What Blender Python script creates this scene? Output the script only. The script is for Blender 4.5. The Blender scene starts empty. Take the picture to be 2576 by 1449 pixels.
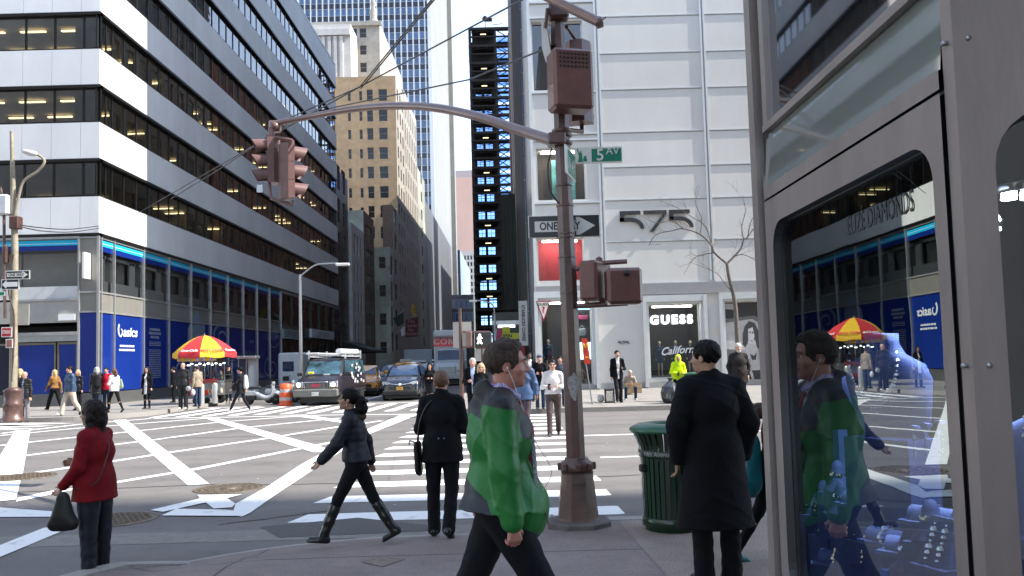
import bpy, math, random
import numpy as np
from mathutils import Vector, Matrix
random.seed(7)
rad = math.radians
scene = bpy.context.scene
COL = scene.collection
# ---------------- camera ----------------
F_PX = 2100.0; W_PX = 2576.0; CX = 1288.0; CY = 766.0
PITCH = math.atan(0.066); ROLL = 0.027
CAM = Vector((0, 0, 1.78))
FW = Vector((0, math.cos(PITCH), math.sin(PITCH)))
U0 = Vector((0, -math.sin(PITCH), math.cos(PITCH)))
RT = Vector((1, 0, 0)) * math.cos(ROLL) - U0 * math.sin(ROLL)
UP = U0 * math.cos(ROLL) + Vector((1, 0, 0)) * math.sin(ROLL)
cam_data = bpy.data.cameras.new('camera'); cam = bpy.data.objects.new('camera', cam_data)
COL.objects.link(cam)
cam.matrix_world = Matrix(((RT.x, UP.x, -FW.x, CAM.x), (RT.y, UP.y, -FW.y, CAM.y), (RT.z, UP.z, -FW.z, CAM.z), (0, 0, 0, 1)))
cam_data.sensor_width = 36; cam_data.lens = F_PX / W_PX * 36; cam_data.shift_y = 42 / W_PX
cam_data.clip_start = 0.05; cam_data.clip_end = 6000
scene.camera = cam
# ---------------- light ----------------
SUN_EL = rad(46); SUN_AZ_VEC = Vector((1, -0.112, 0)).normalized()   # horizontal direction towards the sun
sdir = Vector((SUN_AZ_VEC.x * math.cos(SUN_EL), SUN_AZ_VEC.y * math.cos(SUN_EL), math.sin(SUN_EL)))
sl = bpy.data.lights.new('sun', 'SUN'); sl.energy = 3.05; sl.angle = rad(0.5); sl.color = (1.0, 0.95, 0.87)
so = bpy.data.objects.new('sun', sl); COL.objects.link(so); so.location = (30, -10, 60)
so.rotation_euler = sdir.to_track_quat('Z', 'Y').to_euler()
world = bpy.data.worlds.new('World'); scene.world = world; world.use_nodes = True
nt = world.node_tree; bg = nt.nodes['Background']
sky = nt.nodes.new('ShaderNodeTexSky'); sky.sky_type = 'NISHITA'; sky.sun_disc = False
sky.sun_elevation = SUN_EL; sky.sun_rotation = math.atan2(sdir.x, sdir.y)
sky.air_density = 1.0; sky.dust_density = 0.0; sky.ozone_density = 2.0
hs = nt.nodes.new('ShaderNodeHueSaturation'); hs.inputs['Saturation'].default_value = .72
nt.links.new(sky.outputs[0], hs.inputs['Color']); nt.links.new(hs.outputs[0], bg.inputs[0]); bg.inputs[1].default_value = 0.15
vs = scene.view_settings; vs.view_transform = 'Standard'; vs.look = 'None'; vs.gamma = 1; vs.use_curve_mapping = False
vs.exposure = 1.78
cy = scene.cycles
cy.max_bounces = 8; cy.transparent_max_bounces = 12; cy.glossy_bounces = 4; cy.diffuse_bounces = 4; cy.transmission_bounces = 4
cy.caustics_reflective = False; cy.caustics_refractive = False
cy.use_denoising = True
# ---------------- picture to place: where a thing seen in the photo stands ----------------
def ray(x, y):
    return (FW * F_PX + RT * (x - CX) - UP * (y - CY)).normalized()
def P(x, y, Y):
    d = ray(x, y); return CAM + d * (Y / d.y)
def PXp(x, y, X):
    d = ray(x, y); return CAM + d * (X / d.x)
def G(x, y, z=0.0):
    d = ray(x, y); return CAM + d * ((z - CAM.z) / d.z)
# ---------------- mesh builder ----------------
V = Vector
class MB:
    def __init__(s): s.v = []; s.f = []; s.m = []; s.sm = []
    def add(s, vs, fs, mi=0, smooth=False):
        b = len(s.v); s.v += [tuple(p) for p in vs]
        for f in fs: s.f.append(tuple(i + b for i in f)); s.m.append(mi); s.sm.append(smooth)
        return s
    def quad(s, a, b, c, d, mi=0): return s.add([a, b, c, d], [(0, 1, 2, 3)], mi)
    def hexa(s, p, mi=0):
        return s.add(p, [(0, 3, 2, 1), (4, 5, 6, 7), (0, 1, 5, 4), (1, 2, 6, 5), (2, 3, 7, 6), (3, 0, 4, 7)], mi)
    def box(s, x0, x1, y0, y1, z0, z1, mi=0):
        return s.hexa([(x0, y0, z0), (x1, y0, z0), (x1, y1, z0), (x0, y1, z0), (x0, y0, z1), (x1, y0, z1), (x1, y1, z1), (x0, y1, z1)], mi)
    def cbox(s, c, h, mi=0, rz=0.0, bev=0.0, M=None):
        """box of half sizes h centred on c, rounded edges if bev"""
        M = M or Matrix.Rotation(rz, 3, 'Z'); c = V(c)
        if bev <= 0:
            p = [c + M @ V((sx * h[0], sy * h[1], sz * h[2])) for sz in (-1, 1) for sx, sy in ((-1, -1), (1, -1), (1, 1), (-1, 1))]
            return s.hexa(p, mi)
        b = len(s.v); idx = {}
        vs = []
        for sx in (-1, 1):
            for sy in (-1, 1):
                for sz in (-1, 1):
                    for ax in range(3):
                        q = [sx * (h[0] - bev), sy * (h[1] - bev), sz * (h[2] - bev)]; q[ax] = (sx, sy, sz)[ax] * h[ax]
                        idx[(sx, sy, sz, ax)] = len(vs); vs.append(c + M @ V(q))
        fs = []
        def order(l):
            pts = [vs[i] for i in l]; ce = sum(pts, V((0, 0, 0))) / len(pts); n = (ce - c).normalized()
            a = (pts[0] - ce).normalized(); bb = n.cross(a)
            return sorted(l, key=lambda i: math.atan2((vs[i] - ce).dot(bb), (vs[i] - ce).dot(a)))
        S = (-1, 1)
        for ax in range(3):
            for sg in S:
                l = [k for k in idx if k[ax] == sg and k[3] == ax]; fs.append(order([idx[k] for k in l]))
        for a1, a2 in ((0, 1), (0, 2), (1, 2)):
            for s1 in S:
                for s2 in S:
                    l = [k for k in idx if k[a1] == s1 and k[a2] == s2 and k[3] in (a1, a2)]; fs.append(order([idx[k] for k in l]))
        for k1 in S:
            for k2 in S:
                for k3 in S: fs.append(order([idx[(k1, k2, k3, a)] for a in range(3)]))
        return s.add(vs, fs, mi)
    def tube(s, pts, r, n=8, mi=0, smooth=True, cap=True, rot=0.0):
        pts = [V(p) for p in pts]; rr = r if isinstance(r, (list, tuple)) else [r] * len(pts)
        vs = []; up = None
        for i, p in enumerate(pts):
            t = (pts[min(i + 1, len(pts) - 1)] - pts[max(i - 1, 0)]).normalized()
            if up is None: up = V((0, 0, 1)) if abs(t.z) < .9 else V((0, 1, 0))
            a = up.cross(t).normalized(); bb = t.cross(a).normalized(); up = bb
            for k in range(n):
                an = 2 * math.pi * k / n + rot; vs.append(p + (a * math.cos(an) + bb * math.sin(an)) * rr[i])
        fs = [(i * n + k, i * n + (k + 1) % n, (i + 1) * n + (k + 1) % n, (i + 1) * n + k) for i in range(len(pts) - 1) for k in range(n)]
        s.add(vs, fs, mi, smooth)
        if cap: s.add([vs[k] for k in range(n)], [tuple(range(n))[::-1]], mi); s.add(vs[-n:], [tuple(range(n))], mi)
        return s
    def lathe(s, c, prof, n=24, mi=0, smooth=True, rot=0.0, M=None):
        c = V(c); M = M or Matrix.Identity(3); vs = []
        for r, z in prof:
            for k in range(n):
                an = 2 * math.pi * k / n + rot; vs.append(c + M @ V((r * math.cos(an), r * math.sin(an), z)))
        fs = [(i * n + k, i * n + (k + 1) % n, (i + 1) * n + (k + 1) % n, (i + 1) * n + k) for i in range(len(prof) - 1) for k in range(n)]
        s.add(vs, fs, mi, smooth)
        if prof[0][0] > 1e-4: s.add(vs[:n], [tuple(range(n))[::-1]], mi)
        if prof[-1][0] > 1e-4: s.add(vs[-n:], [tuple(range(n))], mi)
        return s
    def prism(s, poly, f, mi=0, d0=0.0, d1=0.1):
        """poly: list of 2D points; f(u,v,d)->3D"""
        n = len(poly); vs = [f(u, v, d0) for u, v in poly] + [f(u, v, d1) for u, v in poly]
        s.add(vs, [tuple(range(n))[::-1], tuple(range(n, 2 * n))] + [(i, (i + 1) % n, n + (i + 1) % n, n + i) for i in range(n)], mi)
        return s
    def build(s, name, mats, parent=None, loc=None, smooth=None):
        me = bpy.data.meshes.new(name); me.from_pydata(s.v, [], s.f)
        if not isinstance(mats, (list, tuple)): mats = [mats]
        for m in mats: me.materials.append(m)
        if len(mats) > 1: me.polygons.foreach_set('material_index', s.m)
        me.polygons.foreach_set('use_smooth', s.sm if smooth is None else [smooth] * len(s.f))
        me.update(); o = bpy.data.objects.new(name, me); COL.objects.link(o)
        if parent: o.parent = parent
        if loc: o.location = loc
        return o
def tag(o, label=None, cat=None, group=None, kind=None):
    if label: o['label'] = label
    if cat: o['category'] = cat
    if group: o['group'] = group
    if kind: o['kind'] = kind
    return o
def empty(name, loc, label=None, cat=None, group=None, rz=0.0, parent=None):
    o = bpy.data.objects.new(name, None); COL.objects.link(o); o.location = loc; o.rotation_euler = (0, 0, rz); o.empty_display_size = .2
    if parent: o.parent = parent
    return tag(o, label, cat, group)
def copy_tree(o, parent=None):
    c = o.copy(); COL.objects.link(c)
    if parent: c.parent = parent
    for ch in list(o.children): copy_tree(ch, c)
    return c
def inv(root, mb):
    """express a mesh built in world space in its root's frame (root not yet rotated)"""
    L = root.location; mb.v = [(x - L.x, y - L.y, z - L.z) for x, y, z in mb.v]; return mb
# ---------------- materials ----------------
MATS = {}
def mat(name, col, rough=.6, metal=0.0, var=.08, scale=3.0, bump=0.0, bscale=40.0, spec=.5, emit=None, es=0.0, coat=0.0, dirt=0.0, stretch=None):
    if name in MATS: return MATS[name]
    m = bpy.data.materials.new(name); m.use_nodes = True; t = m.node_tree; b = t.nodes['Principled BSDF']
    b.inputs['Roughness'].default_value = rough; b.inputs['Metallic'].default_value = metal
    b.inputs['Specular IOR Level'].default_value = spec; b.inputs['Coat Weight'].default_value = coat
    tc = t.nodes.new('ShaderNodeTexCoord'); src = tc.outputs['Object']
    if stretch:
        mp = t.nodes.new('ShaderNodeMapping'); mp.inputs['Scale'].default_value = stretch; t.links.new(src, mp.inputs[0]); src = mp.outputs[0]
    if var > 0:
        n = t.nodes.new('ShaderNodeTexNoise'); n.inputs['Scale'].default_value = scale; n.inputs['Detail'].default_value = 6; n.inputs['Roughness'].default_value = .62
        t.links.new(src, n.inputs['Vector'])
        r = t.nodes.new('ShaderNodeValToRGB'); r.color_ramp.elements[0].position = .3; r.color_ramp.elements[1].position = .72
        a = [max(0, c * (1 - var * 1.6)) for c in col]; bb = [min(1, c * (1 + var)) for c in col]
        r.color_ramp.elements[0].color = (*a, 1); r.color_ramp.elements[1].color = (*bb, 1)
        t.links.new(n.outputs['Fac'], r.inputs[0]); out = r.outputs[0]
        if dirt > 0:
            n2 = t.nodes.new('ShaderNodeTexNoise'); n2.inputs['Scale'].default_value = scale * .23; n2.inputs['Detail'].default_value = 8
            t.links.new(tc.outputs['Object'], n2.inputs['Vector'])
            r2 = t.nodes.new('ShaderNodeValToRGB'); r2.color_ramp.elements[0].position = .42; r2.color_ramp.elements[1].position = .62
            r2.color_ramp.elements[0].color = (1 - dirt, 1 - dirt, 1 - dirt * .9, 1); r2.color_ramp.elements[1].color = (1, 1, 1, 1)
            t.links.new(n2.outputs['Fac'], r2.inputs[0])
            mx = t.nodes.new('ShaderNodeMixRGB'); mx.blend_type = 'MULTIPLY'; mx.inputs[0].default_value = 1
            t.links.new(out, mx.inputs[1]); t.links.new(r2.outputs[0], mx.inputs[2]); out = mx.outputs[0]
        t.links.new(out, b.inputs['Base Color'])
    else: b.inputs['Base Color'].default_value = (*col, 1)
    if bump > 0:
        n3 = t.nodes.new('ShaderNodeTexNoise'); n3.inputs['Scale'].default_value = bscale; n3.inputs['Detail'].default_value = 5
        t.links.new(src, n3.inputs['Vector']); bp = t.nodes.new('ShaderNodeBump'); bp.inputs['Strength'].default_value = bump; bp.inputs['Distance'].default_value = .02
        t.links.new(n3.outputs['Fac'], bp.inputs['Height']); t.links.new(bp.outputs[0], b.inputs['Normal'])
    if emit: b.inputs['Emission Color'].default_value = (*emit, 1); b.inputs['Emission Strength'].default_value = es
    MATS[name] = m; return m
def glassmat(name, tint=(.6, .65, .65), refl=.12, rough=.0, rcol=(1, 1, 1), warp=0.0, wscale=.5):
    """thin architectural pane: see-through with mirror reflections that grow at grazing angles"""
    if name in MATS: return MATS[name]
    m = bpy.data.materials.new(name); m.use_nodes = True; t = m.node_tree; t.nodes.clear()
    o = t.nodes.new('ShaderNodeOutputMaterial'); tr = t.nodes.new('ShaderNodeBsdfTransparent'); tr.inputs[0].default_value = (*tint, 1)
    gl = t.nodes.new('ShaderNodeBsdfGlossy'); gl.inputs['Color'].default_value = (*rcol, 1); gl.inputs['Roughness'].default_value = rough
    fr = t.nodes.new('ShaderNodeLayerWeight'); fr.inputs[0].default_value = .35
    mr = t.nodes.new('ShaderNodeMapRange'); mr.inputs['To Min'].default_value = refl; mr.inputs['To Max'].default_value = .95
    t.links.new(fr.outputs['Fresnel'], mr.inputs[0])
    mx = t.nodes.new('ShaderNodeMixShader'); t.links.new(mr.outputs[0], mx.inputs[0]); t.links.new(tr.outputs[0], mx.inputs[1]); t.links.new(gl.outputs[0], mx.inputs[2])
    if warp > 0:
        tc = t.nodes.new('ShaderNodeTexCoord'); n = t.nodes.new('ShaderNodeTexNoise'); n.inputs['Scale'].default_value = wscale; n.inputs['Detail'].default_value = 1
        t.links.new(tc.outputs['Object'], n.inputs['Vector']); bp = t.nodes.new('ShaderNodeBump'); bp.inputs['Strength'].default_value = 1; bp.inputs['Distance'].default_value = warp
        t.links.new(n.outputs['Fac'], bp.inputs['Height']); t.links.new(bp.outputs[0], gl.inputs['Normal'])
    t.links.new(mx.outputs[0], o.inputs[0]); MATS[name] = m; return m
def emis(name, col, s):
    if name in MATS: return MATS[name]
    m = bpy.data.materials.new(name); m.use_nodes = True; t = m.node_tree; t.nodes.clear()
    o = t.nodes.new('ShaderNodeOutputMaterial'); e = t.nodes.new('ShaderNodeEmission'); e.inputs[0].default_value = (*col, 1); e.inputs[1].default_value = s
    t.links.new(e.outputs[0], o.inputs[0]); MATS[name] = m; return m
def text(s, size, f, m, name='lettering', parent=None, depth=.01, align='CENTER', bold=0.0, sx=1.0, spacing=1.0, shear=0.0):
    """lettering as a mesh; f(u,v,d)->3D places the letter plane"""
    c = bpy.data.curves.new('t', 'FONT'); c.body = s; c.size = size; c.align_x = align; c.align_y = 'CENTER'; c.offset = bold
    c.space_character = spacing; c.resolution_u = 3; c.shear = shear
    o = bpy.data.objects.new('t', c); COL.objects.link(o); dg = bpy.context.evaluated_depsgraph_get()
    me = bpy.data.meshes.new_from_object(o.evaluated_get(dg)); bpy.data.objects.remove(o); bpy.data.curves.remove(c)
    mb = MB(); vs = [f(v.co.x * sx, v.co.y, depth) for v in me.vertices]
    mb.add(vs, [tuple(p.vertices) for p in me.polygons]); bpy.data.meshes.remove(me)
    if parent is not None and parent.type == 'EMPTY': inv(parent, mb)
    return mb.build(name, m, parent)
WHITE = mat('white_paint', (.80, .80, .79), .45, var=.03)
BLACK = mat('black_satin', (.012, .012, .013), .4, var=.1)
DARKM = mat('dark_bronze', (.022, .020, .018), .35, metal=.4, var=.15)
CHROME = mat('chrome', (.75, .75, .76), .15, metal=1, var=.03)
STEEL = mat('grey_steel', (.33, .34, .35), .35, metal=.8, var=.08)
RUBBER = mat('rubber', (.013, .013, .013), .8, var=.15)
# ---------------- ground materials ----------------
def asphalt():
    m = bpy.data.materials.new('asphalt'); m.use_nodes = True; t = m.node_tree; b = t.nodes['Principled BSDF']; L = t.links
    tc = t.nodes.new('ShaderNodeTexCoord')
    def noise(s, d=6, r=.6):
        n = t.nodes.new('ShaderNodeTexNoise'); n.inputs['Scale'].default_value = s; n.inputs['Detail'].default_value = d; n.inputs['Roughness'].default_value = r
        L.new(tc.outputs['Object'], n.inputs['Vector']); return n.outputs['Fac']
    def ramp(src, a, ca, bb, cb):
        r = t.nodes.new('ShaderNodeValToRGB'); r.color_ramp.elements[0].position = a; r.color_ramp.elements[1].position = bb
        r.color_ramp.elements[0].color = (*ca, 1); r.color_ramp.elements[1].color = (*cb, 1); L.new(src, r.inputs[0]); return r.outputs[0]
    def mul(a, c):
        x = t.nodes.new('ShaderNodeMixRGB'); x.blend_type = 'MULTIPLY'; x.inputs[0].default_value = 1; L.new(a, x.inputs[1]); L.new(c, x.inputs[2]); return x.outputs[0]
    c = ramp(noise(.35, 8), .35, (.135, .124, .117), .7, (.165, .152, .143))
    c = mul(c, ramp(noise(120, 3, .8), .3, (.78, .78, .78), .62, (1.12, 1.12, 1.12)))
    c = mul(c, ramp(noise(1.6, 7, .7), .33, (.8, .79, .78), .5, (1, 1, 1)))
    v = t.nodes.new('ShaderNodeTexVoronoi'); v.inputs['Scale'].default_value = 1.3; L.new(tc.outputs['Object'], v.inputs['Vector'])
    c = mul(c, ramp(v.outputs['Distance'], .012, (1.9, 1.9, 1.9), .018, (1, 1, 1)))
    v2 = t.nodes.new('ShaderNodeTexVoronoi'); v2.inputs['Scale'].default_value = 2.1; L.new(tc.outputs['Object'], v2.inputs['Vector'])
    w = t.nodes.new('ShaderNodeTexWave'); w.inputs['Scale'].default_value = .16; w.inputs['Distortion'].default_value = 3.5; w.inputs['Detail'].default_value = 3; w.bands_direction = 'Y'; L.new(tc.outputs['Object'], w.inputs['Vector'])
    c = mul(c, ramp(w.outputs['Fac'], .0, (.86, .86, .86), .35, (1, 1, 1)))
    c = mul(c, ramp(v2.outputs['Distance'], .03, (.62, .62, .62), .05, (1, 1, 1)))
    L.new(c, b.inputs['Base Color']); b.inputs['Roughness'].default_value = .8
    bp = t.nodes.new('ShaderNodeBump'); bp.inputs['Strength'].default_value = .35; bp.inputs['Distance'].default_value = .01
    L.new(noise(150, 3, .7), bp.inputs['Height']); L.new(bp.outputs[0], b.inputs['Normal']); return m
def slabs(name, c1, c2, w=1.5, h=1.5, joint=(.05, .05, .05), ms=.012, speck=.25):
    m = bpy.data.materials.new(name); m.use_nodes = True; t = m.node_tree; b = t.nodes['Principled BSDF']; L = t.links
    tc = t.nodes.new('ShaderNodeTexCoord'); br = t.nodes.new('ShaderNodeTexBrick'); L.new(tc.outputs['Object'], br.inputs['Vector'])
    br.offset = 0; br.inputs['Scale'].default_value = 1; br.inputs['Mortar Size'].default_value = ms; br.inputs['Brick Width'].default_value = w; br.inputs['Row Height'].default_value = h
    br.inputs['Color1'].default_value = (*c1, 1); br.inputs['Color2'].default_value = (*c2, 1); br.inputs['Mortar'].default_value = (*joint, 1)
    o = br.outputs['Color']
    for sc_, lo, hi, a, bb in ((90, 1 - speck, 1 + speck, .3, .7), (1.1, .8, 1.05, .35, .65), (5, .9, 1.05, .3, .6)):
        n = t.nodes.new('ShaderNodeTexNoise'); n.inputs['Scale'].default_value = sc_; n.inputs['Detail'].default_value = 6; L.new(tc.outputs['Object'], n.inputs['Vector'])
        r = t.nodes.new('ShaderNodeValToRGB'); r.color_ramp.elements[0].position = a; r.color_ramp.elements[1].position = bb
        r.color_ramp.elements[0].color = (lo, lo, lo, 1); r.color_ramp.elements[1].color = (hi, hi, hi, 1); L.new(n.outputs['Fac'], r.inputs[0])
        x = t.nodes.new('ShaderNodeMixRGB'); x.blend_type = 'MULTIPLY'; x.inputs[0].default_value = 1; L.new(o, x.inputs[1]); L.new(r.outputs[0], x.inputs[2]); o = x.outputs[0]
    v = t.nodes.new('ShaderNodeTexVoronoi'); v.inputs['Scale'].default_value = 2.3; L.new(tc.outputs['Object'], v.inputs['Vector'])
    r = t.nodes.new('ShaderNodeValToRGB'); r.color_ramp.elements[0].position = .035; r.color_ramp.elements[1].position = .05
    r.color_ramp.elements[0].color = (.5, .5, .5, 1); r.color_ramp.elements[1].color = (1, 1, 1, 1); L.new(v.outputs['Distance'], r.inputs[0])
    x = t.nodes.new('ShaderNodeMixRGB'); x.blend_type = 'MULTIPLY'; x.inputs[0].default_value = 1; L.new(o, x.inputs[1]); L.new(r.outputs[0], x.inputs[2])
    L.new(x.outputs[0], b.inputs['Base Color']); b.inputs['Roughness'].default_value = .75
    bp = t.nodes.new('ShaderNodeBump'); bp.inputs['Strength'].default_value = .3; bp.inputs['Distance'].default_value = .01
    L.new(br.outputs['Fac'], bp.inputs['Height']); bp.invert = True; L.new(bp.outputs[0], b.inputs['Normal']); return m
def worn_paint():
    m = bpy.data.materials.new('worn_road_paint'); m.use_nodes = True; t = m.node_tree; b = t.nodes['Principled BSDF']; L = t.links
    tc = t.nodes.new('ShaderNodeTexCoord'); n = t.nodes.new('ShaderNodeTexNoise'); n.inputs['Scale'].default_value = 3; n.inputs['Detail'].default_value = 10; n.inputs['Roughness'].default_value = .75
    L.new(tc.outputs['Object'], n.inputs['Vector']); r = t.nodes.new('ShaderNodeValToRGB'); r.color_ramp.elements[0].position = .33; r.color_ramp.elements[1].position = .43
    r.color_ramp.elements[0].color = (.42, .40, .38, 1); r.color_ramp.elements[1].color = (.78, .77, .75, 1); L.new(n.outputs['Fac'], r.inputs[0]); L.new(r.outputs[0], b.inputs['Base Color'])
    b.inputs['Roughness'].default_value = .7; return m
ASPH = asphalt(); PAINT = worn_paint()
WALK_NEAR = slabs('near_sidewalk_concrete', (.212, .170, .158), (.228, .183, .168), 2.4, 2.4, (.07, .055, .05))
WALK_FAR = slabs('far_sidewalk_concrete', (.24, .22, .20), (.27, .25, .23), 1.5, 1.5, (.10, .09, .085))
WALK_SPECK = slabs('speckled_sidewalk_concrete', (.25, .20, .17), (.265, .215, .18), 3.1, 3.1, (.08, .07, .06), speck=.55)
KERB = mat('granite_kerb', (.30, .28, .26), .7, var=.15, scale=25, bump=.3)
# ---------------- ground ----------------
tag(MB().quad((-900, -700, 0), (900, -700, 0), (900, 2500, 0), (-900, 2500, 0)).build('road', ASPH), 'grey asphalt roadway', None, None, 'structure')
def arc(cx, cy_, r, a0, a1, n=8):
    return [(cx + r * math.cos(rad(a0 + (a1 - a0) * i / n)), cy_ + r * math.sin(rad(a0 + (a1 - a0) * i / n))) for i in range(n + 1)]
def ramp(x, y):
    def sm(t): t = max(0, min(1, t)); return t * t * (3 - 2 * t)
    m = sm((x + 3.5) / .5) * sm((.35 - x) / .5)
    if x < -.9: ed_ = 5.65 + math.sqrt(max(0, 9 - (x + .9) ** 2))
    else: ed_ = 8.65
    return .15 - .13 * m * sm(1 - (ed_ - y) / 1.3)
def sidewalk(name, poly, edge, mm, label, hf=None):
    """poly: outline of the pavement surface; edge: open line of the kerb around its street side (the pavement lies left of it)"""
    mb = MB(); hf = hf or (lambda x, y: .15)
    if hf(0, 8.6) < .1:
        n = len(edge); inner = []
        for i in range(n):
            a = V(edge[max(i - 1, 0)]); c = V(edge[min(i + 1, n - 1)]); d = (c - a).normalized(); inner.append((-d.y, d.x))
        R4 = [[(edge[i][0] + inner[i][0] * w, edge[i][1] + inner[i][1] * w) for i in range(n)] for w in (0, .3, .65, 1.0, 1.35)]
        vs = [(x, y, hf(x, y)) for r in R4 for x, y in r]; mb.add(vs, [(r * n + i, r * n + i + 1, (r + 1) * n + i + 1, (r + 1) * n + i) for r in range(4) for i in range(n - 1)], 0, True)
        mb.add([(x, y, .15) for x, y in [poly[0]] + R4[-1]], [tuple(range(n + 1))]); mb.build(name, mm)['kind'] = 'structure'
    else: mb.add([(x, y, .15) for x, y in poly], [tuple(range(len(poly)))]); mb.build(name, mm)['kind'] = 'structure'
    k = MB(); n = len(edge); off = []
    for i in range(n):
        a = V(edge[max(i - 1, 0)]); c = V(edge[min(i + 1, n - 1)]); d = (c - a).normalized(); off.append((edge[i][0] - d.y * -1 * .0 , edge[i][1]))
    nr = []
    for i in range(n):
        a = V(edge[max(i - 1, 0)]); c = V(edge[min(i + 1, n - 1)]); d = (c - a).normalized(); nr.append((-d.y, d.x))
    W = .17
    for i in range(n - 1):
        p, q = edge[i], edge[i + 1]; a, c = nr[i], nr[i + 1]
        pi = (p[0] + a[0] * W, p[1] + a[1] * W); qi = (q[0] + c[0] * W, q[1] + c[1] * W)
        po = (p[0] - a[0] * .012, p[1] - a[1] * .012); qo = (q[0] - c[0] * .012, q[1] - c[1] * .012)
        k.hexa([(*po, -.02), (*qo, -.02), (*qi, -.02), (*pi, -.02), (*po, hf(*p) + .004), (*qo, hf(*q) + .004), (*qi, hf(*q) + .004), (*pi, hf(*p) + .004)])
    k.build(name.replace('sidewalk', 'kerb'), KERB)['kind'] = 'structure'
near_edge = [(60, 8.65)][:0]
ne = [(-3.9, -30), (-3.9, 5.65)] + arc(-.9, 5.65, 3.0, 180, 90, 14)[1:] + [(-.6 + .25 * i, 8.65) for i in range(6)] + [(3, 8.65), (60, 8.65)]
sidewalk('near_sidewalk', [(60, -30)] + ne[::-1] + [], ne[::-1], WALK_NEAR, '', ramp)
tag(MB().quad((1.25, 2.5, .154), (60, 2.5, .154), (60, 8.44, .154), (1.0, 8.44, .154)).build('speckled_sidewalk', WALK_SPECK), None, None, None, 'structure')
fr = [(60, 27.6), (.9, 27.6)] + arc(.9, 31.0, 3.4, 270, 180, 10)[1:] + [(-2.5, 420)]
sidewalk('far_right_sidewalk', [(60, 420)] + [(60, 27.6)][:0] + fr[::-1] + [], fr[::-1], WALK_FAR, '')
fl = [(-14.1, 420), (-14.1, 33.0)] + arc(-16.8, 33.0, 2.7, 0, -90, 10)[1:] + [(-90, 30.3)]
sidewalk('far_left_sidewalk', [(-90, 420)] + fl[::-1], fl[::-1], WALK_FAR, '')
# ---------------- road markings ----------------
Z = .004
def gp(*pts):
    return [G(x, y, Z) for x, y in pts]
def strip(mb, pts, w):
    p = gp(*pts); 
    for i in range(len(p) - 1):
        d = (p[i + 1] - p[i]).normalized(); n = V((-d.y, d.x, 0)) * w / 2
        mb.quad(p[i] - n, p[i + 1] - n, p[i + 1] + n, p[i] + n)
def poly(mb, pts, dz=0.0):
    p = gp(*pts); mb.add([(q.x, q.y, Z + dz) for q in p], [tuple(range(len(p)))])
thin = MB()
strip(thin, [(0, 1095), (203, 1076), (336, 1066), (516, 1052)], .2)
strip(thin, [(-120, 1133), (187, 1099.6), (329, 1085), (555, 1061), (758, 1045.5)], .2)
strip(thin, [(-120, 1168), (187, 1130), (392, 1105), (613, 1075), (855, 1051)], .2)
strip(thin, [(95, 1187), (275, 1161), (430, 1137), (679, 1101), (844, 1074), (960, 1058)], .2)
strip(thin, [(150, 1235), (285, 1213.6), (489, 1180), (758, 1127), (840, 1111), (905, 1098)], .2)
strip(thin, [(-200, 1090), (0, 1090), (200, 1067), (383, 1052), (620, 1048), (857, 1043), (1050, 1041)], .22)
thin.build('junction_box_lines', PAINT)['kind'] = 'structure'
bold = MB(); 
poly(bold, [(285, 1057), (472, 1220), (526, 1217), (317, 1055)], .003)
bold.build('diagonal_line_marking', PAINT)['kind'] = 'structure'
b2 = MB(); poly(b2, [(507, 1049), (787, 1137), (850, 1137), (791, 1118), (538, 1049)], .003)
poly(b2, [(727, 1044), (853, 1062), (900, 1068), (905, 1064), (769, 1043)], .003)
b2.build('diagonal_line_marking', PAINT)['kind'] = 'structure'
b3 = MB(); poly(b3, [(592, 1268), (585, 1296), (608, 1300), (630, 1290), (705, 1237), (844, 1145), (928.6, 1092), (1056, 1041), (1005, 1044.6), (928.6, 1077.7), (763, 1165), (666, 1228.6)], .006)
b3.build('diagonal_line_marking', PAINT)['kind'] = 'structure'
b4 = MB(); poly(b4, [(38, 1083), (76, 1082), (57, 1192), (0, 1195), (-30, 1197)], .006)
poly(b4, [(0, 1212), (52, 1209), (40, 1257), (0, 1261), (-200, 1285), (-200, 1230)], .006)
poly(b4, [(-200, 1277), (0, 1277), (174, 1290), (174, 1300), (0, 1301), (-200, 1301)], .006)
poly(b4, [(136, 1233), (43, 1253), (40, 1262), (136, 1242)], .003)
poly(b4, [(-150, 1440), (0, 1372), (111, 1328), (177, 1328), (0, 1402), (-100, 1450)], .006)
poly(b4, [(-60, 1066.5), (60, 1063.5), (190, 1064), (100, 1067), (-60, 1070)], .003)
poly(b4, [(-60, 1074), (140, 1070), (90, 1073), (-60, 1077)], .003); poly(b4, [(-60, 1079), (95, 1076.5), (60, 1079), (-60, 1083)], .003)
b4.build('left_lane_markings', PAINT)['kind'] = 'structure'
ar = MB(); C2 = lambda x, y: (383.4 + x / 4.535, 990.4 + y / 4.535)
poly(ar, [C2(515, 1160), C2(1020, 1152), C2(855, 1196), C2(945, 1258), C2(910, 1300), C2(700, 1315), C2(610, 1245), C2(540, 1200)], .009)
poly(ar, [C2(-20, 1332), C2(540, 1200), C2(610, 1245), C2(120, 1352)], .0095)
poly(ar, [C2(110, 1395), C2(270, 1318), C2(820, 1330), C2(950, 1345), C2(1000, 1400), C2(860, 1400)], .0105)
ar.build('turn_arrow_marking', PAINT)['kind'] = 'structure'
cw = MB()
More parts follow.
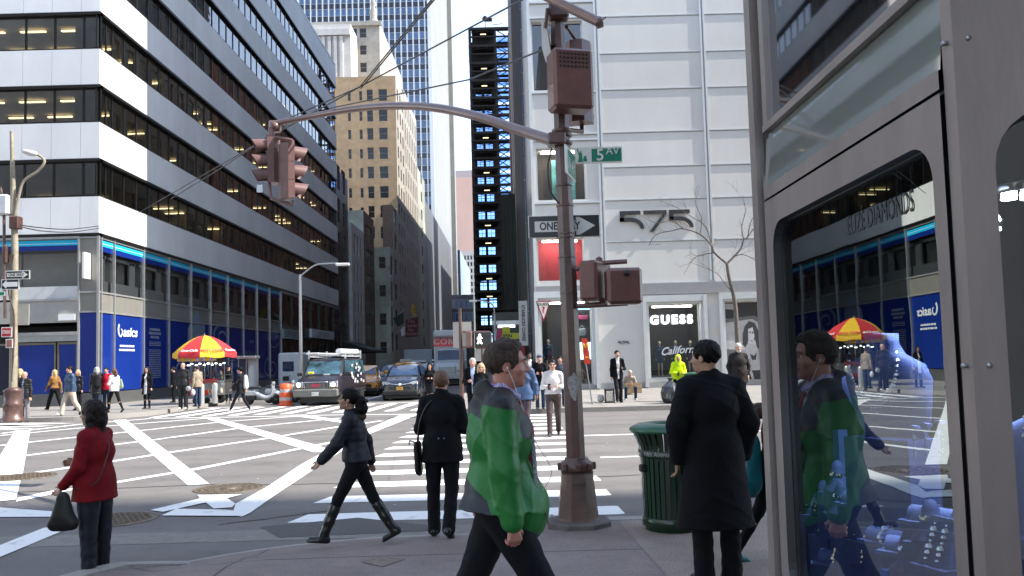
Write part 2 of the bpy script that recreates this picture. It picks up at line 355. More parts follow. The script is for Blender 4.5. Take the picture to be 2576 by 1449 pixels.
for k in range(14):
    y0 = 9.62 + 1.3 * k; xl = -2.7 - .02 * k
    pts = [(xl + .08, y0)] + [(xl + .45 + 3.4 * i / 8, y0 - .02 + .015 * math.sin(k + i * 1.3)) for i in range(9)] + [(1.22, y0), (1.2, y0 + .5)] + \
          [(xl + .45 + 3.4 * i / 8, y0 + .5 + .015 * math.sin(k * 2 + i)) for i in range(8, -1, -1)] + [(xl + .2, y0 + .5)]
    cw.add([(x, y, Z) for x, y in pts], [tuple(range(len(pts)))])
cw.build('crosswalk_marking', PAINT)['kind'] = 'structure'
cw2 = MB()
for k in range(12):
    x = -13.6 + .97 * k
    cw2.add([(x, 31.1, Z), (x + .42, 31.1, Z), (x + .72, 36.9, Z), (x + .3, 36.9, Z)], [(0, 1, 2, 3)])
cw2.quad((-13.9, 37.5, Z), (-2.6, 37.5, Z), (-2.6, 37.75, Z), (-13.9, 37.75, Z)).build('crosswalk_marking', PAINT)['kind'] = 'structure'
ln = MB(); ln.quad((1.5, 14.95, Z), (60, 14.95, Z), (60, 15.1, Z), (1.5, 15.1, Z)); ln.quad((1.5, 19.2, Z), (60, 19.2, Z), (60, 19.4, Z), (1.5, 19.4, Z))
ln.quad((-11, 40, Z), (-10.85, 40, Z), (-10.85, 200, Z), (-11, 200, Z)); ln.quad((-7.4, 40, Z), (-7.25, 40, Z), (-7.25, 200, Z), (-7.4, 200, Z))
ln.build('lane_lines', PAINT)['kind'] = 'structure'
# asphalt patches and repair slabs
PATCH = mat('dark_asphalt_patch', (.085, .08, .077), .85, var=.2, scale=60, bump=.3)
PATCH2 = mat('pale_gutter_concrete', (.20, .19, .17), .8, var=.15, scale=8, bump=.2)
pt = MB(); pt.quad((-60, 8.68, .003), (60, 8.68, .003), (60, 9.25, .003), (-60, 9.25, .003)); pt.build('gutter_strip', PATCH2)['kind'] = 'structure'
pt = MB(); poly(pt, [(655, 1325), (900, 1302), (1090, 1322), (1095, 1335), (700, 1352)], .002); pt.build('asphalt_patch', PATCH)['kind'] = 'structure'
rp = MB(); q = [G(x, y, .155) for x, y in ((908, 1412), (960, 1399), (1020, 1405), (962, 1425))]; rp.add(q, [(0, 1, 2, 3)]); rp.build('sidewalk_patch', mat('rusty_patch', (.20, .155, .125), .8, var=.2, scale=20))['kind'] = 'structure'
r0_ = random.Random(12); lt = MB()
for i in range(60):
    x, y = r0_.uniform(-7, 6), r0_.uniform(7, 22); z = .004 if y > 8.7 else .156; a = r0_.uniform(0, 3); s_ = r0_.uniform(.012, .035)
    if y < 8.7 and x < 1.3: continue
    lt.add([(x + s_ * math.cos(a + k * 1.57 + .3 * (k % 2)), y + s_ * .7 * math.sin(a + k * 1.57), z + .004) for k in range(4)], [(0, 1, 2, 3)])
tag(lt.build('litter', mat('paper_litter', (.5, .48, .45), .8, var=.2)), kind='stuff')
tar = MB()
for pts in ([(-9, 12.5), (-5, 12.9), (-1, 12.4), (3, 12.8), (9, 12.2)], [(-3.4, 9.6), (-2.2, 10.4), (-1.9, 12.4), (-2.3, 16)], [(2, 9.5), (5, 10.2), (8, 16.6), (14, 17.1)], [(-12, 22), (-6, 21.4), (0, 22.3), (10, 21.9)]):
    for (x0, y0), (x1, y1) in zip(pts, pts[1:]):
        px0, py0 = x0, y0
        for k in range(1, 9): t = k / 8; x, y = x0 + (x1 - x0) * t, y0 + (y1 - y0) * t + r0_.uniform(-.04, .04); tar.quad((px0, py0 - .018, .0065), (x, y - .018, .0065), (x, y + .018, .0065), (px0, py0 + .018, .0065)); px0, py0 = x, y
tar.build('tar_seams', mat('tar_seam', (.035, .033, .032), .5, var=.2))['kind'] = 'structure'
# manhole covers: cast relief
IRON = mat('cast_iron_cover', (.16, .125, .09), .55, metal=.3, var=.35, scale=18, bump=.4)
IRON2 = mat('cast_iron_groove', (.045, .037, .03), .7, var=.3, scale=12)
def manhole(x, y, r, pat, label):
    c = G(x, y, 0); e = empty('manhole_cover', (c.x, c.y, 0), label, 'manhole cover', 'round cast iron covers in the roadway')
    mb = MB(); mb.lathe((0, 0, 0), [(r, .002), (r, .010), (r * .93, .010), (r * .93, .006)], 48); 
    mb.build('rim', IRON, e)
    MB().lathe((0, 0, 0), [(r * .928, .005), (0, .0055)], 48).build('cover_plate', IRON2, e)
    d = MB()
    if pat == 0:
        for rr, n in ((.80, 22), (.62, 16), (.45, 11)):
            for k in range(n):
                a = 2 * math.pi * k / n + rr * 5
                for s_ in (-1, 1):
                    c0 = V((math.cos(a), math.sin(a), 0)) * r * rr; t_ = V((-math.sin(a), math.cos(a), 0)); o_ = V((math.cos(a), math.sin(a), 0))
                    dd = (t_ * s_ + o_).normalized() * r * .075; w = dd.cross(V((0, 0, 1))).normalized() * r * .022
                    p0 = c0 + t_ * s_ * r * .05 - dd; p1 = c0 + t_ * s_ * r * .05 + dd
                    d.hexa([p0 - w, p0 + w, p1 + w, p1 - w] + [q + V((0, 0, .0115)) for q in (p0 - w, p0 + w, p1 + w, p1 - w)])
        d.lathe((0, 0, 0), [(r * .26, .006), (r * .26, .012), (0, .012)], 24)
    else:
        for i in range(-7, 8):
            for j in range(-8, 9):
                cx = (i + (j % 2) * .5) * r * .14; cyy = j * r * .12
                if cx * cx + cyy * cyy > (r * .84) ** 2: continue
                for k in range(6):
                    a0 = rad(60 * k + 30); a1 = rad(60 * k + 90); 
                    if k > 2: continue
                    p0 = V((cx + .078 * r * math.cos(a0), cyy + .078 * r * math.sin(a0), 0)); p1 = V((cx + .078 * r * math.cos(a1), cyy + .078 * r * math.sin(a1), 0))
                    w = (p1 - p0).cross(V((0, 0, 1))).normalized() * r * .016
                    d.hexa([p0 - w, p0 + w, p1 + w, p1 - w] + [q + V((0, 0, .0115)) for q in (p0 - w, p0 + w, p1 + w, p1 - w)])
    d.build('relief', IRON, e)
manhole(576, 1228.6, .50, 0, 'patterned manhole cover with a round boss, at the foot of the wide diagonal line')
manhole(286, 1308, .50, 1, 'manhole cover of small hexagons, behind the woman in the red coat')
manhole(60, 1199, .52, 1, 'worn brown manhole cover on the white line at the left edge of the road')
# ---------------- building helpers ----------------
def facade(mb, fr, us, zs, holes, depth=.25, mi=0, mr=None):
    """wall u0..u1 x z0..z1 with rectangular holes and reveals; fr(u,z,d) gives the point, d outwards"""
    U = sorted(set([us[0], us[1]] + [h[i] for h in holes for i in (0, 1)])); Zs = sorted(set([zs[0], zs[1]] + [h[i] for h in holes for i in (2, 3)]))
    U = [u for u in U if us[0] - 1e-6 <= u <= us[1] + 1e-6]; Zs = [z for z in Zs if zs[0] - 1e-6 <= z <= zs[1] + 1e-6]
    nu, nz = len(U) - 1, len(Zs) - 1; sol = [[True] * nz for _ in range(nu)]
    for h in holes:
        for i in range(nu):
            if U[i] >= h[0] - 1e-6 and U[i + 1] <= h[1] + 1e-6:
                for j in range(nz):
                    if Zs[j] >= h[2] - 1e-6 and Zs[j + 1] <= h[3] + 1e-6: sol[i][j] = False
    mr = mi if mr is None else mr
    for i in range(nu):
        j = 0
        while j < nz:
            if sol[i][j]:
                k = j
                while k + 1 < nz and sol[i][k + 1]: k += 1
                mb.quad(fr(U[i], Zs[j], 0), fr(U[i + 1], Zs[j], 0), fr(U[i + 1], Zs[k + 1], 0), fr(U[i], Zs[k + 1], 0), mi); j = k + 1
            else: j += 1
    for h in holes:
        a, b, c, d = h[:4]
        for p, q in (((a, c), (b, c)), ((b, c), (b, d)), ((b, d), (a, d)), ((a, d), (a, c))):
            mb.quad(fr(*p, 0), fr(*q, 0), fr(*q, -depth), fr(*p, -depth), mr)
def fbox(mb, fr, u0, u1, z0, z1, d0, d1, mi=0):
    p = [fr(u, z, d) for d in (d0, d1) for u, z in ((u0, z0), (u1, z0), (u1, z1), (u0, z1))]; mb.hexa(p, mi)
def proj(p):
    d = p - CAM; q = d.dot(FW)
    if q < .1: return None
    return (CX + F_PX * d.dot(RT) / q, CY - F_PX * d.dot(UP) / q)
def view_area(s):
    fr, u0, u1, z0, z1 = s[:5]; a = [proj(V(fr(u, z, 0))) for u, z in ((u0, z0), (u1, z0), (u1, z1), (u0, z1))]
    if None in a: return 0
    cx = sum(p[0] for p in a) / 4; cy_ = sum(p[1] for p in a) / 4
    if not (-60 < cx < 2640 and -60 < cy_ < 1510): return 0
    return abs(sum(a[i][0] * a[(i + 1) % 4][1] - a[(i + 1) % 4][0] * a[i][1] for i in range(4))) / 2
def windows(specs, parent, frame_m, glass_m, cap=100, fw=.06, rec=.12, drop=True, mull=None, stuffname='other_windows'):
    """each spec (fr,u0,u1,z0,z1) one window part with its pane; what is beyond the cap joins one stuff part; what the photo never shows is skipped"""
    A = sorted([(view_area(s), i) for i, s in enumerate(specs)], reverse=True)
    seen = [i for a, i in A if a > 1.0] if drop else [i for a, i in A]
    L = parent.location if parent is not None else V((0, 0, 0))
    rest = MB()
    for n, i in enumerate(seen):
        s = specs[i]; fr, u0, u1, z0, z1 = s[:5]; gm = s[5] if len(s) > 5 and s[5] is not None else glass_m
        mb = MB() if n < cap else rest
        for b in ((u0, u0 + fw, z0, z1), (u1 - fw, u1, z0, z1), (u0 + fw, u1 - fw, z0, z0 + fw), (u0 + fw, u1 - fw, z1 - fw, z1)):
            fbox(mb, fr, *b, -rec, -rec + .06, 0)
        if mull: fbox(mb, fr, u0 + fw, u1 - fw, z0 + (z1 - z0) * mull - fw / 2, z0 + (z1 - z0) * mull + fw / 2, -rec, -rec + .05, 0)
        g = MB(); pn = [V(fr(u, z, -rec + .02)) - L for u, z in ((u0 + .01, z0 + .01), (u1 - .01, z0 + .01), (u1 - .01, z1 - .01), (u0 + .01, z1 - .01))]
        if n < cap:
            w = inv(parent, mb).build('window', frame_m, parent); g.quad(*pn); g.build('pane', gm, w)
        else: rest.add([p + L for p in pn], [(0, 1, 2, 3)], 1)
    if rest.v: tag(inv(parent, rest).build(stuffname, [frame_m, glass_m], parent), kind='stuff')
def noemis(m): m.cycles.emission_sampling = 'NONE'; return m
GL_OFF = glassmat('office_glass', (.30, .31, .30), .10, warp=.0012, wscale=1.2)
GL_DARK = glassmat('dark_tinted_glass', (.10, .11, .11), .16, warp=.0015, wscale=.8)
GL_CLEAR = glassmat('shop_glass', (.80, .83, .82), .07)
GL_SHOP = glassmat('storefront_glass', (.80, .81, .80), .08, warp=.002, wscale=.4)
GL_BLUE = glassmat('blue_curtain_glass', (.03, .06, .12), .38, rcol=(.6, .75, 1.0), rough=.03, warp=.002, wscale=.15)
ALU = mat('pale_aluminium_panel', (.83, .82, .80), .42, var=.05, scale=.5, dirt=.10, stretch=(1, 1, .35))
ALU2 = mat('weathered_aluminium_trim', (.40, .40, .39), .4, metal=.4, var=.1, scale=2)
GREYP = mat('taupe_back_painted_glass', (.235, .225, .20), .12, var=.05, spec=.7, coat=.3)
BLUEP = mat('blue_window_film', (.009, .030, .215), .10, var=.05, scale=.5, spec=.7)
CYANP = mat('cyan_window_film', (.02, .50, .80), .2, var=.02)
GRAN = mat('dark_granite', (.10, .10, .098), .3, var=.2, scale=14)
INT = mat('office_interior', (.20, .17, .13), .8, var=.2, scale=.5); INTC = mat('office_ceiling', (.42, .37, .26), .8, var=.1, scale=.8)
BLIND = mat('pale_blind', (.62, .61, .57), .7, var=.1, stretch=(1, 1, .2), scale=4)
STRIP = noemis(emis('ceiling_tube_light', (1.0, .78, .42), 2.2)); STRIPW = noemis(emis('ceiling_spot', (1, .95, .85), 2.2))
REDI = mat('red_shelving', (.25, .045, .025), .6, var=.5, scale=2)
# ================= LEFT OFFICE BUILDING =================
LX, LY, LY2 = -19.87, 40.0, 95.5
offb = empty('office_building', (LX, LY, 0), 'pale metal banded office block with a blue wrapped shopfront on the far left corner', 'building')
ffr = lambda u, z, d: (LX - u, LY - d, z)          # front, u to the left
sfr = lambda u, z, d: (LX + d, LY + u, z)          # side along the cross street
Z0, PIT, SPH = 8.45, 3.66, 1.78; NF = 8; FWD = 42.0; SLEN = LY2 - LY
side_cuts = [0, .35, .95, 1.62, 2.9]; 
while side_cuts[-1] < SLEN - 1.5: side_cuts.append(side_cuts[-1] + 1.43)
side_cuts.append(SLEN)
specs = []
rnd = random.Random(3)
for k in range(NF):
    zb = Z0 + PIT * k; zt = zb + SPH if k < NF - 1 else zb + SPH + .6
    mb = MB()
    u = -.02
    cuts = [0, .92] + [.92 + 1.43 * i for i in range(1, 28)]
    for a, b in zip(cuts, cuts[1:]): fbox(mb, ffr, a + (.008 if a else -.0), b - .008, zb, zt, -.30, .0)
    c2 = [0, .6] + [.6 + 1.43 * i for i in range(1, 40)]; c2 = [c for c in c2 if c < SLEN - .3] + [SLEN]
    for a, b in zip(c2, c2[1:]): fbox(mb, sfr, (a + .008) if a else .302, b - .008, zb, zt, -.30, .0)
    inv(offb, mb).build('spandrel', ALU, offb)
    t = MB()      # dark drip trim under the panel and sill above it
    fbox(t, ffr, -.04, FWD, zb - .14, zb - .003, -.3, .04); fbox(t, sfr, .0, SLEN, zb - .14, zb - .003, -.3, .04)
    if k < NF - 1: fbox(t, ffr, 0, FWD, zt + .003, zt + .07, -.3, -.02); fbox(t, sfr, .05, SLEN, zt + .003, zt + .07, -.3, -.02)
    inv(offb, t).build('sill_trim', DARKM, offb)
    sl_ = MB(); sl_.box(LX - FWD, LX - .32, LY + .32, LY2 - .1, zb - .12, zb + 1.0)
    inv(offb, sl_).build('floor_slab', INTC, offb)
    if k == NF - 1: continue
    w0, w1 = zt + .07, zb + PIT - .14
    fc = [0, .86] + [.86 + 1.43 * i for i in range(1, 28)]
    for a, b in zip(fc, fc[1:]): specs.append((ffr, a, b, w0, w1))
    for a, b in zip(side_cuts, side_cuts[1:]): specs.append((sfr, a, b, w0, w1))
windows(specs, offb, DARKM, GL_OFF, cap=100, fw=.05, rec=.2)
core = MB(); core.box(LX - FWD, LX - 9, LY + 8, LY2 - 2, .2, Z0 + PIT * NF - 2); inv(offb, core).build('core_wall', INT, offb)
colm = MB()
for k in range(8):
    for y in range(9): colm.box(LX - 2.0, LX - 1.2, LY + 1.5 + 6.4 * y, LY + 2.3 + 6.4 * y, Z0 + PIT * k + 1.01, Z0 + PIT * (k + 1) - .13)
    for x in range(4): colm.box(LX - 8.8 - 6.4 * x, LX - 8.0 - 6.4 * x, LY + 1.4, LY + 2.2, Z0 + PIT * k + 1.01, Z0 + PIT * (k + 1) - .13)
inv(offb, colm).build('inner_columns', INT, offb)
bl = MB(); li = MB(); stock = MB()
for k in range(NF - 1):
    zt = Z0 + PIT * k + SPH + .09; zc = Z0 + PIT * (k + 1) - .16
    for i, a in enumerate(side_cuts[:-1]):
        r = rnd.random()
        if r < .33 and i > 2: fbox(bl, sfr, a + .1, a + .5 + .7 * rnd.random(), zt + (1.2 * rnd.random() if r < .1 else 0), zc, -.36, -.32)
        elif r < .42 and i > 9: fbox(stock, sfr, a + .1, a + 1.2, zt - .3, zt + .5 + 1.2 * rnd.random(), -1.6 - rnd.random(), -1.0)
    for i in range(2, 26):      # strip lights hung below the ceilings
        if rnd.random() < (.9 if k in (2,) else (.75 if k in (0, 1) and i < 9 else (.4 if k < 4 else .2))):
            for dd in (1.3, 3.8, 6.2):
                if rnd.random() < .7: 
                    y = 1.6 + i * 2.0 + rnd.random(); li.box(LX - dd - 1.2, LX - dd, LY + y, LY + y + .14, zc - .12, zc - .06)
    for i in range(6):
        if k in (1, 2, 3): 
            for dd in (1.6, 4.2): li.box(LX - 1.5 - i * 2.1 - 1.3, LX - 1.5 - i * 2.1, LY + dd, LY + dd + .14, zc - .12, zc - .06)
tag(inv(offb, bl).build('blinds', BLIND, offb), kind='stuff'); tag(inv(offb, li).build('ceiling_strip_lights', STRIP, offb), kind='stuff')
tag(inv(offb, stock).build('stored_goods', REDI, offb), kind='stuff')
# papers taped in the corner windows
pp = MB()
for k in (2, 3):
    zt = Z0 + PIT * (k - 0) + SPH + .1
    for u, w, z, h in ((.42, .09, .9, .35), (.58, .07, .7, .55), (.98, .5, .65, .62)): fbox(pp, sfr, u, u + w, zt + z, zt + z + h, -.27, -.26)
tag(inv(offb, pp).build('taped_papers', WHITE, offb), kind='stuff')
# --- shopfront, cross-street side ---
BU = [0, .32, 1.65] ; 
while BU[-1] < 29.8: BU.append(BU[-1] + 3.35)
BLUE_END = BU[-1]
back = MB(); fbox(back, sfr, .1, SLEN, .15, .74, -.3, .03); fbox(back, ffr, -.03, 6.0, .15, .74, -.3, .03)
inv(offb, back).build('granite_base', GRAN, offb)
for i, (a, b) in enumerate(zip(BU, BU[1:])):
    if i == 0: a = .06
    w = MB(); fbox(w, sfr, a + .03, b - .03, .78, 4.6, -.12, -.08); inv(offb, w).build('blue_panel', BLUEP, offb)
    w = MB(); fbox(w, sfr, a + .03, b - .03, 4.68, 5.55, -.12, -.08); inv(offb, w).build('grey_panel', GREYP, offb)
    w = MB(); 
    for z in (4.6, 5.55): fbox(w, sfr, a + .03, b - .03, z, z + .08, -.12, -.03)
    fbox(w, sfr, a + .03, b - .03, 8.2, 8.3, -.12, -.03); inv(offb, w).build('window_frame', ALU2, offb)
    w = MB(); w.quad(*[sfr(u, z, -.1) for u, z in ((a + .03, 5.63), (b - .03, 5.63), (b - .03, 8.2), (a + .03, 8.2))]); inv(offb, w).build('upper_window', GL_SHOP, offb)
    w = MB(); fbox(w, sfr, a + .03, b - .03, 7.86, 8.16, -.098, -.09, 0); fbox(w, sfr, a + .03, b - .03, 7.60, 7.855, -.098, -.09, 1)
    fbox(w, sfr, a + .03, b - .03, 7.98, 8.0, -.0895, -.085, 2); inv(offb, w).build('blue_film_band', [CYANP, BLUEP, WHITE], offb)
    if i < 9:
        w = MB(); fbox(w, sfr, a + .2, b - .1, 5.66, 6.2, -.45, -.3); fbox(w, sfr, b - .9, b - .25, 6.2, 7.45, -.5, -.4); fbox(w, sfr, a + .1, b - .1, 7.35, 7.5, -.5, -.4)
        inv(offb, w).build('white_display_box', mat('white_board', (.72, .71, .69), .6, var=.04), offb); w = MB(); fbox(w, sfr, a + .1, b - .1, 5.66, 8.1, -.75, -.7); inv(offb, w).build('window_screen', mat('grey_screen_side', (.34, .33, .31), .8, var=.08), offb)
ml = MB(); ml.box(LX - .06, LX + .03, LY - .03, LY + .06, .15, 8.3)
for a in BU[1:]: fbox(ml, sfr, a - .03, a + .03, .75, 8.3, -.12, .02)
fbox(ml, sfr, BLUE_END + .1, SLEN, 8.1, 8.3, -.12, .02)
inv(offb, ml).build('mullions', ALU2, offb)
lin = MB(); fbox(lin, sfr, .1, SLEN, 5.5, 5.58, -6, -.14); fbox(lin, sfr, .1, SLEN, 4.0, 8.3, -6.2, -6.0); inv(offb, lin).build('shop_interior', mat('grey_shop_wall', (.30, .29, .27), .8, var=.06), offb)
# beyond the blue: dark entrance bays
for i in range(7):
    a = BLUE_END + .1 + i * 3.5; b = min(a + 3.4, SLEN - .1)
    if a > SLEN - 1: break
    w = MB(); w.quad(*[sfr(u, z, -.3) for u, z in ((a, .78), (b, .78), (b, 4.3), (a, 4.3))]); w.quad(*[sfr(u, z, -.1) for u, z in ((a, 5.4), (b, 5.4), (b, 8.1), (a, 8.1))])
    inv(offb, w).build('shop_window', GL_DARK, offb)
    w = MB(); fbox(w, sfr, a - .09, a, .15, 8.1, -.12, .04); fbox(w, sfr, a, b, 4.3, 5.4, -.12, .03); inv(offb, w).build('window_frame', DARKM, offb)
FIL = lambda n, c: mat(n, c, .2, var=.03)
LETW = FIL('white_lettering', (.75, .76, .78)); LETG = FIL('pale_blue_graphic', (.20, .24, .32)); LETB = mat('black_lettering', (.015, .015, .015), .5, var=.05)
sideU = lambda x, y: PXp(x, y, LX).y - LY
def stext(s, x, y, h, **k):
    p = PXp(x, y, LX); size = abs(PXp(x, y - h / 2, LX).z - PXp(x, y + h / 2, LX).z) * 1.35
    sxf = k.pop('sx', 1.0); m = k.pop('m', LETW)
    return text(s, size, lambda u, v, d: (LX - .066 + .0, p.y + u, p.z + v), m, name='shop_lettering', parent=offb, sx=sxf, **k)
def swirl(cy_, cz, r, turns=1.6, w=.16, m=LETG, a0=0.0, sx=1.0):
    mb = MB(); n = 36; pts = []
    for i in range(n + 1):
        t = i / n; a = a0 + t * turns * 2 * math.pi; rr = r * (1 - .82 * t); pts.append((rr * math.cos(a) * sx, rr * math.sin(a), w * (1 - .6 * t)))
    for (x0, y0, w0), (x1, y1, w1) in zip(pts, pts[1:]):
        d = V((x1 - x0, y1 - y0)); nn = V((-d.y, d.x)).normalized()
        a = [(x0 - nn.x * w0 / 2, y0 - nn.y * w0 / 2), (x1 - nn.x * w1 / 2, y1 - nn.y * w1 / 2), (x1 + nn.x * w1 / 2, y1 + nn.y * w1 / 2), (x0 + nn.x * w0 / 2, y0 + nn.y * w0 / 2)]
        mb.add([(LX - .068, cy_ + u, cz + v) for u, v in a], [(0, 1, 2, 3)])
    return inv(offb, mb).build('shop_graphic', m, offb)
stext('asics', 331, 836, 24, sx=1.3, bold=.02, shear=.2)
p_ = PXp(308, 833, LX); swirl(p_.y, p_.z + .02, .40, .9, .15, LETW, a0=2.2, sx=.8)
def bars(x0, x1, y, h, m=LETW, n=1, dy=0):
    for i in range(n):
        yy = y + i * dy; mb = MB(); r = random.Random(int(x0 + yy))
        u = sideU(x0, yy); ue = sideU(x1, yy); z = PXp((x0 + x1) / 2, yy, LX).z; hh = h * .02
        while u < ue:
            l = r.uniform(.08, .3); e = min(u + l, ue); mb.quad((LX - .067, LY + u, z - hh / 2), (LX - .067, LY + e, z - hh / 2), (LX - .067, LY + e, z + hh / 2), (LX - .067, LY + u, z + hh / 2)); u = e + .05
        inv(offb, mb).build('shop_lettering', m, offb)
bars(305, 341, 870, 5); bars(303, 343, 880, 5)
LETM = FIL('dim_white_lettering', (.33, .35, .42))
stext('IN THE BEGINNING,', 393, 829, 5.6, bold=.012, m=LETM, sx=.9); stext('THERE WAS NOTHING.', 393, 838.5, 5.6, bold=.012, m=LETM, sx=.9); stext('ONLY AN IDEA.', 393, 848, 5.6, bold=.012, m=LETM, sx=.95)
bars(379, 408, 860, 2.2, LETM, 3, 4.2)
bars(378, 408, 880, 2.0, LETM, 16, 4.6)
hexm = MB(); hy, hz = PXp(498, 850, LX).y, PXp(498, 850, LX).z
hexm.add([(LX - .068, hy + a, hz + b) for a, b in ((-1.5, -.8), (-1.45, .55), (-.1, 1.75), (1.35, .85), (1.5, -.8), (.4, -3.4), (-.5, -3.4))], [(0, 6, 5, 4, 3, 2, 1)]); inv(offb, hexm).build('shop_graphic', LETG, offb)
q_ = PXp(464, 945, LX); swirl(q_.y, q_.z, .95, 1.7, .22, LETG, 1.2, 1.5); q_ = PXp(560, 850, LX); swirl(q_.y, q_.z, 1.0, 1.6, .26, LETG, 1.0, 1.8)
q_ = PXp(693, 850, LX); swirl(q_.y, q_.z, 1.1, 1.6, .16, LETG, 1.0, 2.2); q_ = PXp(685, 925, LX); swirl(q_.y, q_.z, .9, 1.6, .16, LETG, 2.0, 2.4)
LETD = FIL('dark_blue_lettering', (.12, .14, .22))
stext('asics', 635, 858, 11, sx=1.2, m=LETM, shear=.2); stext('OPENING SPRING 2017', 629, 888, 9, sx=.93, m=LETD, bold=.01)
# "579 FIFTH" lit fascia signs
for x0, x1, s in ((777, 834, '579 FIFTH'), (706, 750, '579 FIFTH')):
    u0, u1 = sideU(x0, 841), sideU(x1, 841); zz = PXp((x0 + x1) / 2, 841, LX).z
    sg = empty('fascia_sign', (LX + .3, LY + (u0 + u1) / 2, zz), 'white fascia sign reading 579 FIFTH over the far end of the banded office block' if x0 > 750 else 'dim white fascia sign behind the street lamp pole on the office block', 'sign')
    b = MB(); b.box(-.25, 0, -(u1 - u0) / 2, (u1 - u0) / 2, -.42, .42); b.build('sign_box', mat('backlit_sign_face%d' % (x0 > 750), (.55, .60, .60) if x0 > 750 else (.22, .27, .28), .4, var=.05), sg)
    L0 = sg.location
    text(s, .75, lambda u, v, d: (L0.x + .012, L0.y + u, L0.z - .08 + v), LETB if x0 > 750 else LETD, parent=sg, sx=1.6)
# --- shopfront, avenue side ---
fx = lambda x, y: LX - P(x, y, LY).x
fz = lambda y, x=150: P(x, y, LY).z
w = MB(); c0, c1 = .05, .92
fbox(w, ffr, .062, .08, .74, 8.3, -.2, .03); fbox(w, ffr, .92, 1.0, .74, 8.3, -.2, .03)
for z in (4.6, 5.55, 8.2): fbox(w, ffr, .08, .92, z, z + .08, -.2, .0)
fbox(w, ffr, 1.0, 20, 8.2, 8.3, -.2, .03); fbox(w, ffr, 1.0, 3.9, 5.2, 5.3, -.2, .03); fbox(w, ffr, 1.0, 3.9, 3.55, 3.7, -.2, .05); fbox(w, ffr, 1.0, 3.9, 3.25, 3.55, -.2, .0)
inv(offb, w).build('mullions', ALU2, offb)
w = MB(); fbox(w, ffr, .08, .92, .78, 4.6, -.16, -.06); inv(offb, w).build('blue_panel', BLUEP, offb)
w = MB(); fbox(w, ffr, .08, .92, 4.68, 5.55, -.16, -.06); fbox(w, ffr, .08, .92, 5.63, 8.2, -.16, -.06); inv(offb, w).build('grey_panel', GREYP, offb)
GREYB = mat('beige_fascia_panel', (.34, .33, .305), .5, var=.05)
w = MB(); fbox(w, ffr, 1.0, 20, 4.15, 5.2, -.2, -.02); inv(offb, w).build('beige_fascia', GREYB, offb)
for a, b in ((1.0, 4.1), (4.2, 7.3), (7.4, 10.5)):
    w = MB(); w.quad(*[ffr(u, z, -.15) for u, z in ((a, 5.9), (b, 5.9), (b, 8.2), (a, 8.2))]); inv(offb, w).build('upper_window', GL_SHOP, offb)
    w = MB(); fbox(w, ffr, a, b, 7.9, 8.16, -.148, -.14, 0); fbox(w, ffr, a, b, 7.66, 7.895, -.148, -.14, 1); fbox(w, ffr, a, b, 7.98, 8.0, -.1395, -.135, 2); inv(offb, w).build('blue_film_band', [CYANP, BLUEP, WHITE], offb)
    w = MB(); fbox(w, ffr, a, b, 5.3, 5.9, -.3, -.06); inv(offb, w).build('white_display_box', mat('pale_sill', (.55, .56, .55), .6, var=.04), offb)
    w = MB(); fbox(w, ffr, a, b, 5.9, 7.6, -.9, -.8); inv(offb, w).build('window_screen', mat('grey_screen', (.26, .245, .22), .8, var=.05), offb)
w = MB(); fbox(w, ffr, 1.0, 20, .2, 4.15, -3.2, -3.0); fbox(w, ffr, 1.0, 1.05, .2, 4.15, -3, -.2); inv(offb, w).build('lobby_wall', mat('dark_lobby', (.02, .02, .022), .5, var=.1), offb)
lb = MB(); u0, u1 = fx(190, 797), fx(148, 797); fbox(lb, ffr, u0, u1, fz(806), fz(790), -.3, .06); inv(offb, lb).build('lit_panel', mat('bright_panel', (.8, .8, .78), .4, var=.02), offb)
for i, (a, b) in enumerate(((1.02, 1.98), (2.06, 3.9), (3.98, 5.4), (5.6, 7.2), (7.3, 9.0))):
    d = MB(); 
    for q in ((a, a + .07, .2, 3.2), (b - .07, b, .2, 3.2), (a + .07, b - .07, .2, .35), (a + .07, b - .07, 3.1, 3.2)): fbox(d, ffr, *q, -.14, -.04)
    dr = inv(offb, d).build('door', mat('bronze_door_frame', (.20, .18, .14), .35, metal=.5, var=.1), offb)
    g = MB(); fbox(g, ffr, a + .07, b - .07, .35, 3.1, -.11, -.08); inv(offb, g).build('door_film', BLUEP if i in (0, 1, 3) else mat('dark_door_glass', (.012, .013, .03), .08, var=.02, spec=.8), dr)
offr = MB(); offr.box(LX - FWD, LX - .02, LY + .02, LY2, Z0 + PIT * NF - 1.2, Z0 + PIT * NF - .9); inv(offb, offr).build('roof', GRAN, offb)
# ================= WHITE PANELLED BUILDING (575) =================
BY = 43.0; BX0 = 1.23; BX1 = 62.0
wb = empty('panelled_building', (BX0, BY, 0), 'white glass panelled corner store building with large 575 numerals', 'building')
wfr = lambda u, z, d: (u, BY - d, z)
WP = mat('white_glass_panel', (.64, .625, .59), .25, var=.05, scale=.45, spec=.5, dirt=.07, stretch=(1, 1, .3))
WTR = mat('white_metal_trim', (.58, .60, .60), .35, metal=.2, var=.04); GTR = mat('grey_joint_trim', (.34, .345, .34), .4, metal=.3, var=.05)
bx = lambda x, y: P(x, y, BY).x
bz = lambda y, x=1640: P(x, y, BY).z
J1, J2 = bx(1509, 333), bx(1777, 333); J3 = J2 + (J2 - J1) * .62
zj = [bz(y, 1640) for y in (711, 605, 500, 417, 330, 222, 131, 38)]; zj = zj + [zj[-1] + 1.9 * i for i in range(1, 22)]
ZTOP = 62.0; zj = [z for z in zj if z < ZTOP]
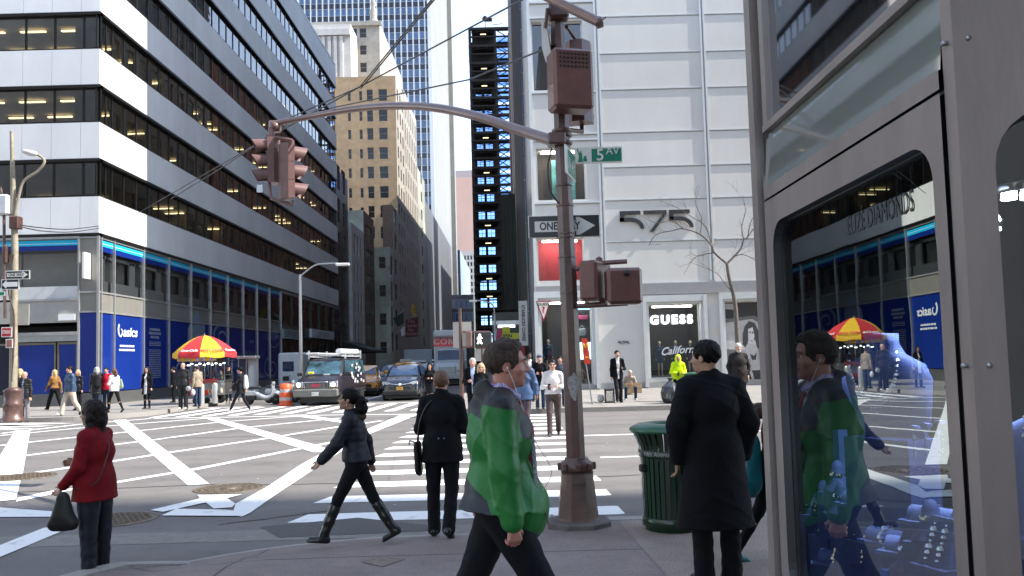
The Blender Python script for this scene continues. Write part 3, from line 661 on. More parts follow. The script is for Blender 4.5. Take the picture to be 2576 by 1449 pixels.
# openings: left bay
lo = [(bx(1338, 140), bx(1466, 140), bz(226, 1400), bz(52, 1400)), (bx(1350, 440), bx(1474, 440), bz(503, 1400), bz(372, 1400)),
      (bx(1352, 655), bx(1470, 655), bz(707, 1400), bz(598, 1400)), (bx(1362, 860), bx(1490, 860), bz(970, 1420), bz(755, 1420))]
gw = (bx(1634, 860), bx(1764, 860), bz(951, 1700), bz(764, 1700)); lw = (gw[0], gw[1], .45, bz(965, 1700))
pw = (bx(1826, 860), bx(1945, 860), bz(975, 1870), bz(757, 1870))
up = []
zz = bz(52, 1400) + 1.3
while zz < 55: up.append((lo[0][0], lo[0][1], zz, zz + 3.5)); zz += 5.6
holes = lo + [gw, lw, pw] + up
mb = MB(); facade(mb, wfr, (BX0, BX1), (.15, ZTOP), holes, .45); inv(wb, mb).build('facade', WP, wb)
BRICK = mat('red_brick_party_wall', (.20, .075, .045), .85, var=.35, scale=3)
mb = MB(); mb.box(BX0 + .01, BX1, BY + .5, BY + 16, ZTOP - .3, ZTOP - .02); mb.quad((BX0, BY, .15), (BX0, BY, ZTOP), (BX0, BY + 16, ZTOP), (BX0, BY + 16, .15))
mb.quad((BX0, BY + 16, .15), (BX0, BY + 16, ZTOP), (BX1, BY + 16, ZTOP), (BX1, BY + 16, .15)); inv(wb, mb).build('side_wall', WP, wb)
tr = MB(); bd = bz(741, 1640); bt = bz(713, 1640)
for i, z in enumerate(zj):
    fbox(tr, wfr, J1 + .14, J2 - .14, z - .03, z + .03, .003, .05, 0); fbox(tr, wfr, J2 + .14, J3, z - .03, z + .03, .003, .05, 0)
    fbox(tr, wfr, J1 + .14, J3, z - .07, z - .033, .002, .02, 1)
for J in (J1, J2, J3):
    fbox(tr, wfr, J - .14, J - .04, bt + .1, ZTOP, .003, .07, 0); fbox(tr, wfr, J + .04, J + .14, bt + .1, ZTOP, .003, .07, 0); fbox(tr, wfr, J - .04, J + .04, bt + .1, ZTOP, -.02, .01, 1)
for z in [bz(y, 1400) for y in (744, 590, 510, 352, 337, 232, 44)] + [u[2] - .3 for u in up] + [u[3] + .2 for u in up]:
    fbox(tr, wfr, BX0, J1 - .14, z - .05, z + .05, .002, .09, 0); fbox(tr, wfr, BX0, J1 - .14, z - .1, z - .052, .001, .03, 1)
fbox(tr, wfr, BX0 - .05, BX0 + .1, .15, ZTOP, .003, .12, 0)
inv(wb, tr).build('panel_joints', [WTR, GTR], wb)
fa = MB(); fbox(fa, wfr, BX0, BX1, bd, bt, .004, .16); inv(wb, fa).build('grey_fascia', mat('grey_fascia_band', (.27, .265, .27), .5, var=.05), wb)
# shopfront surrounds with deep white jambs
for (a, b, z0, z1) in (gw, pw, lo[3]):
    m_ = MB(); fbox(m_, wfr, a - .32, a - .14, .2, z1 + .45, .004, .30); fbox(m_, wfr, b + .14, b + .32, .2, z1 + .45, .004, .30); fbox(m_, wfr, a - .14, b + .14, z1 + .12, z1 + .45, .004, .28)
    fbox(m_, wfr, a - .14, a, z0, z1 + .12, .004, .12); fbox(m_, wfr, b, b + .14, z0, z1 + .12, .004, .12); fbox(m_, wfr, a, b, z1, z1 + .12, .004, .12)
    inv(wb, m_).build('window_surround', WTR, wb)
bs = MB(); fbox(bs, wfr, BX0, BX1, .15, .45, .004, .06); inv(wb, bs).build('plinth', mat('grey_plinth', (.33, .33, .32), .6, var=.08), wb)
# panes
for h in holes:
    g = MB(); g.quad(*[wfr(u, z, -.3) for u, z in ((h[0], h[2]), (h[1], h[2]), (h[1], h[3]), (h[0], h[3]))]); 
    w_ = MB()
    for q in ((h[0], h[0] + .06, h[2], h[3]), (h[1] - .06, h[1], h[2], h[3]), (h[0] + .06, h[1] - .06, h[2], h[2] + .06), (h[0] + .06, h[1] - .06, h[3] - .06, h[3])): fbox(w_, wfr, *q, -.34, -.26)
    wn = inv(wb, w_).build('window', WTR, wb); inv(wb, g).build('pane', GL_CLEAR, wn)
# rooms behind the openings
def room(h, depth, mwall, mback=None, name='room'):
    r = MB(); a, b, z0, z1 = h; y0, y1 = BY + .46, BY + .46 + depth; e = .05
    r.quad((a - e, y0, z0 - e), (b + e, y0, z0 - e), (b + e, y1, z0 - e), (a - e, y1, z0 - e), 0); r.quad((a - e, y0, z1 + e), (b + e, y0, z1 + e), (b + e, y1, z1 + e), (a - e, y1, z1 + e), 0)
    r.quad((a - e, y0, z0 - e), (a - e, y1, z0 - e), (a - e, y1, z1 + e), (a - e, y0, z1 + e), 0); r.quad((b + e, y0, z0 - e), (b + e, y1, z0 - e), (b + e, y1, z1 + e), (b + e, y0, z1 + e), 0)
    r.quad((a - e, y1, z0 - e), (b + e, y1, z0 - e), (b + e, y1, z1 + e), (a - e, y1, z1 + e), 1)
    return inv(wb, r).build(name, [mwall, mback or mwall], wb)
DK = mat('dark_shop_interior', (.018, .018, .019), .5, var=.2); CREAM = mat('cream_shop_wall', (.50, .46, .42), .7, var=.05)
REDB = mat('red_backdrop', (.36, .018, .03), .6, var=.05)
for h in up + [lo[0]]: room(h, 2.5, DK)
sp = MB()
for h in up + [lo[0]]:
    for i in range(2): sp.lathe((h[0] + .9 + i * .9, BY + 1.4 + i * .5, h[3] - .25), [(.0, 0), (.07, .0), (.07, .12)], 10)
tag(inv(wb, sp).build('ceiling_spots', STRIPW, wb), kind='stuff')
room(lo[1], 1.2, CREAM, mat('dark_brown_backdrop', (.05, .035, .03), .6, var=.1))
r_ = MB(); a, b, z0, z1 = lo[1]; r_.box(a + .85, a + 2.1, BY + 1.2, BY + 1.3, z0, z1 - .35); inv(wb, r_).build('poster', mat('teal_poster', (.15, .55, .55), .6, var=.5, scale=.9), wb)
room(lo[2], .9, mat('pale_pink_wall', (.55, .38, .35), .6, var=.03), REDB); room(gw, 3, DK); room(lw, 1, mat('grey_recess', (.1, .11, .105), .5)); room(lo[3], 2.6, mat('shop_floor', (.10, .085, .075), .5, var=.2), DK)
# --- numerals 575 as cut stencil bands ---
def numerals(x0, x1, y0, y1, dp=.12):
    p0 = P(x0, y1, BY); p1 = P(x1, y0, BY); w = (p1.x - p0.x) / 3.06; H = p1.z - p0.z; t = H * .17
    m_ = MB(); N = lambda u, v, d: (u, BY - .02 - d, v)
    def five(ox):
        m_.prism([(ox, p1.z), (ox + w * .86, p1.z), (ox + w * .86, p1.z - t), (ox, p1.z - t)], N, 0, 0, dp)
        m_.prism([(ox, p1.z - t), (ox + t * 1.1, p1.z - t), (ox + t * 1.1, p1.z - t - H * .32), (ox, p1.z - t - H * .32)], N, 0, 0, dp)
        out = [(ox, p1.z - t - H * .32)]; zc = p1.z - t - H * .32 + t
        outer = [(ox, zc)]; n = 8; cx_ = ox + w * .42; r = H * .52
        o_ = [(ox, zc)] + [(cx_ + (w * .58) * math.sin(rad(90 * i / n)), zc - r * (1 - math.cos(rad(90 * i / n)))) for i in range(n + 1)]
        i_ = [(ox, zc - t)] + [(cx_ + (w * .58 - t) * math.sin(rad(90 * i / n)), zc - t - (r - t) * (1 - math.cos(rad(90 * i / n)))) for i in range(n + 1)]
        for k in range(len(o_) - 1): m_.prism([o_[k], o_[k + 1], i_[k + 1], i_[k]], N, 0, 0, dp)
    def seven(ox):
        m_.prism([(ox, p1.z), (ox + w * .95, p1.z), (ox + w * .95, p1.z - t), (ox, p1.z - t)], N, 0, 0, dp)
        m_.prism([(ox + w * .95, p1.z - t), (ox + w * .95 - t, p1.z - t), (ox + w * .22, p1.z - H), (ox + w * .22 + t * 1.1, p1.z - H)], N, 0, 0, dp)
    five(p0.x); seven(p0.x + w * 1.0); five(p0.x + w * 2.06)
    return inv(wb, m_).build('house_number', mat('dark_grey_letter', (.045, .045, .05), .35, metal=.3, var=.05), wb)
numerals(1560, 1742, 527, 585); numerals(1555, 1583, 858, 866.5, .04)
# --- GUESS letters, script and display ---
dl = MB()
for h in (gw, lo[1], lo[2], lo[3], pw): dl.box(h[0] + .3, h[1] - .3, BY + .55, BY + .75, h[3] - .12, h[3] - .06)
inv(wb, dl).build('display_lights', emis('shop_display_light', (1, .93, .82), 13), wb)['kind'] = 'stuff'
GW = noemis(emis('lit_white_letter', (.9, .95, 1), 1.1))
gp0 = P(1690, 804, BY)
text('GUESS', .62, lambda u, v, d: (gp0.x + u, BY + .10, gp0.z + v), GW, parent=wb, bold=.03, sx=1.0, spacing=1.35)
gp1 = P(1712, 880, BY)
text('California', .55, lambda u, v, d: (gp1.x + u, BY + .12, gp1.z + v - .08 * u * u * .6 + .05 * u), LETW, parent=wb, shear=.35, bold=.012, sx=.95)
# triangular hanging sign
tri = empty('triangle_sign', P(1367, 778, BY - .25), 'red rimmed triangle sign with a question mark, hung in the corner shop window', 'sign')
T = MB(); cz_ = 0; T.prism([(-.38, .42), (.38, .42), (0, -.62)], lambda u, v, d: (u, -d, v), 0, 0, .05); T.build('sign_plate', REDB, tri)
T = MB(); T.prism([(-.31, .38), (.31, .38), (0, -.49)], lambda u, v, d: (u, -d, v), 0, .052, .058); T.build('sign_face', mat('cream_sign', (.72, .68, .62), .5), tri)
lt = tri.location
text('GUESS', .2, lambda u, v, d: (lt.x + u, lt.y - .065, lt.z + .26 + v), LETB, parent=tri, bold=.006); text('?', .42, lambda u, v, d: (lt.x + u, lt.y - .065, lt.z - .03 + v), REDB, parent=tri, bold=.02)
# neon framed cabinet in the corner window
nb = empty('display_cabinet', (bx(1467, 860), BY + 1.0, .4), 'display cabinet with blue neon rim and a bag, behind the big signal pole', 'cabinet')
b = MB(); b.box(-.6, .6, .2, .9, 0, 3.9); b.build('cabinet_back', DK, nb)
b = MB(); b.tube([(-.62, 0, .6), (-.62, 0, 3.8), (-.5, 0, 3.95), (.5, 0, 3.95), (.62, 0, 3.8), (.62, 0, .6)], .03, 6); b.build('neon_rim', noemis(emis('blue_neon', (.25, .6, 1), 1.6)), nb)
b = MB(); b.box(-.5, .5, .1, .18, 1.3, 2.2); b.build('screen', noemis(emis('bright_screen', (.6, .9, 1), .9)), nb)
b = MB(); b.cbox((.05, .1, 2.75), (.22, .09, .2), 0, bev=.06); b.tube([(-.1, .1, 2.9), (.05, .1, 3.1), (.2, .1, 2.9)], .02, 6); b.build('handbag', mat('grey_blue_bag', (.35, .42, .50), .5), nb)
b = MB(); b.cbox((.0, .1, 3.5), (.4, .09, .12), 0, bev=.04); b.build('folded_clothes', mat('magenta_cloth', (.35, .04, .14), .8), nb)
# billboard photograph in the far right window: generic monochrome beach picture in painted shapes
bb = empty('poster_board', ((pw[0] + pw[1]) / 2, BY + .16, (pw[2] + pw[3]) / 2), 'black and white poster of a long haired woman leaning forward, right hand shop window', 'poster')
hw, hh = (pw[1] - pw[0]) / 2 - .05, (pw[3] - pw[2]) / 2 - .05
GR = lambda v: mat('photo_grey_%d' % int(v * 100), (min(.8, v * 1.35), min(.8, v * 1.3), min(.78, v * 1.28)), .5, var=.12, scale=3)
b = MB(); b.box(-hw, hw, 0, .05, -hh, hh); b.build('backing', GR(.38), bb)
def sil(pts, g, d):
    m_ = MB(); m_.prism([(u * hw, v * hh) for u, v in pts], lambda u, v, dd: (u, -dd, v), 0, d, d + .004); m_.build('poster_print', GR(g), bb)
sil([(-1, -1), (1, -1), (1, -.62), (-1, -.62)], .04, .001); sil([(-1, .62), (1, .62), (1, 1), (-1, 1)], .03, .001); sil([(-1, .52), (.2, .60), (1, .32), (1, .42), (.3, .68), (-1, .61)], .12, .006)
sil([(-1, -.1), (-.4, -.15), (-.1, -.45), (.1, -.62), (-1, -.62)], .16, .008); sil([(-1, .1), (1, .05), (1, -.2), (-1, -.1)], .52, .006)
sil([(-.15, .42), (.05, .55), (.3, .5), (.5, .25), (.52, -.02), (.36, -.18), (.3, .1), (-.02, .12), (-.1, -.12), (-.28, 0), (-.25, .25)], .06, .014)
sil([(.0, .36), (.2, .4), (.27, .2), (.2, .02), (.08, .0), (-.02, .15)], .55, .020)
sil([(.05, .29), (.11, .3), (.11, .26), (.05, .26)], .05, .026); sil([(.16, .3), (.23, .29), (.22, .25), (.16, .26)], .05, .026); sil([(.09, .09), (.18, .09), (.13, .05)], .1, .026)
sil([(-.12, -.02), (.1, .02), (.34, -.05), (.44, -.2), (.3, -.42), (.05, -.38), (-.15, -.22)], .42, .018); sil([(.02, -.22), (.2, -.28), (.33, -.2), (.28, -.38), (.1, -.37)], .05, .024)
sil([(-.14, -.05), (-.05, -.2), (.02, -.5), (.22, -.92), (.12, -.95), (-.1, -.5), (-.22, -.2)], .40, .022); sil([(.42, -.1), (.6, -.35), (.92, -.72), (.84, -.78), (.55, -.48), (.34, -.3)], .30, .022)
sil([(-.15, -.22), (.05, -.4), (-.1, -.6), (-.35, -.62), (-.42, -.4)], .30, .016)
sil([(-1, .85), (-.45, .82), (-.45, .97), (-1, .98)], .30, .02)
# ================= CITY BEHIND =================
def block(name, x0, x1, y0, y1, zt, mw, label, faces, wsp, frame_m, glass_m, front_m=None, cap=100, rec=.15, cat='building', extra=None, z0=.15, fw=.07, mull=.5):
    """plain massed building; faces: dict face-> (u margin list cols, rows): windows laid out in columns and rows"""
    e = empty(name, (x0, y0, 0), label, cat, None); mb = MB(); sp = []
    F = {'F': (lambda u, z, d: (x0 + u, y0 - d, z), x1 - x0), 'R': (lambda u, z, d: (x1 + d, y0 + u, z), y1 - y0), 'W': (lambda u, z, d: (x0 - d, y0 + u, z), y1 - y0)}
    for k, (fr, W) in F.items():
        holes = []
        if k in wsp:
            for (u0, u1, a, b) in wsp[k]:
                holes.append((u0, u1, a, b)); sp.append((fr, u0, u1, a, b))
        facade(mb, fr, (0, W), (z0, zt), holes, rec, 1 if (k == 'F' and front_m) else 0)
    mb.quad((x0, y0, zt), (x1, y0, zt), (x1, y1, zt), (x0, y1, zt)); mb.quad((x0, y1, z0), (x0, y1, zt), (x1, y1, zt), (x1, y1, z0))
    inv(e, mb).build('wall', [mw, front_m or mw], e)
    if sp: windows(sp, e, frame_m, glass_m, cap=cap, rec=rec, fw=fw, mull=mull)
    return e
def grid(u0, u1, n, ww, z0, z1, m, wh, grp=None):
    out = []; 
    for i in range(n):
        u = u0 + (u1 - u0) * (i + .5) / n
        for j in range(m):
            z = z0 + (z1 - z0) * (j + .5) / m; out.append((u - ww / 2, u + ww / 2, z - wh / 2, z + wh / 2))
    return out
Yof = lambda x, y, X: PXp(x, y, X).y
GLW = mat('dark_window_glass', (.016, .015, .017), .22, var=.4, scale=.6, spec=.45); GLB = mat('blue_window_glass', (.03, .09, .22), .12, var=.4, scale=.12, spec=1.0)
TAN = mat('tan_brick', (.50, .345, .205), .85, var=.13, scale=1.2, bump=.2, dirt=.12); STONE = mat('pale_limestone', (.38, .35, .305), .8, var=.12, scale=1.5, dirt=.12); PALE = mat('pale_painted_wall', (.60, .57, .53), .8, var=.1, dirt=.12)
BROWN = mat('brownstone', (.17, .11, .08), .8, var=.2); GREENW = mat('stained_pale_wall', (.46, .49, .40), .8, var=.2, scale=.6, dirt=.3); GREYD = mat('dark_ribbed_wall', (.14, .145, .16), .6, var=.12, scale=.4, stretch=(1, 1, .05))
WF = mat('window_frame_paint', (.20, .18, .16), .5); CONC = mat('white_marble_wall', (.23, .225, .21), .6, var=.07, scale=.3, dirt=.08)
X1 = LX; y1_ = LY2 + .3
yb = [y1_, Yof(884, 575, X1), Yof(915, 600, X1), Yof(940.7, 600, X1)]
block('narrow_building', X1 - 20, X1 - .4, yb[0], yb[1] - .1, PXp(870, 440, X1).z, mat('black_glass_wall', (.03, .032, .036), .3, var=.2), 'narrow dark building squeezed against the far end of the banded office block', {}, {'R': grid(.8, yb[1] - yb[0] - .8, 2, 1.6, 2, 26, 6, 2.9)}, WF, GLW)
block('townhouse', X1 - 20, X1, yb[1], yb[2] - .1, PXp(885, 560, X1).z, PALE, 'pale flat townhouse with three columns of narrow windows down the side street', {}, {'R': grid(1, yb[2] - yb[1] - 1, 3, 1.0, 4, 19, 4, 2.6)}, WF, GLW)
block('brown_building', X1 - 20, X1, yb[2], yb[3] - .1, PXp(916, 530, X1).z, BROWN, 'dark brown townhouse with wide bay windows beyond the pale townhouse', {}, {'R': grid(.4, yb[3] - yb[2] - .4, 1, 5.4, 4.5, 21.5, 5, 2.4)}, WF, GLW, front_m=GREENW)
X2 = -17.6; y4 = yb[3] + .3; y5 = Yof(989, 700, X2); y6 = Yof(1000, 500, X2)
block('stained_building', P(938, 700, y4).x, X2, y4, y5 - .1, P(941, 622, y4).z, PALE, 'narrow building with a stained blank side wall and small square windows', {}, {'R': grid(.6, y5 - y4 - .6, 1, 2.6, 3, 18, 4, 2.9), 'F': grid(.5, X2 - P(938, 700, y4).x - .3, 1, 1.0, 2, 18.5, 4, 1.7)}, WF, GLW, front_m=GREENW)
block('corniced_building', P(962, 530, y5).x, X2, y5, y6 - .1, P(960, 515, y5).z, mat('grey_green_stone', (.34, .35, .30), .8, var=.15), 'grey green stone building with a brown party wall below the tan tower', {}, {'R': grid(.4, y6 - y5 - .4, 1, 2.6, 3, 26, 6, 2.4)}, WF, GLW, front_m=BROWN)
# tan brick tower
zt = P(985, 190, y6).z; x0t = P(844, 300, y6).x - 6; wt = X2 - x0t
rows = [P(960, y, y6).z for y in (238, 289, 335, 384, 432, 482, 531)]
sp_ = []
for z in rows + [rows[-1] - 3.3 * i for i in range(1, 6)]:
    for xa, xb in ((925, 941), (955, 977)): sp_.append((P(xa, 430, y6).x - x0t, P(xb, 430, y6).x - x0t, z - 1.0, z + .9))
    for xa, xb in ((877, 885), (906, 914)): sp_.append((P(xa, 430, y6).x - x0t, P(xb, 430, y6).x - x0t, z - .85, z + .7))
y7 = Yof(1020, 500, X2)
tt = block('brick_tower', x0t, X2, y6, y7, zt, STONE, 'tall tan brick tower with dark paired windows, sunlit above the side street', {}, {'F': sp_, 'R': grid(.6, y7 - y6 - .3, 3, 1.3, 6, zt - 1, 13, 1.9)}, WF, GLW, front_m=TAN)
# roofline: upper setback block, penthouse slab and white ribbed block on the tower
yy = y6 + 9; xr = P(955, 110, yy).x; xl = P(880, 110, yy).x; z2 = P(950, 52, yy).z
blkA = block('stone_setback_building', xl - 12, xr, yy, yy + 30, z2, STONE, 'stepped limestone building with a finial, rising behind the tan brick tower', {}, {'F': [(P(a, 110, yy).x - xl + 12, P(b_, 110, yy).x - xl + 12, P(920, y + 24, yy).z, P(920, y, yy).z) for y in (70, 113, 157) for a, b_ in ((884, 899), (905, 922))], 'R': []}, WF, GLW, mull=.5)
f_ = MB(); fx_ = P(936, 50, yy).x - blkA.location.x; f_.lathe((fx_, 1.5, z2), [(.9, 0), (.9, .5), (.5, 1.2), (.7, 2.2), (.3, 3.0), (.55, 3.6), (.2, 4.6), (0, 5.2)], 10); f_.build('finial', STONE, blkA)
f_ = MB(); f_.box(0, xr - xl + 12.4, -.5, 0, z2 - .9, z2 - .2); f_.build('cornice', STONE, blkA)
ya = y6 + 3; xr2 = P(882, 100, ya).x; z3 = P(860, 60, ya).z
bk = block('ribbed_building', P(780, 100, ya).x - 10, xr2, ya, ya + 20, z3, mat('white_concrete', (.60, .57, .54), .8, var=.06, dirt=.1), 'white blank building with deep vertical ribs above the end of the office roof', {}, {}, WF, GLW)
f_ = MB(); o_ = bk.location.x
for x in (815, 830, 845, 860): xx = P(x, 120, ya).x - o_; f_.box(xx - .25, xx + .25, -.5, 0, z3 - 9, z3 - 2.2)
f_.box(0, xr2 - o_, -.6, 0, z3 - 2, z3 - 1.0); f_.build('ribs', mat('white_concrete', (.6, .57, .54)), bk)
ys = y6 + 1; bw2 = block('grey_parapet_building', P(846, 200, ys).x - 8, P(890, 200, ys).x, ys, ys + 12, P(860, 157, ys).z, GREENW, 'grey stained roof block beside the tan brick tower', {}, {}, WF, GLW) if False else None
# long lit side beyond, then dark slab
y8 = Yof(1052, 560, X2); b9 = block('fluted_building', X2 - 30, X2, y7 + .3, y8, P(1003, 225, y7 + .3).z, STONE, 'pale building with many close vertical piers beyond the tan brick tower', {}, {'R': grid(.3, y8 - y7 - .6, 7, .9, 12, P(1003, 225, y7).z - 1, 9, 3.0)}, WF, GLW)
y9 = Yof(1070, 560, X2); block('greenish_building', X2 - 30, X2, y8 + .3, y9, P(1052, 470, y8).z + 4, GREENW, 'slim greenish building just before the long dark slab', {}, {'R': grid(.5, y9 - y8 - .8, 1, 2.4, 4, 44, 11, 2.0)}, WF, GLW)
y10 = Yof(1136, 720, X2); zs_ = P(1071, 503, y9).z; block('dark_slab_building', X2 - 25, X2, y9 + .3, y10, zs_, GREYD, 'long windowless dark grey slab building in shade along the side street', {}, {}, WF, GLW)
# blue curtain wall tower
yt = y10 + 3; xrt = P(1089, 300, yt).x; xlt = P(835, 60, yt).x - 10; ztw = 150
ye = Yof(1133, 300, xrt)
wsp = []; W_ = xrt - xlt; ncol = 22; fl = 3.9
for i in range(ncol):
    for j in range(int(145 / fl)):
        u0 = i * W_ / ncol; wsp.append((u0 + .18, u0 + W_ / ncol - .18, 6 + j * fl, 6 + j * fl + 2.25))
tw = block('glass_tower', xlt, xrt, yt, ye, ztw, CONC, 'tall blue glass tower with white verticals and a blank white side wall', {}, {'F': wsp}, mat('pale_curtain_frame', (.45, .47, .52), .4, metal=.3), GLB, front_m=mat('blue_black_spandrel', (.012, .018, .035), .2, var=.1), mull=None, rec=.05, fw=.09)
f_ = MB()
for i in range(ncol + 1):
    u = i * W_ / ncol; f_.box(u - .16, u + .16, -.5, .0, .2, ztw)
f_.box(W_ - 1.0, W_ + .05, -.6, 0, .2, ztw); f_.build('vertical_fins', mat('white_fin', (.55, .56, .58), .4, metal=.2), tw)
f_ = MB(); f_.box(W_ + .01, W_ + 1.6, ye - yt - 6, ye - yt, .2, ztw); f_.build('stair_shaft', CONC, tw)
yq = ye + 5; x_a, x_b = P(1128, 700, yq).x, P(1159, 700, yq).x
block('dark_glass_building', x_a, x_b, yq, Yof(1184, 760, x_b), P(1140, 629, yq).z, mat('navy_spandrel', (.03, .045, .075), .3, var=.2), 'dark navy glass building at the end of the left hand row', {}, {'F': grid(0, x_b - x_a, 3, 1.6, 10, P(1140, 629, yq).z - 1, 12, 2.2)}, WF, GLB, mull=None)
block('low_glass_building', P(1131, 800, 300).x, P(1192, 800, 300).x, 300, 325, P(1160, 741, 300).z, mat('navy_spandrel', (.03, .045, .075)), 'low dark glass building with thin white verticals closing the side street', {}, {'F': grid(0, P(1192, 800, 300).x - P(1131, 800, 300).x, 5, 1.35, 6, P(1160, 741, 300).z - 1, 4, 3.2)}, mat('pale_curtain_frame', (.45, .47, .52)), GLB, mull=None, fw=.12)
pk = mat('pink_brick_wall', (.50, .33, .28), .85, var=.05, scale=.05)
block('pink_building', P(1100, 520, 620).x, P(1193, 520, 620).x, 620, 660, P(1160, 446, 620).z, pk, 'plain pink brick tower far away at the end of the side street', {}, {}, WF, GLW)
block('grey_capped_building', P(1142, 520, 650).x, P(1196, 520, 650).x, 665, 700, P(1160, 428, 665).z, mat('mauve_grey_wall', (.30, .27, .28), .8), 'grey roof block rising behind the pink brick tower', {}, {}, WF, GLW)
block('white_ribbed_building', P(1150, 640, 560).x, P(1197, 640, 560).x, 560, 600, P(1170, 632, 560).z, mat('pale_ribbed', (.42, .40, .38), .8), 'pale building with white floor lines, low in front of the pink brick tower', {}, {'F': grid(0, P(1197, 640, 560).x - P(1150, 640, 560).x, 6, 1.3, 20, P(1170, 632, 560).z - 2, 12, 3)}, WTR, GLW, mull=None)
# steel frame tower
SY = 190.0; sx0 = P(1182, 100, SY).x; sxm = P(1243, 100, SY).x + .2; sx1 = P(1287, 100, SY).x + 1.6; stp = P(1230, 68, SY).z
sk = empty('steel_frame_tower', (sx0, SY, 0), 'black steel frame tower with open floors and cross bracing, sky showing through', 'tower')
STL = mat('black_steelwork', (.009, .008, .009), .7, var=.2, spec=.2); fl = (P(1230, 88, SY).z - P(1230, 262, SY).z) / 4
for xx in (sx0, sxm, sx1):
    for yo in (0, 9): b = MB(); b.box(xx - sx0 - .28, xx - sx0 + .28, yo, yo + .5, .1, stp); b.build('column', STL, sk)
n = int(stp / fl) + 1
pt_ = STL; wnm = mat('thin_grey_steel', (.2, .21, .24), .5)
panes = []
for j in range(n):
    z = stp - j * fl
    if z < 2: break
    b = MB(); b.box(-.3, sx1 - sx0 + .3, -.1, .5, z - .55, z); b.box(-.3, sx1 - sx0 + .3, 9, 9.5, z - .55, z); b.box(.3, sxm - sx0, .5, 9, z - .2, z); b.box(sxm - sx0, sx1 - sx0, 0, 2, z - .2, z); b.box(-.3, sx1 - sx0 + .3, -.1, .3, z - fl * .58, z - fl * .5); b.build('floor_beam', STL, sk)
    b = MB(); w1 = sxm - sx0; w2 = sx1 - sx0
    for yo in (.1, 9.1):
        b.tube([(w1, yo, z - .5), (w2, yo, z - fl + .05)], .13, 5); b.tube([(w1, yo, z - fl + .05), (w2, yo, z - .5)], .13, 5); b.tube([(0, yo, z - .5), (w1, yo, z - 1.2)], .07, 5); b.tube([(0, yo, z - 1.2), (w1, yo, z - .5)], .07, 5)
        b.tube([(w1, yo, z - fl * .55), (w2, yo, z - fl * .5)], .06, 5)
    b.build('cross_brace', STL, sk)
    # infill panel of the left bay with window openings
    b = MB(); H = fl; hl = [(.9, 2.35, z - H + .5, z - 1.5), (2.95, 4.6, z - H + .5, z - 1.5)] if j >= 3 else []
    fr_ = lambda u, zz, d: (u, 4.5 - d, zz); facade(b, fr_, (.3, w1 - .1), (z - H, z - .2), hl, .2); b.build('infill_panel', STL, sk)
    g_ = MB(); g_.quad((w1 + .3, 5, z - H), (w2 - .3, 5, z - H), (w2 - .3, 5, z - .55), (w1 + .3, 5, z - .55)); [g_.quad((a, 4.6, d_), (c, 4.6, d_), (c, 4.6, e_), (a, 4.6, e_)) for a, c, d_, e_ in hl]; g_.build('sky_tint_panes', glassmat('sky_blue_tint', (.22, .42, .85), .05), sk)  # tinted panes added so the openings show the blue of the sky
    for (a, c, d_, e_) in hl:
        b = MB(); b.box(a, c, 4.4, 4.45, (d_ + e_) / 2 - .05, (d_ + e_) / 2 + .05); b.box((a + c) / 2 - .05, (a + c) / 2 + .05, 4.38, 4.43, d_, e_); b.build('window_bars', STL, sk)
lg = MB()
for j in range(0, n - 3): lg.box(w1 * .42, w1 * .64, .6, .8, stp - j * fl - 1.45, stp - j * fl - 1.28) if j % 3 != 1 else None
tag(lg.build('work_lights', noemis(emis('work_light', (1, .85, .5), .7)), sk), kind='stuff')
b = MB(); b.tube([(w1 * .62, 1, stp), (w1 * .62, 1, stp + 2)], .08, 6); b.lathe((w1 * .62, 1, stp + 2.4), [(0, -.7), (.6, -.3), (.7, .2), (.3, .7), (0, .8)], 8); b.cbox((w1 * .75, 1, stp + 2.2), (.9, .3, .35)); b.tube([(w1 * .9, 1, stp + .9), (w1 * 1.3, 1, stp + 1.2)], .08, 5); b.build('roof_beacon', STL, sk)
b = MB(); b.box(-.45, -.3, 0, .5, stp - 8, stp + 3.5); b.build('mast', WTR, sk)
# building right behind 575: brown pier and glass strip; then brick flank that the office glass mirrors
gb = block('dark_pier_building', .5, 60, 60.5, 112, 78, mat('brown_granite_pier', (.075, .055, .048), .35, var=.25, scale=.7, stretch=(4, 4, .3)), 'dark brown granite and glass tower behind the white panelled store', {}, {'W': grid(2, 50, 14, 2.2, 6, 76, 18, 2.2)}, WF, GLW, cap=20)
b = MB(); b.box(.65, 1.9, -.25, 0, .2, 78); b.build('glass_strip', GLB, gb)
b = MB()
for j in range(48): b.box(.63, 1.92, -.32, -.251, 2 + j * 1.6, 2.1 + j * 1.6)
b.build('floor_lines', wnm, gb)
block('brick_building', .4, 40, 113, 185, 47, BRICK, 'red brick building row hidden behind the dark pier tower', {}, {'W': grid(2, 70, 20, 1.6, 4, 45, 11, 2)}, WF, GLW, cap=10)
block('brick_building', 1.5, 40, 206, 420, 46, BRICK, 'red brick row on the right side of the street, far off', {}, {}, WF, GLW)
# netted scaffold front beside the coffee sign
sc = empty('netted_scaffold', (-.62, 57, 0), 'tall black netted scaffold front between the steel frame tower and the corner store', 'scaffold')
b = MB(); b.box(0, 1.05, 0, 3, 5.2, 13.2); b.build('netting', mat('dark_netting', (.015, .02, .014), .8, var=.5, scale=1.2, stretch=(1, 1, .2), bump=.8, bscale=3), sc)
for i in range(5): b = MB(); b.tube([(.02 + i * .25, -.06, .15), (.02 + i * .25, -.06, 13.6)], .02, 5); b.build('scaffold_pole', BLACK, sc)
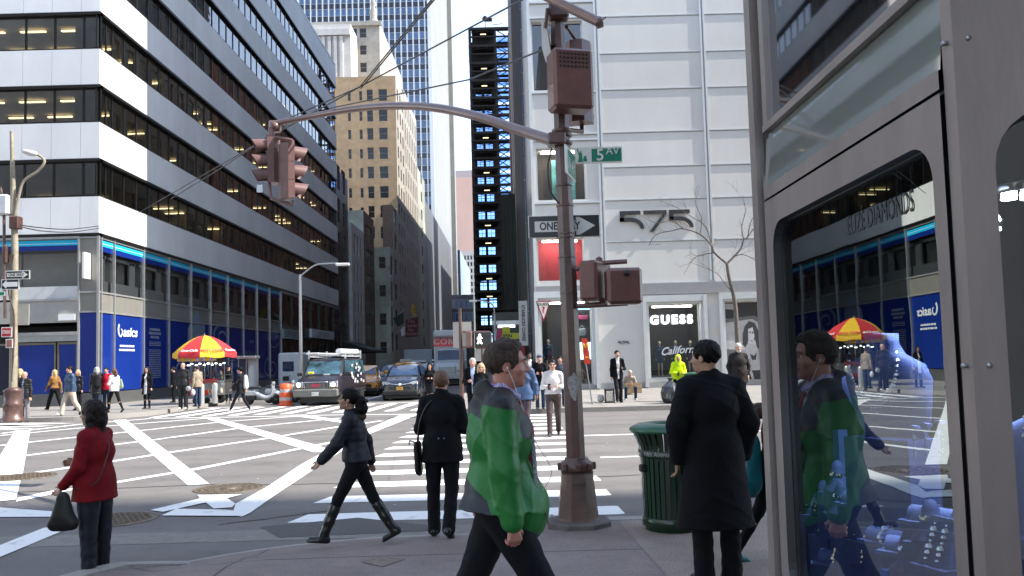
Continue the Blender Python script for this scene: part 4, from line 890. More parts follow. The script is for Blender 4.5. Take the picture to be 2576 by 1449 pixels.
# ================= OUR SIDE OF THE AVENUE (casts the shade we stand in) =================
OWN = mat('own_side_limestone', (.42, .40, .37), .8, var=.1, scale=.8)
block('avenue_building', 3.5, 80, -30, 2.2, 34, OWN, 'limestone building on our own side of the avenue, behind the jewellery shop', {}, {}, WF, GLW, z0=.3)
block('avenue_building', 81, 110, -30, 2.2, 62, OWN, 'limestone building at the far end of our own side of the avenue', {}, {}, WF, GLW, z0=.3)
block('avenue_tower', 74, 81, -30, .85, 74, OWN, 'tall limestone tower further along our own side of the avenue', {}, {}, WF, GLW, z0=.3)
block('added_shade_block', 73.5, 81, .85, 2.2, 87, OWN, 'slim unseen block added to shape the shade, before the tall limestone avenue tower', {}, {}, WF, GLW, z0=.3)  # unseen block added to throw a narrow band of shade on the road
for i_, (xa, xb, hh_) in enumerate(((40, 50, 60), (50, 56, 59.5), (56, 62, 65.5), (62, 68, 71.5), (68, 73.4, 76))):  # unseen bays added, heights stepped to set where the shade ends
    block('avenue_shade_steps', xa, xb - .05, -30, 2.2, hh_, OWN, ('first', 'second', 'third', 'fourth', 'fifth')[i_] + ' unseen avenue bay from the viewer, height stepped to shape the shade', {}, {}, WF, GLW, z0=.3)
block('corner_building', -80, -24, -30, 2.0, 45, OWN, 'limestone corner building across the side street, left of the viewer', {}, {}, WF, GLW, z0=.3)
# ================= JEWELLERY SHOP WINDOW ON THE RIGHT =================
KX = .75; KY0, KY1 = 1.375, 2.432          # near and far corner of the side face
ks = empty('jewellery_shop', (KX, KY0, .15), 'mauve grey metal shopfront of a jeweller with rounded display windows at the right edge', 'shop')
MET = mat('satin_mauve_metal', (.315, .27, .25), .36, metal=.35, var=.13, scale=5, spec=.6, dirt=.16, stretch=(1, 1, .25), bump=.05, bscale=90); MET2 = mat('dark_joint', (.02, .02, .02), .6, var=0)
BANDG = mat('grey_green_back_painted_glass', (.17, .19, .175), .04, var=.03, spec=.9, coat=.6)
kfr = lambda u, z, d: (KX - d, u, z)        # side face: u = y
kf2 = lambda u, z, d: (u, KY0 - d, z)       # face towards the viewer: u = x
def rring(fr, a, b, z0, z1, r, oa, ob, oz0, oz1, d=0.0, mi=0, mb=None, n=6, din=-.03, mi2=0):
    """flat plate with a rounded opening, plus its reveal"""
    pts = []
    for cx_, cz_, s0 in ((b - r, z1 - r, 0), (a + r, z1 - r, 90), (a + r, z0 + r, 180), (b - r, z0 + r, 270)):
        for i in range(n + 1):
            t = rad(s0 + 90 * i / n); pts.append((cx_ + r * math.cos(t), cz_ + r * math.sin(t)))
    outer = []
    m = len(pts)
    for i, (u, z) in enumerate(pts):
        q = i // (n + 1); k = i % (n + 1)
        cs = [(ob, oz1), (oa, oz1), (oa, oz0), (ob, oz0)][q]
        t = k / n
        st = [(ob, pts[q * (n + 1)][1]), (pts[q * (n + 1)][0], oz1), (oa, pts[q * (n + 1)][1]), (pts[q * (n + 1)][0], oz0)][q]
        en_ = pts[q * (n + 1) + n]; en = [(en_[0], oz1), (oa, en_[1]), (en_[0], oz0), (ob, en_[1])][q]
        outer.append((st[0] + (cs[0] - st[0]) * t * 2, st[1] + (cs[1] - st[1]) * t * 2) if t <= .5 else (cs[0] + (en[0] - cs[0]) * (t - .5) * 2, cs[1] + (en[1] - cs[1]) * (t - .5) * 2))
    mb.add([fr(u, z, d) for u, z in pts] + [fr(u, z, d) for u, z in outer] + [fr(u, z, din) for u, z in pts], [(i, (i + 1) % m, m + (i + 1) % m, m + i) for i in range(m)], mi)
    b_ = len(mb.v) - 3 * m; 
    for i in range(m): mb.f.append((b_ + i, b_ + (i + 1) % m, b_ + 2 * m + (i + 1) % m, b_ + 2 * m + i)); mb.m.append(mi2); mb.sm.append(False)
    return pts
WZ0, WZ1 = 1.12, 2.149; WY0, WY1 = 1.46, 2.37
mb = MB(); pts = rring(kfr, WY0, WY1, WZ0, WZ1, .075, KY0 + .045, KY1, .15, 2.221, mb=mb, din=-.035, mi2=1)
mb.quad(kfr(KY0, .15, -.006), kfr(KY0 + .04, .15, -.006), kfr(KY0 + .04, 6, -.006), kfr(KY0, 6, -.006))
mb.quad(kfr(KY0 + .04, .15, -.02), kfr(KY0 + .045, .15, -.02), kfr(KY0 + .045, 6, -.02), kfr(KY0 + .04, 6, -.02), 1)
mb.quad(kfr(KY0 + .045, 2.228, 0), kfr(KY1, 2.228, 0), kfr(KY1, 2.263, 0), kfr(KY0 + .045, 2.263, 0)); mb.quad(kfr(KY0, 2.221, -.01), kfr(KY1, 2.221, -.01), kfr(KY1, 2.228, -.01), kfr(KY0, 2.228, -.01), 1)
mb.quad((KX, KY1, .15), (2.6, KY1, .15), (2.6, KY1, 2.3), (KX, KY1, 2.3))
inv(ks, mb).build('side_frame', [MET, MET2], ks)
gasket = MB(); gasket.tube([V(kfr(u, z, -.030)) for u, z in pts] + [V(kfr(*pts[0], -.030))], .006, 6); inv(ks, gasket).build('window_gasket', BLACK, ks)
mb = MB(); p2 = rring(kf2, .812, 2.2, WZ0, 2.178, .10, KX + .004, 3.5, .15, 2.9, mb=mb, din=-.035, mi2=1)
mb.quad((KX + .004, KY0, 2.9), (3.5, KY0, 2.9), (3.5, KY0, 6), (KX + .004, KY0, 6)); inv(ks, mb).build('front_frame', [MET, MET2], ks)
gasket = MB(); gasket.tube([V(kf2(u, z, -.028)) for u, z in p2] + [V(kf2(*p2[0], -.028))], .008, 6); inv(ks, gasket).build('window_gasket', BLACK, ks)
KG = glassmat('display_window_glass', (.82, .85, .87), .20, rcol=(.43, .47, .46), warp=.00015, wscale=6)
for _n in KG.node_tree.nodes:
    if _n.type == 'MAP_RANGE': _n.inputs['To Max'].default_value = .62
g = MB(); g.add([kfr(u, z, -.026) for u, z in pts], [tuple(range(len(pts)))]); inv(ks, g).build('side_pane', KG, ks)
g = MB(); g.add([kf2(u, z, -.030) for u, z in p2], [tuple(range(len(p2)))]); inv(ks, g).build('front_pane', glassmat('front_window_glass', (.8, .83, .85), .12), ks)
b = MB(); b.quad(kfr(KY0 + .045, 2.263, -.004), kfr(KY1, 2.263, -.004), kfr(KY1, 2.422, -.016), kfr(KY0 + .045, 2.422, -.016)); inv(ks, b).build('glossy_band', BANDG, ks)
b = MB(); b.quad(kfr(KY0 + .045, 2.445, -.02), kfr(KY1 - .06, 2.445, -.02), kfr(KY1 - .06, 6, -.02), kfr(KY0 + .045, 6, -.02)); inv(ks, b).build('upper_pane', mat('dark_mirror_glass', (.008, .009, .01), .02, var=0, spec=1.0, coat=1.0), ks)
b = MB()
fbox(b, kfr, KY0 + .045, KY1 - .02, 2.423, 2.444, -.03, .002); fbox(b, kfr, KY1 - .06, KY1 - .022, 2.445, 6, -.03, .0); fbox(b, kfr, KY1 + .03, KY1 + .085, .15, 6, -.3, .01); 
inv(ks, b).build('frame_trim', MET, ks)
b = MB(); fbox(b, kfr, KY1 - .02, KY1 + .028, .15, 6, -.3, -.015); inv(ks, b).build('shadow_gap', BLACK, ks)
b = MB(); b.box(KX + .05, 3.5, KY0 + .06, KY1 - .03, 2.27, 6.0); b.quad((1.56, KY0 + .05, 1.0), (1.56, KY1 - .04, 1.0), (1.56, KY1 - .04, 2.27), (1.56, KY0 + .05, 2.27)); b.quad((KX + .03, KY1 - .035, 1.0), (2.6, KY1 - .035, 1.0), (2.6, KY1 - .035, 2.27), (KX + .03, KY1 - .035, 2.27))
inv(ks, b).build('display_case_lining', mat('black_velvet', (.002, .0025, .004), .95, var=.1, spec=.1), ks)
VEL = mat('blue_velvet', (.03, .055, .19), .75, var=.15, scale=30, bump=.2, bscale=300); VEL2 = mat('pale_blue_suede', (.07, .115, .32), .7, var=.1, scale=25, bump=.15, bscale=300)
DIA = mat('diamonds', (.85, .87, .92), .08, metal=1.0, var=.3, scale=200)
b = MB(); b.box(KX + .04, 1.54, KY0 + .06, KY1 - .04, 1.0, 1.14); inv(ks, b).build('display_shelf', VEL, ks)
for zz in (1.3, 1.75, 2.3, 2.75):
    for fr_k, uu in ((kfr, KY0 + .022), (kf2, KX + .03)):
        b = MB(); c0_ = V(fr_k(uu, zz, .0)); b.lathe(c0_, [(0, .0035), (.0045, .003), (.005, 0), (.004, -.006)], 12, M=Matrix.Rotation(rad(-90), 3, 'Y') if fr_k is kfr else Matrix.Rotation(rad(90), 3, 'X')); inv(ks, b).build('screw', STEEL, ks)
# lettering on the pane
pL, pR = PXp(2095, 577, KX), PXp(2276, 500, KX); tw_ = pL.y - pR.y; LM = mat('etched_black_lettering', (.02, .03, .03), .5, var=0)
z_ = (pL.z + pR.z) / 2
text('ELIZÉ DIAMONDS', .062, lambda u, v, d: (KX + .0245, (pL.y + pR.y) / 2 - u, z_ + v), LM, name='window_lettering', parent=ks, sx=tw_ / (.062 * 8.75) )
# lamps in the case
def spot(x, y, z, s):
    e = empty('led_spotlight', (x, y, z), None, None)
    b = MB(); b.lathe((0, 0, 0), [(s, 0), (s * 1.1, .012), (s * .5, .03)], 20); b.build('housing', CHROME, e)
    b = MB()
    for k in range(7):
        a = k * math.pi / 3; c = (0, 0) if k == 6 else (s * .6 * math.cos(a), s * .6 * math.sin(a)); b.lathe((c[0], c[1], -.004), [(0, 0), (s * .22, .0), (s * .22, .003)], 10)
    b.build('led', emis('cool_led', (.75, .85, 1), 14), e); return e
sp1 = spot(.943, 1.5, 2.055, .06); tag(sp1, 'round cluster of cold white LED lamps at the right edge of the picture', 'lamp')
sp2 = spot(.90, 1.545, 2.0, .018); tag(sp2, 'tiny bright spotlight hanging low in the dark right hand window', 'lamp')
for i, (x, y) in enumerate(((1.05, 2.0), (1.1, 1.6))):
    l = bpy.data.lights.new('display_lamp', 'SPOT'); l.energy = 24; l.spot_size = rad(110); l.spot_blend = .6; l.color = (.72, .82, 1.0); l.shadow_soft_size = .03
    o = bpy.data.objects.new('display_lamp', l); COL.objects.link(o); o.location = (x, y, 2.1); o.parent = sp1; o.matrix_parent_inverse = Matrix.Translation(-sp1.location)
# displays
def beads(path, r, mb, n=None):
    for i, p in enumerate(path):
        rr = r * (1 + .35 * ((i * 7) % 3 - 1)); mb.lathe(p, [(0, -rr), (rr * .95, -rr * .2), (rr * .6, rr * .6), (0, rr * .75)], 6, smooth=False)
def bust(x, y, z, s, rz, label, coll=True):
    e = empty('necklace_bust', (x, y, z), label, 'necklace stand', 'jewellery displays in the shop window', rz)
    m_ = MB(); n = 28
    prof = [(.085, .0, .0), (.10, .03, .012), (.112, .09, .03), (.118, .14, .045), (.105, .175, .045), (.055, .20, .035), (.040, .225, .034), (.040, .25, .036), (.0, .252, .0)]
    vs = []
    for (w, h, d) in prof:
        for k in range(n):
            a = 2 * math.pi * k / n; vs.append((w * s * math.cos(a), d * s * math.sin(a) - (h - .2) * .12 * s, h * s))
    m_.add(vs, [(i * n + k, i * n + (k + 1) % n, (i + 1) * n + (k + 1) % n, (i + 1) * n + k) for i in range(len(prof) - 1) for k in range(n)], 0, True); m_.build('bust', VEL2, e)
    m_ = MB(); m_.box(-.09 * s, .09 * s, -.05, .06, 1.142 - z, .0); m_.build('velvet_block', VEL, e)
    p = []; nb = 34
    for i in range(nb):
        t = i / (nb - 1) * 2 - 1; px = .066 * s * math.sin(t * 1.57); pz = (.205 - .105 * (1 - t * t) ** .8) * s; p.append((px, -(.036 + .012 * (1 - t * t)) * s - (pz / s - .2) * .12 * s - .004, pz))
    m2 = MB(); beads(p, .0055 * s, m2)
    for i in range(10, 24):
        for j in range(1, 2 + int(3 * (1 - abs(i - 17) / 8))): beads([(p[i][0], p[i][1] - .001, p[i][2] - .009 * j * s)], .0045 * s, m2)
    m2.build('necklace', DIA, e); return e
A = 0
def at_(x, y, X, zz=None):
    p = PXp(x, y, X + .10); return p
q = at_(2235, 1100, .80); bust(q.x, q.y, q.z, 1.0, rad(-62), 'pale blue bust with a big diamond bib necklace, behind the pane')
q = at_(2085, 1075, .82); bust(q.x, q.y, q.z, .85, rad(-62), 'dim blue bust with a necklace, inside the reflection of the green jacket')
bust(.977, 1.51, 1.44, 1.05, rad(-15), 'bright blue bust with two diamond strands in the front facing window')
stp_ = empty('display_riser', (.95, 1.75, 1.142), 'stepped blue velvet riser under the busts in the jeweller window', 'riser')
b = MB(); b.box(-.10, .55, .0, .30, .12, .16); b.box(.0, .05, .1, .15, 0, .12); b.build('upper_step', VEL, stp_); b = MB(); b.box(-.06, .5, -.3, .0, .04, .07); b.build('lower_step', VEL2, stp_)
rj = random.Random(5)
def ringstand(x, y, X, s, label, kind):
    p = at_(x, y, X); e = empty('ring_stand' if kind == 0 else ('earring_stand' if kind == 1 else 'bracelet_pillow'), (p.x, p.y, p.z), label, ('ring stand', 'earring stand', 'bracelet pillow')[kind], 'jewellery displays in the shop window', rad(-60 + rj.uniform(-15, 15)))
    m_ = MB(); m_.box(-.045, .045, -.035, .05, 1.142 - p.z, -.001); m_.build('velvet_block', VEL, e); m_ = MB(); g_ = MB()
    if kind == 0:
        m_.lathe((0, 0, 0), [(.030 * s, 0), (.030 * s, .006), (.018 * s, .02), (.013 * s, .05 * s), (.008 * s, .062 * s), (0, .065 * s)], 14); m_.build('finger_stand', VEL, e)
        ring = [(.0145 * s * math.cos(a), .0145 * s * math.sin(a), .035 * s) for a in [k * .4 for k in range(16)]]; beads(ring, .0036 * s, g_); beads([(0, -.017 * s, .039 * s)], .007 * s, g_); g_.build('ring', DIA, e)
    elif kind == 1:
        m_.hexa([(-.03 * s, -.02, 0), (.03 * s, -.02, 0), (.03 * s, .03, 0), (-.03 * s, .03, 0), (-.022 * s, .012, .07 * s), (.022 * s, .012, .07 * s), (.022 * s, .02, .07 * s), (-.022 * s, .02, .07 * s)]); m_.build('wedge', VEL, e)
        for sx in (-1, 1):
            beads([(sx * .011 * s, -.018 + .03 * t - .003, .012 + .05 * s * t) for t in (0, .17, .34, .5, .67, .84, 1)], .0050 * s, g_)
        g_.build('earrings', DIA, e)
    else:
        m_.tube([(-.035 * s, 0, .014), (.035 * s, 0, .014)], .018 * s, 12); m_.cbox((0, 0, .004), (.045 * s, .028 * s, .004)); m_.build('pillow', VEL2, e)
        beads([(0, .021 * s * math.cos(a), .014 + .021 * s * math.sin(a)) for a in [k * .32 for k in range(-2, 12)]], .0055 * s, g_); g_.build('bracelet', DIA, e)
lab = ['ring stand at the back left of the jeweller window', 'blue ring stand beside the necklace bust', 'ring finger of dark velvet on the middle step', 'ring stand at the right of the middle step', 'ring on a blue finger near the pane edge',
       'pair of drop earrings on the lowest blue wedge, far left', 'pair of long diamond earrings on a wedge at bottom centre', 'diamond bracelet on a velvet pillow, lower centre', 'bracelet pillow in front of the other, bottom centre', 'bracelet pillow at the bottom right corner of the pane', 'ring stand low at the right of the pane', 'earring wedge near the lower right corner of the pane', 'velvet ring finger standing low in the middle of the pane', 'small ring stand directly under the big bust', 'ring stand just above the rounded lower left corner', 'bracelet pillow nearest the left edge of the pane', 'earring wedge left of bottom centre on blue velvet', 'ring stand in the middle row, left of centre', 'ring stand lowest at the left of the pane', 'bracelet pillow on the lowest row, left of centre', 'earring wedge on the lowest row at bottom centre', 'bracelet pillow behind the long diamond earrings', 'ring stand highest at the left of the pane']
for i, (x, y, X, s, k) in enumerate(((2095, 1190, .82, .9, 0), (2130, 1180, .84, 1, 0), (2110, 1235, .78, 1.0, 0), (2190, 1235, .80, 1.1, 0), (2225, 1225, .82, 1.1, 0), (2048, 1290, .74, 1.0, 1), (2160, 1352, .74, 1.0, 1), (2235, 1370, .76, 1.0, 2), (2290, 1395, .74, 1.0, 2), (2350, 1320, .76, 1.0, 2), (2345, 1360, .74, 1, 0), (2365, 1420, .73, 1.0, 1), (2290, 1435, .72, 1.0, 0), (2180, 1200, .86, 1.0, 0), (2080, 1270, .80, .9, 0), (2015, 1330, .74, 1.0, 2), (2085, 1345, .75, 1.0, 1), (2120, 1290, .77, 1.0, 0), (2040, 1400, .73, 1.0, 0), (2110, 1420, .74, 1.0, 2), (2195, 1425, .74, 1.0, 1), (2165, 1275, .78, 1.0, 2), (2030, 1215, .80, 1.0, 0))):
    ringstand(x, y, X, s * 1.3, lab[i], k)
for i, (x, y) in enumerate(((2305, 1120), (2335, 1115), (2368, 1110))):
    p = at_(x, y, .78); e = empty('earring_hanger', (p.x, p.y, p.z), ('loop earring hanging at the left of three small stands', 'loop earring hanging in the middle of three small stands', 'pearl drop earring hanging nearest the window edge')[i], 'earring stand', 'jewellery displays in the shop window')
    b = MB(); b.cbox((0, 0, .04), (.006, .012, .003)); b.box(-.002, .002, .008, .012, -.03, .04); b.build('hanger', VEL2, e)
    b = MB(); beads([(0, .008 * math.sin(a), .0 + .022 * math.cos(a)) for a in [k * .5 for k in range(13)]], .0022, b); b.build('earring', DIA, e)
# ================= STREET FURNITURE =================
POLEM = mat('brown_pole_paint', (.115, .058, .045), .42, var=.22, scale=5, bump=.15, bscale=30, coat=.15, dirt=.25)
SIGB = mat('brown_signal_paint', (.155, .068, .060), .38, var=.12, scale=6, coat=.2, dirt=.12)
PINKB = mat('faded_signal_paint', (.19, .10, .09), .4, var=.1, scale=6, dirt=.15)
GRN = mat('street_sign_green', (.0, .19, .10), .35, var=.05); SBLK = mat('sign_black', (.012, .012, .013), .35, var=.05); SWH = mat('sign_white', (.70, .69, .66), .4, var=.04)
px_, py_ = .595, 8.32; LEAN = -.0112
pole = empty('signal_pole', (px_, py_, .15), 'tall brown octagonal signal pole with street signs on the near kerb', 'pole')
def zP(y): return P(1430, y, py_).z - .15
b = MB(); b.tube([(LEAN * .62, 0, .62), (LEAN * 2.6, 0, 2.6), (LEAN * 4, 0, 4.0), (LEAN * 5.3, 0, 5.3)], [.098, .088, .08, .072], 8, smooth=False, rot=rad(22.5)); b.build('shaft', POLEM, pole)
b = MB(); b.lathe((0, 0, 0), [(.33, 0), (.33, .04), (.30, .055)], 8, smooth=False, rot=rad(22.5)); b.build('foot_plate', mat('grouted_foot', (.12, .105, .1), .8, var=.2), pole)
b = MB(); b.lathe((0, 0, 0), [(.215, .055), (.21, .08), (.165, .50), (.17, .52)], 8, smooth=False, rot=rad(22.5)); b.lathe((0, 0, 0), [(.15, .52), (.165, .54), (.16, .60), (.12, .63), (.115, .655)], 20)
for k in range(8): a = rad(45 * k); b.cbox((.155 * math.cos(a), .155 * math.sin(a), .57), (.035, .022, .035), 0, a, .008)
b.cbox((0, -.19, .42), (.07, .012, .004)); b.build('transformer_base', POLEM, pole)
b = MB()
for z in (zP(345), zP(365), zP(335)): b.lathe((LEAN * z, 0, z), [(.096, 0), (.103, .01), (.103, .03), (.096, .04)], 20)
for y in (130, 160, 470, 520, 590, 600, 650, 740, 860): b.lathe((LEAN * zP(y), 0, zP(y)), [(.086, 0), (.089, .006), (.089, .014), (.086, .02)], 10)
b.build('strap_bands', POLEM, pole)
b = MB(); pz = zP(972); rr = random.Random(2)
pt_ = [(-.035 + .05 * math.cos(t) * (1 + .25 * math.sin(3 * t)) + .02, pz + .13 * math.sin(t) * (1 + .15 * math.cos(5 * t))) for t in [i * 2 * math.pi / 22 for i in range(22)]]
b.prism([(u, v) for u, v in pt_], lambda u, v, d: (u, -d - .083, v), 0, 0, .006); b.build('paint_splotch', mat('peeled_pale_paint', (.34, .33, .32), .7, var=.3, scale=30), pole)
# mast arm over the junction
def curve(pts, n=6):
    out = []
    for i in range(len(pts) - 1):
        p0, p1, p2, p3 = [V(pts[max(0, min(len(pts) - 1, i + k))]) for k in (-1, 0, 1, 2)]
        for t in [j / n for j in range(n)]: out.append(.5 * ((2 * p1) + (p2 - p0) * t + (2 * p0 - 5 * p1 + 4 * p2 - p3) * t * t + (3 * p1 - p0 - p2 * 1.0 * 1 + p3 - 2 * p1 * 0 - 2 * p2 + 0 * p0) * 0 + ((-p0 + 3 * p1 - 3 * p2 + p3) * t ** 3)))
    return out + [V(pts[-1])]
R_ = lambda p: V(p) - pole.location
arm = [P(1392, 354, 8.30), P(1300, 325, 8.9), P(1200, 292, 9.7), P(1090, 270, 10.5), P(980, 266, 11.4), P(880, 275, 12.1), P(780, 293, 12.7), P(694, 310, 13.1)]
b = MB(); c_ = curve([R_(p) for p in arm]); b.tube(c_, [.058 - .012 * i / len(c_) for i in range(len(c_))], 12); b.build('mast_arm', mat('mast_arm_paint', (.20, .135, .125), .3, metal=.4, var=.1), pole)
b = MB(); e1 = R_(P(1332, -30, 8.1)); e2 = R_(P(1508, 56, 7.6)); b.tube([e1, e2], .045, 12); b.lathe(e2, [(.052, -.03), (.055, .02), (.03, .03)], 12, M=Matrix.Rotation(rad(70), 3, 'Y')); b.tube([e2, e2 + V((.06, 0, .05))], .008, 6); b.build('upper_arm', mat('mast_arm_paint', (.2, .13, .12)), pole)
b = MB(); b.cbox(R_(P(1405, 30, 8.25)), (.1, .09, .08), 0, 0, .02); b.cbox(R_(P(1400, 352, 8.28)), (.09, .1, .06), 0, 0, .015); b.tube([R_(P(1378, 20, 8.15)), R_(P(1372, 70, 8.2))], .02, 6); b.build('arm_clamps', POLEM, pole)
b = MB(); b.tube(curve([R_(P(x, y, 8.2)) for x, y in ((1388, 372), (1378, 420), (1384, 480), (1408, 512))]), .009, 6); b.build('loose_cable', BLACK, pole)
for pts in (((1330, -10, 8.0), (905, 218, 11.9), (720, 300, 13.1)), ((1085, 0, 8.6), (905, 218, 11.9)), ((1400, 110, 8.2), (1180, 200, 9.6), (830, 272, 12.3)), ((1095, -5, 8.6), (908, 222, 11.95))):
    w = MB(); w.tube([P(*p) for p in pts], .010, 5); o = inv(pole, w).build('guy_wire', BLACK, pole)
for k, pts in enumerate((((905, 218, 11.9), (640, 365, 16), (340, 540, 30)), ((735, 303, 13), (560, 420, 18), (430, 500, 24)))):
    w = MB(); w.tube([P(*p) for p in pts], .012, 5); inv(pole, w).build('guy_wire', BLACK, pole)
# overhead wire on the left side
for k, pts in enumerate((((52, 566, 28.5), (120, 574, 32), (180, 576, 36), (248, 568, 40)), ((52, 570, 28.5), (110, 581, 32), (180, 583, 36), (248, 574, 40)))):
    w = MB(); w.tube(curve([P(*p) for p in pts]), .02, 5); tag(w.build('overhead_wire', BLACK), ('upper', 'lower')[k] + ' of two black wires slung from the left traffic pole to the office corner', 'wire')
# street name signs
b = MB(); s0, s1 = P(1446, 412, 8.25), P(1564, 368, 8.25); cz = (s0.z + s1.z) / 2; hz = (s1.z - s0.z) / 2; zoff = -.15
def plate(name, x0, x1, z0, z1, y, m, lab=None, cat=None, par=None, th=.008):
    b = MB(); b.box(x0, x1, y, y + th, z0, z1)
    if par is not None: inv(par, b)
    o = b.build(name, m, par); return tag(o, lab, cat) if lab else o
sg = empty('street_name_sign', (s0.x, 8.25, cz), 'green and white sign reading 5 AV with a statue emblem on the signal pole', 'street sign')
plate('sign_plate', s0.x, s1.x, cz - hz, cz + hz, 8.245, SWH, par=sg)
gx = P(1488, 390, 8.25).x; plate('green_field', gx, s1.x - .008, cz - hz + .018, cz + hz - .018, 8.240, GRN, par=sg, th=.004)
text('5', .165, lambda u, v, d: (gx + .085 + u, 8.236, cz + v - .005), SWH, parent=sg, bold=.002); text('AV', .105, lambda u, v, d: (gx + .21 + u, 8.236, cz + .035 + v), SWH, parent=sg)
st = MB(); N = lambda u, v, d: (s0.x + .075 + u, 8.244 - d, cz + v)
st.prism([(-.05, .062), (-.044, .075), (-.038, .062), (-.034, .03), (-.02, .03), (-.018, .045), (-.008, .045), (-.006, .03), (.0, .015), (.002, -.03), (.006, -.065), (-.045, -.065), (-.036, -.03), (-.034, .0), (-.042, .03)], N, 0, 0, .003)
st.prism([(.01, -.06), (.012, -.03), (.02, -.01), (.03, -.005), (.045, .0), (.04, -.02), (.05, -.045), (.045, -.062)], N, 0, 0, .003); inv(sg, st).build('statue_emblem', GRN, sg)
# W 47 ST, seen edge-on
sg2 = empty('street_name_sign', (px_, 8.15, 4), 'green W 47 ST sign seen nearly edge on beside the 5 AV sign', 'street sign')
fa, fb = P(1420, 430, 7.75), P(1444, 412, 8.22); A0 = V((px_ - .1, 7.72, 0)); B0 = V((px_ + .012, 8.2, 0)); A0.x = P(1421, 420, 7.72).x
B0 = V((P(1445, 410, 8.2).x, 8.2, 0)); dv = (B0 - A0); L_ = dv.length; dn = dv.normalized(); nn = V((dn.y, -dn.x, 0)); nn = nn if nn.y < 0 or nn.x < 0 else -nn; nn = -nn if V((nn.x, nn.y, 0)).dot(A0) > 0 else nn
zc2 = P(1432, 414, 8.0).z; H2 = .135
fr2 = lambda u, z, d: tuple(V((A0.x, A0.y, zc2)) + dn * u + nn * d + V((0, 0, z)))
b = MB(); fbox(b, fr2, 0, L_, -H2, H2, 0, .01); inv(sg2, b).build('sign_plate', SWH, sg2)
b = MB(); fbox(b, fr2, .12, L_ - .01, -H2 + .02, H2 - .02, .0105, .013); inv(sg2, b).build('green_field', GRN, sg2)
text('W 47', .2, lambda u, v, d: fr2(.26 + u * .7, v - .02, .0135), SWH, parent=sg2); text('ST', .12, lambda u, v, d: fr2(.45 + u * .6, v + .04, .0135), SWH, parent=sg2)
# one way sign behind the pole
o0, o1 = P(1330, 598, 8.44), P(1508, 540, 8.44); ow = empty('one_way_sign', ((o0.x + o1.x) / 2, 8.44, (o0.z + o1.z) / 2), 'black ONE WAY sign with a white right arrow, crossed by the brown signal pole', 'road sign')
hw, hh = (o1.x - o0.x) / 2, .115
b = MB(); b.cbox((0, 0, 0), (hw, .006, hh), 0, 0, .003); b.build('sign_border', SWH, ow); b = MB(); b.cbox((0, -.008, 0), (hw - .008, .003, hh - .008)); b.build('sign_plate', SBLK, ow)
b = MB(); b.prism([(-.3, -.055), (.12, -.055), (.12, -.092), (.155, -.092), (.315, .0), (.155, .092), (.12, .092), (.12, .055), (-.3, .055)], lambda u, v, d: (u, -.012 - d, v), 0, 0, .002); b.build('arrow', SWH, ow)
L0 = ow.location; text('ONE WAY', .11, lambda u, v, d: (L0.x - .045 + u, L0.y - .0155, L0.z + v), SBLK, parent=ow, bold=.003, sx=.80)
# blinkered signal housings
def signal_head(e, loc, rz, h=.95, w=.30, m=SIGB, lamp=None, name='signal_head', hood=True, par=None):
    """three lens signal: body, hoods and lenses facing local -y"""
    M = Matrix.Rotation(rz, 3, 'Z'); loc = V(loc)
    T = lambda x, y, z: loc + M @ V((x, y, z))
    b = MB(); prof = [(-w * .5, .0), (w * .5, .0), (w * .5, .10), (w * .25, .20), (-w * .25, .20), (-w * .5, .10)]
    b.add([T(x, y, -h / 2) for x, y in prof] + [T(x, y, h / 2) for x, y in prof], [tuple(range(6)), tuple(range(6, 12))[::-1]] + [(i, 6 + i, 6 + (i + 1) % 6, (i + 1) % 6) for i in range(6)])
    for k in (-1, 1): 
        for s_ in (0,): b.add([T(x * 1.03, y * 1.03 - .002, k * h / 6 - .006) for x, y in prof] + [T(x * 1.03, y * 1.03 - .002, k * h / 6 + .006) for x, y in prof], [(i, 6 + i, 6 + (i + 1) % 6, (i + 1) % 6) for i in range(6)])
    hd = b.build(name, m, par)
    for k in range(3):
        z = h / 3 * (1 - k); c = T(0, -.005, z); q = MB(); n = 16; r = w * .42; vs = []
        for i in range(n + 1):
            a = rad(-35 + 250 * i / n); vs.append((r * math.cos(a), r * math.sin(a)))
        q.add([T(x, 0, z + y) for x, y in vs] + [T(x, -.24 + .06 * (1 - y / r), z + y - .015) for x, y in vs], [(i, i + 1, n + 2 + i, n + 1 + i) for i in range(n)], 0, True); q.build('hood', m, hd)
        q = MB(); q.add([T(r * .95 * math.cos(rad(24 * i)), -.012, z + r * .95 * math.sin(rad(24 * i))) for i in range(15)], [tuple(range(15))]); q.build('lens', mat(('red', 'amber', 'green')[k] + '_lens', ((.09, .005, .005), (.09, .05, .005), (.01, .05, .04))[k], .2, var=.05), hd)
    return hd
hh_ = empty('hanging_signals', P(694, 330, 13.1), 'pair of faded pink brown traffic signals hanging from the end of the mast arm', 'traffic light'); hl = hh_.location
pA = P(672, 404, 13.0) - hl; pB = P(736, 432, 12.9) - hl
signal_head(None, pA, rad(-72), h=.72, w=.25, m=PINKB, par=hh_); signal_head(None, pB, rad(118), h=.86, w=.29, m=PINKB, par=hh_)
b = MB(); top = P(692, 318, 13.1) - hl; b.tube([top, (pA.x + .06, pA.y, pA.z + .44)], .025, 8); b.tube([(pA.x, pA.y, pA.z + .40), (pB.x, pB.y, pB.z + .50)], .028, 8); b.tube([(pB.x, pB.y, pB.z + .50), (pB.x, pB.y, pB.z + .44)], .03, 8)
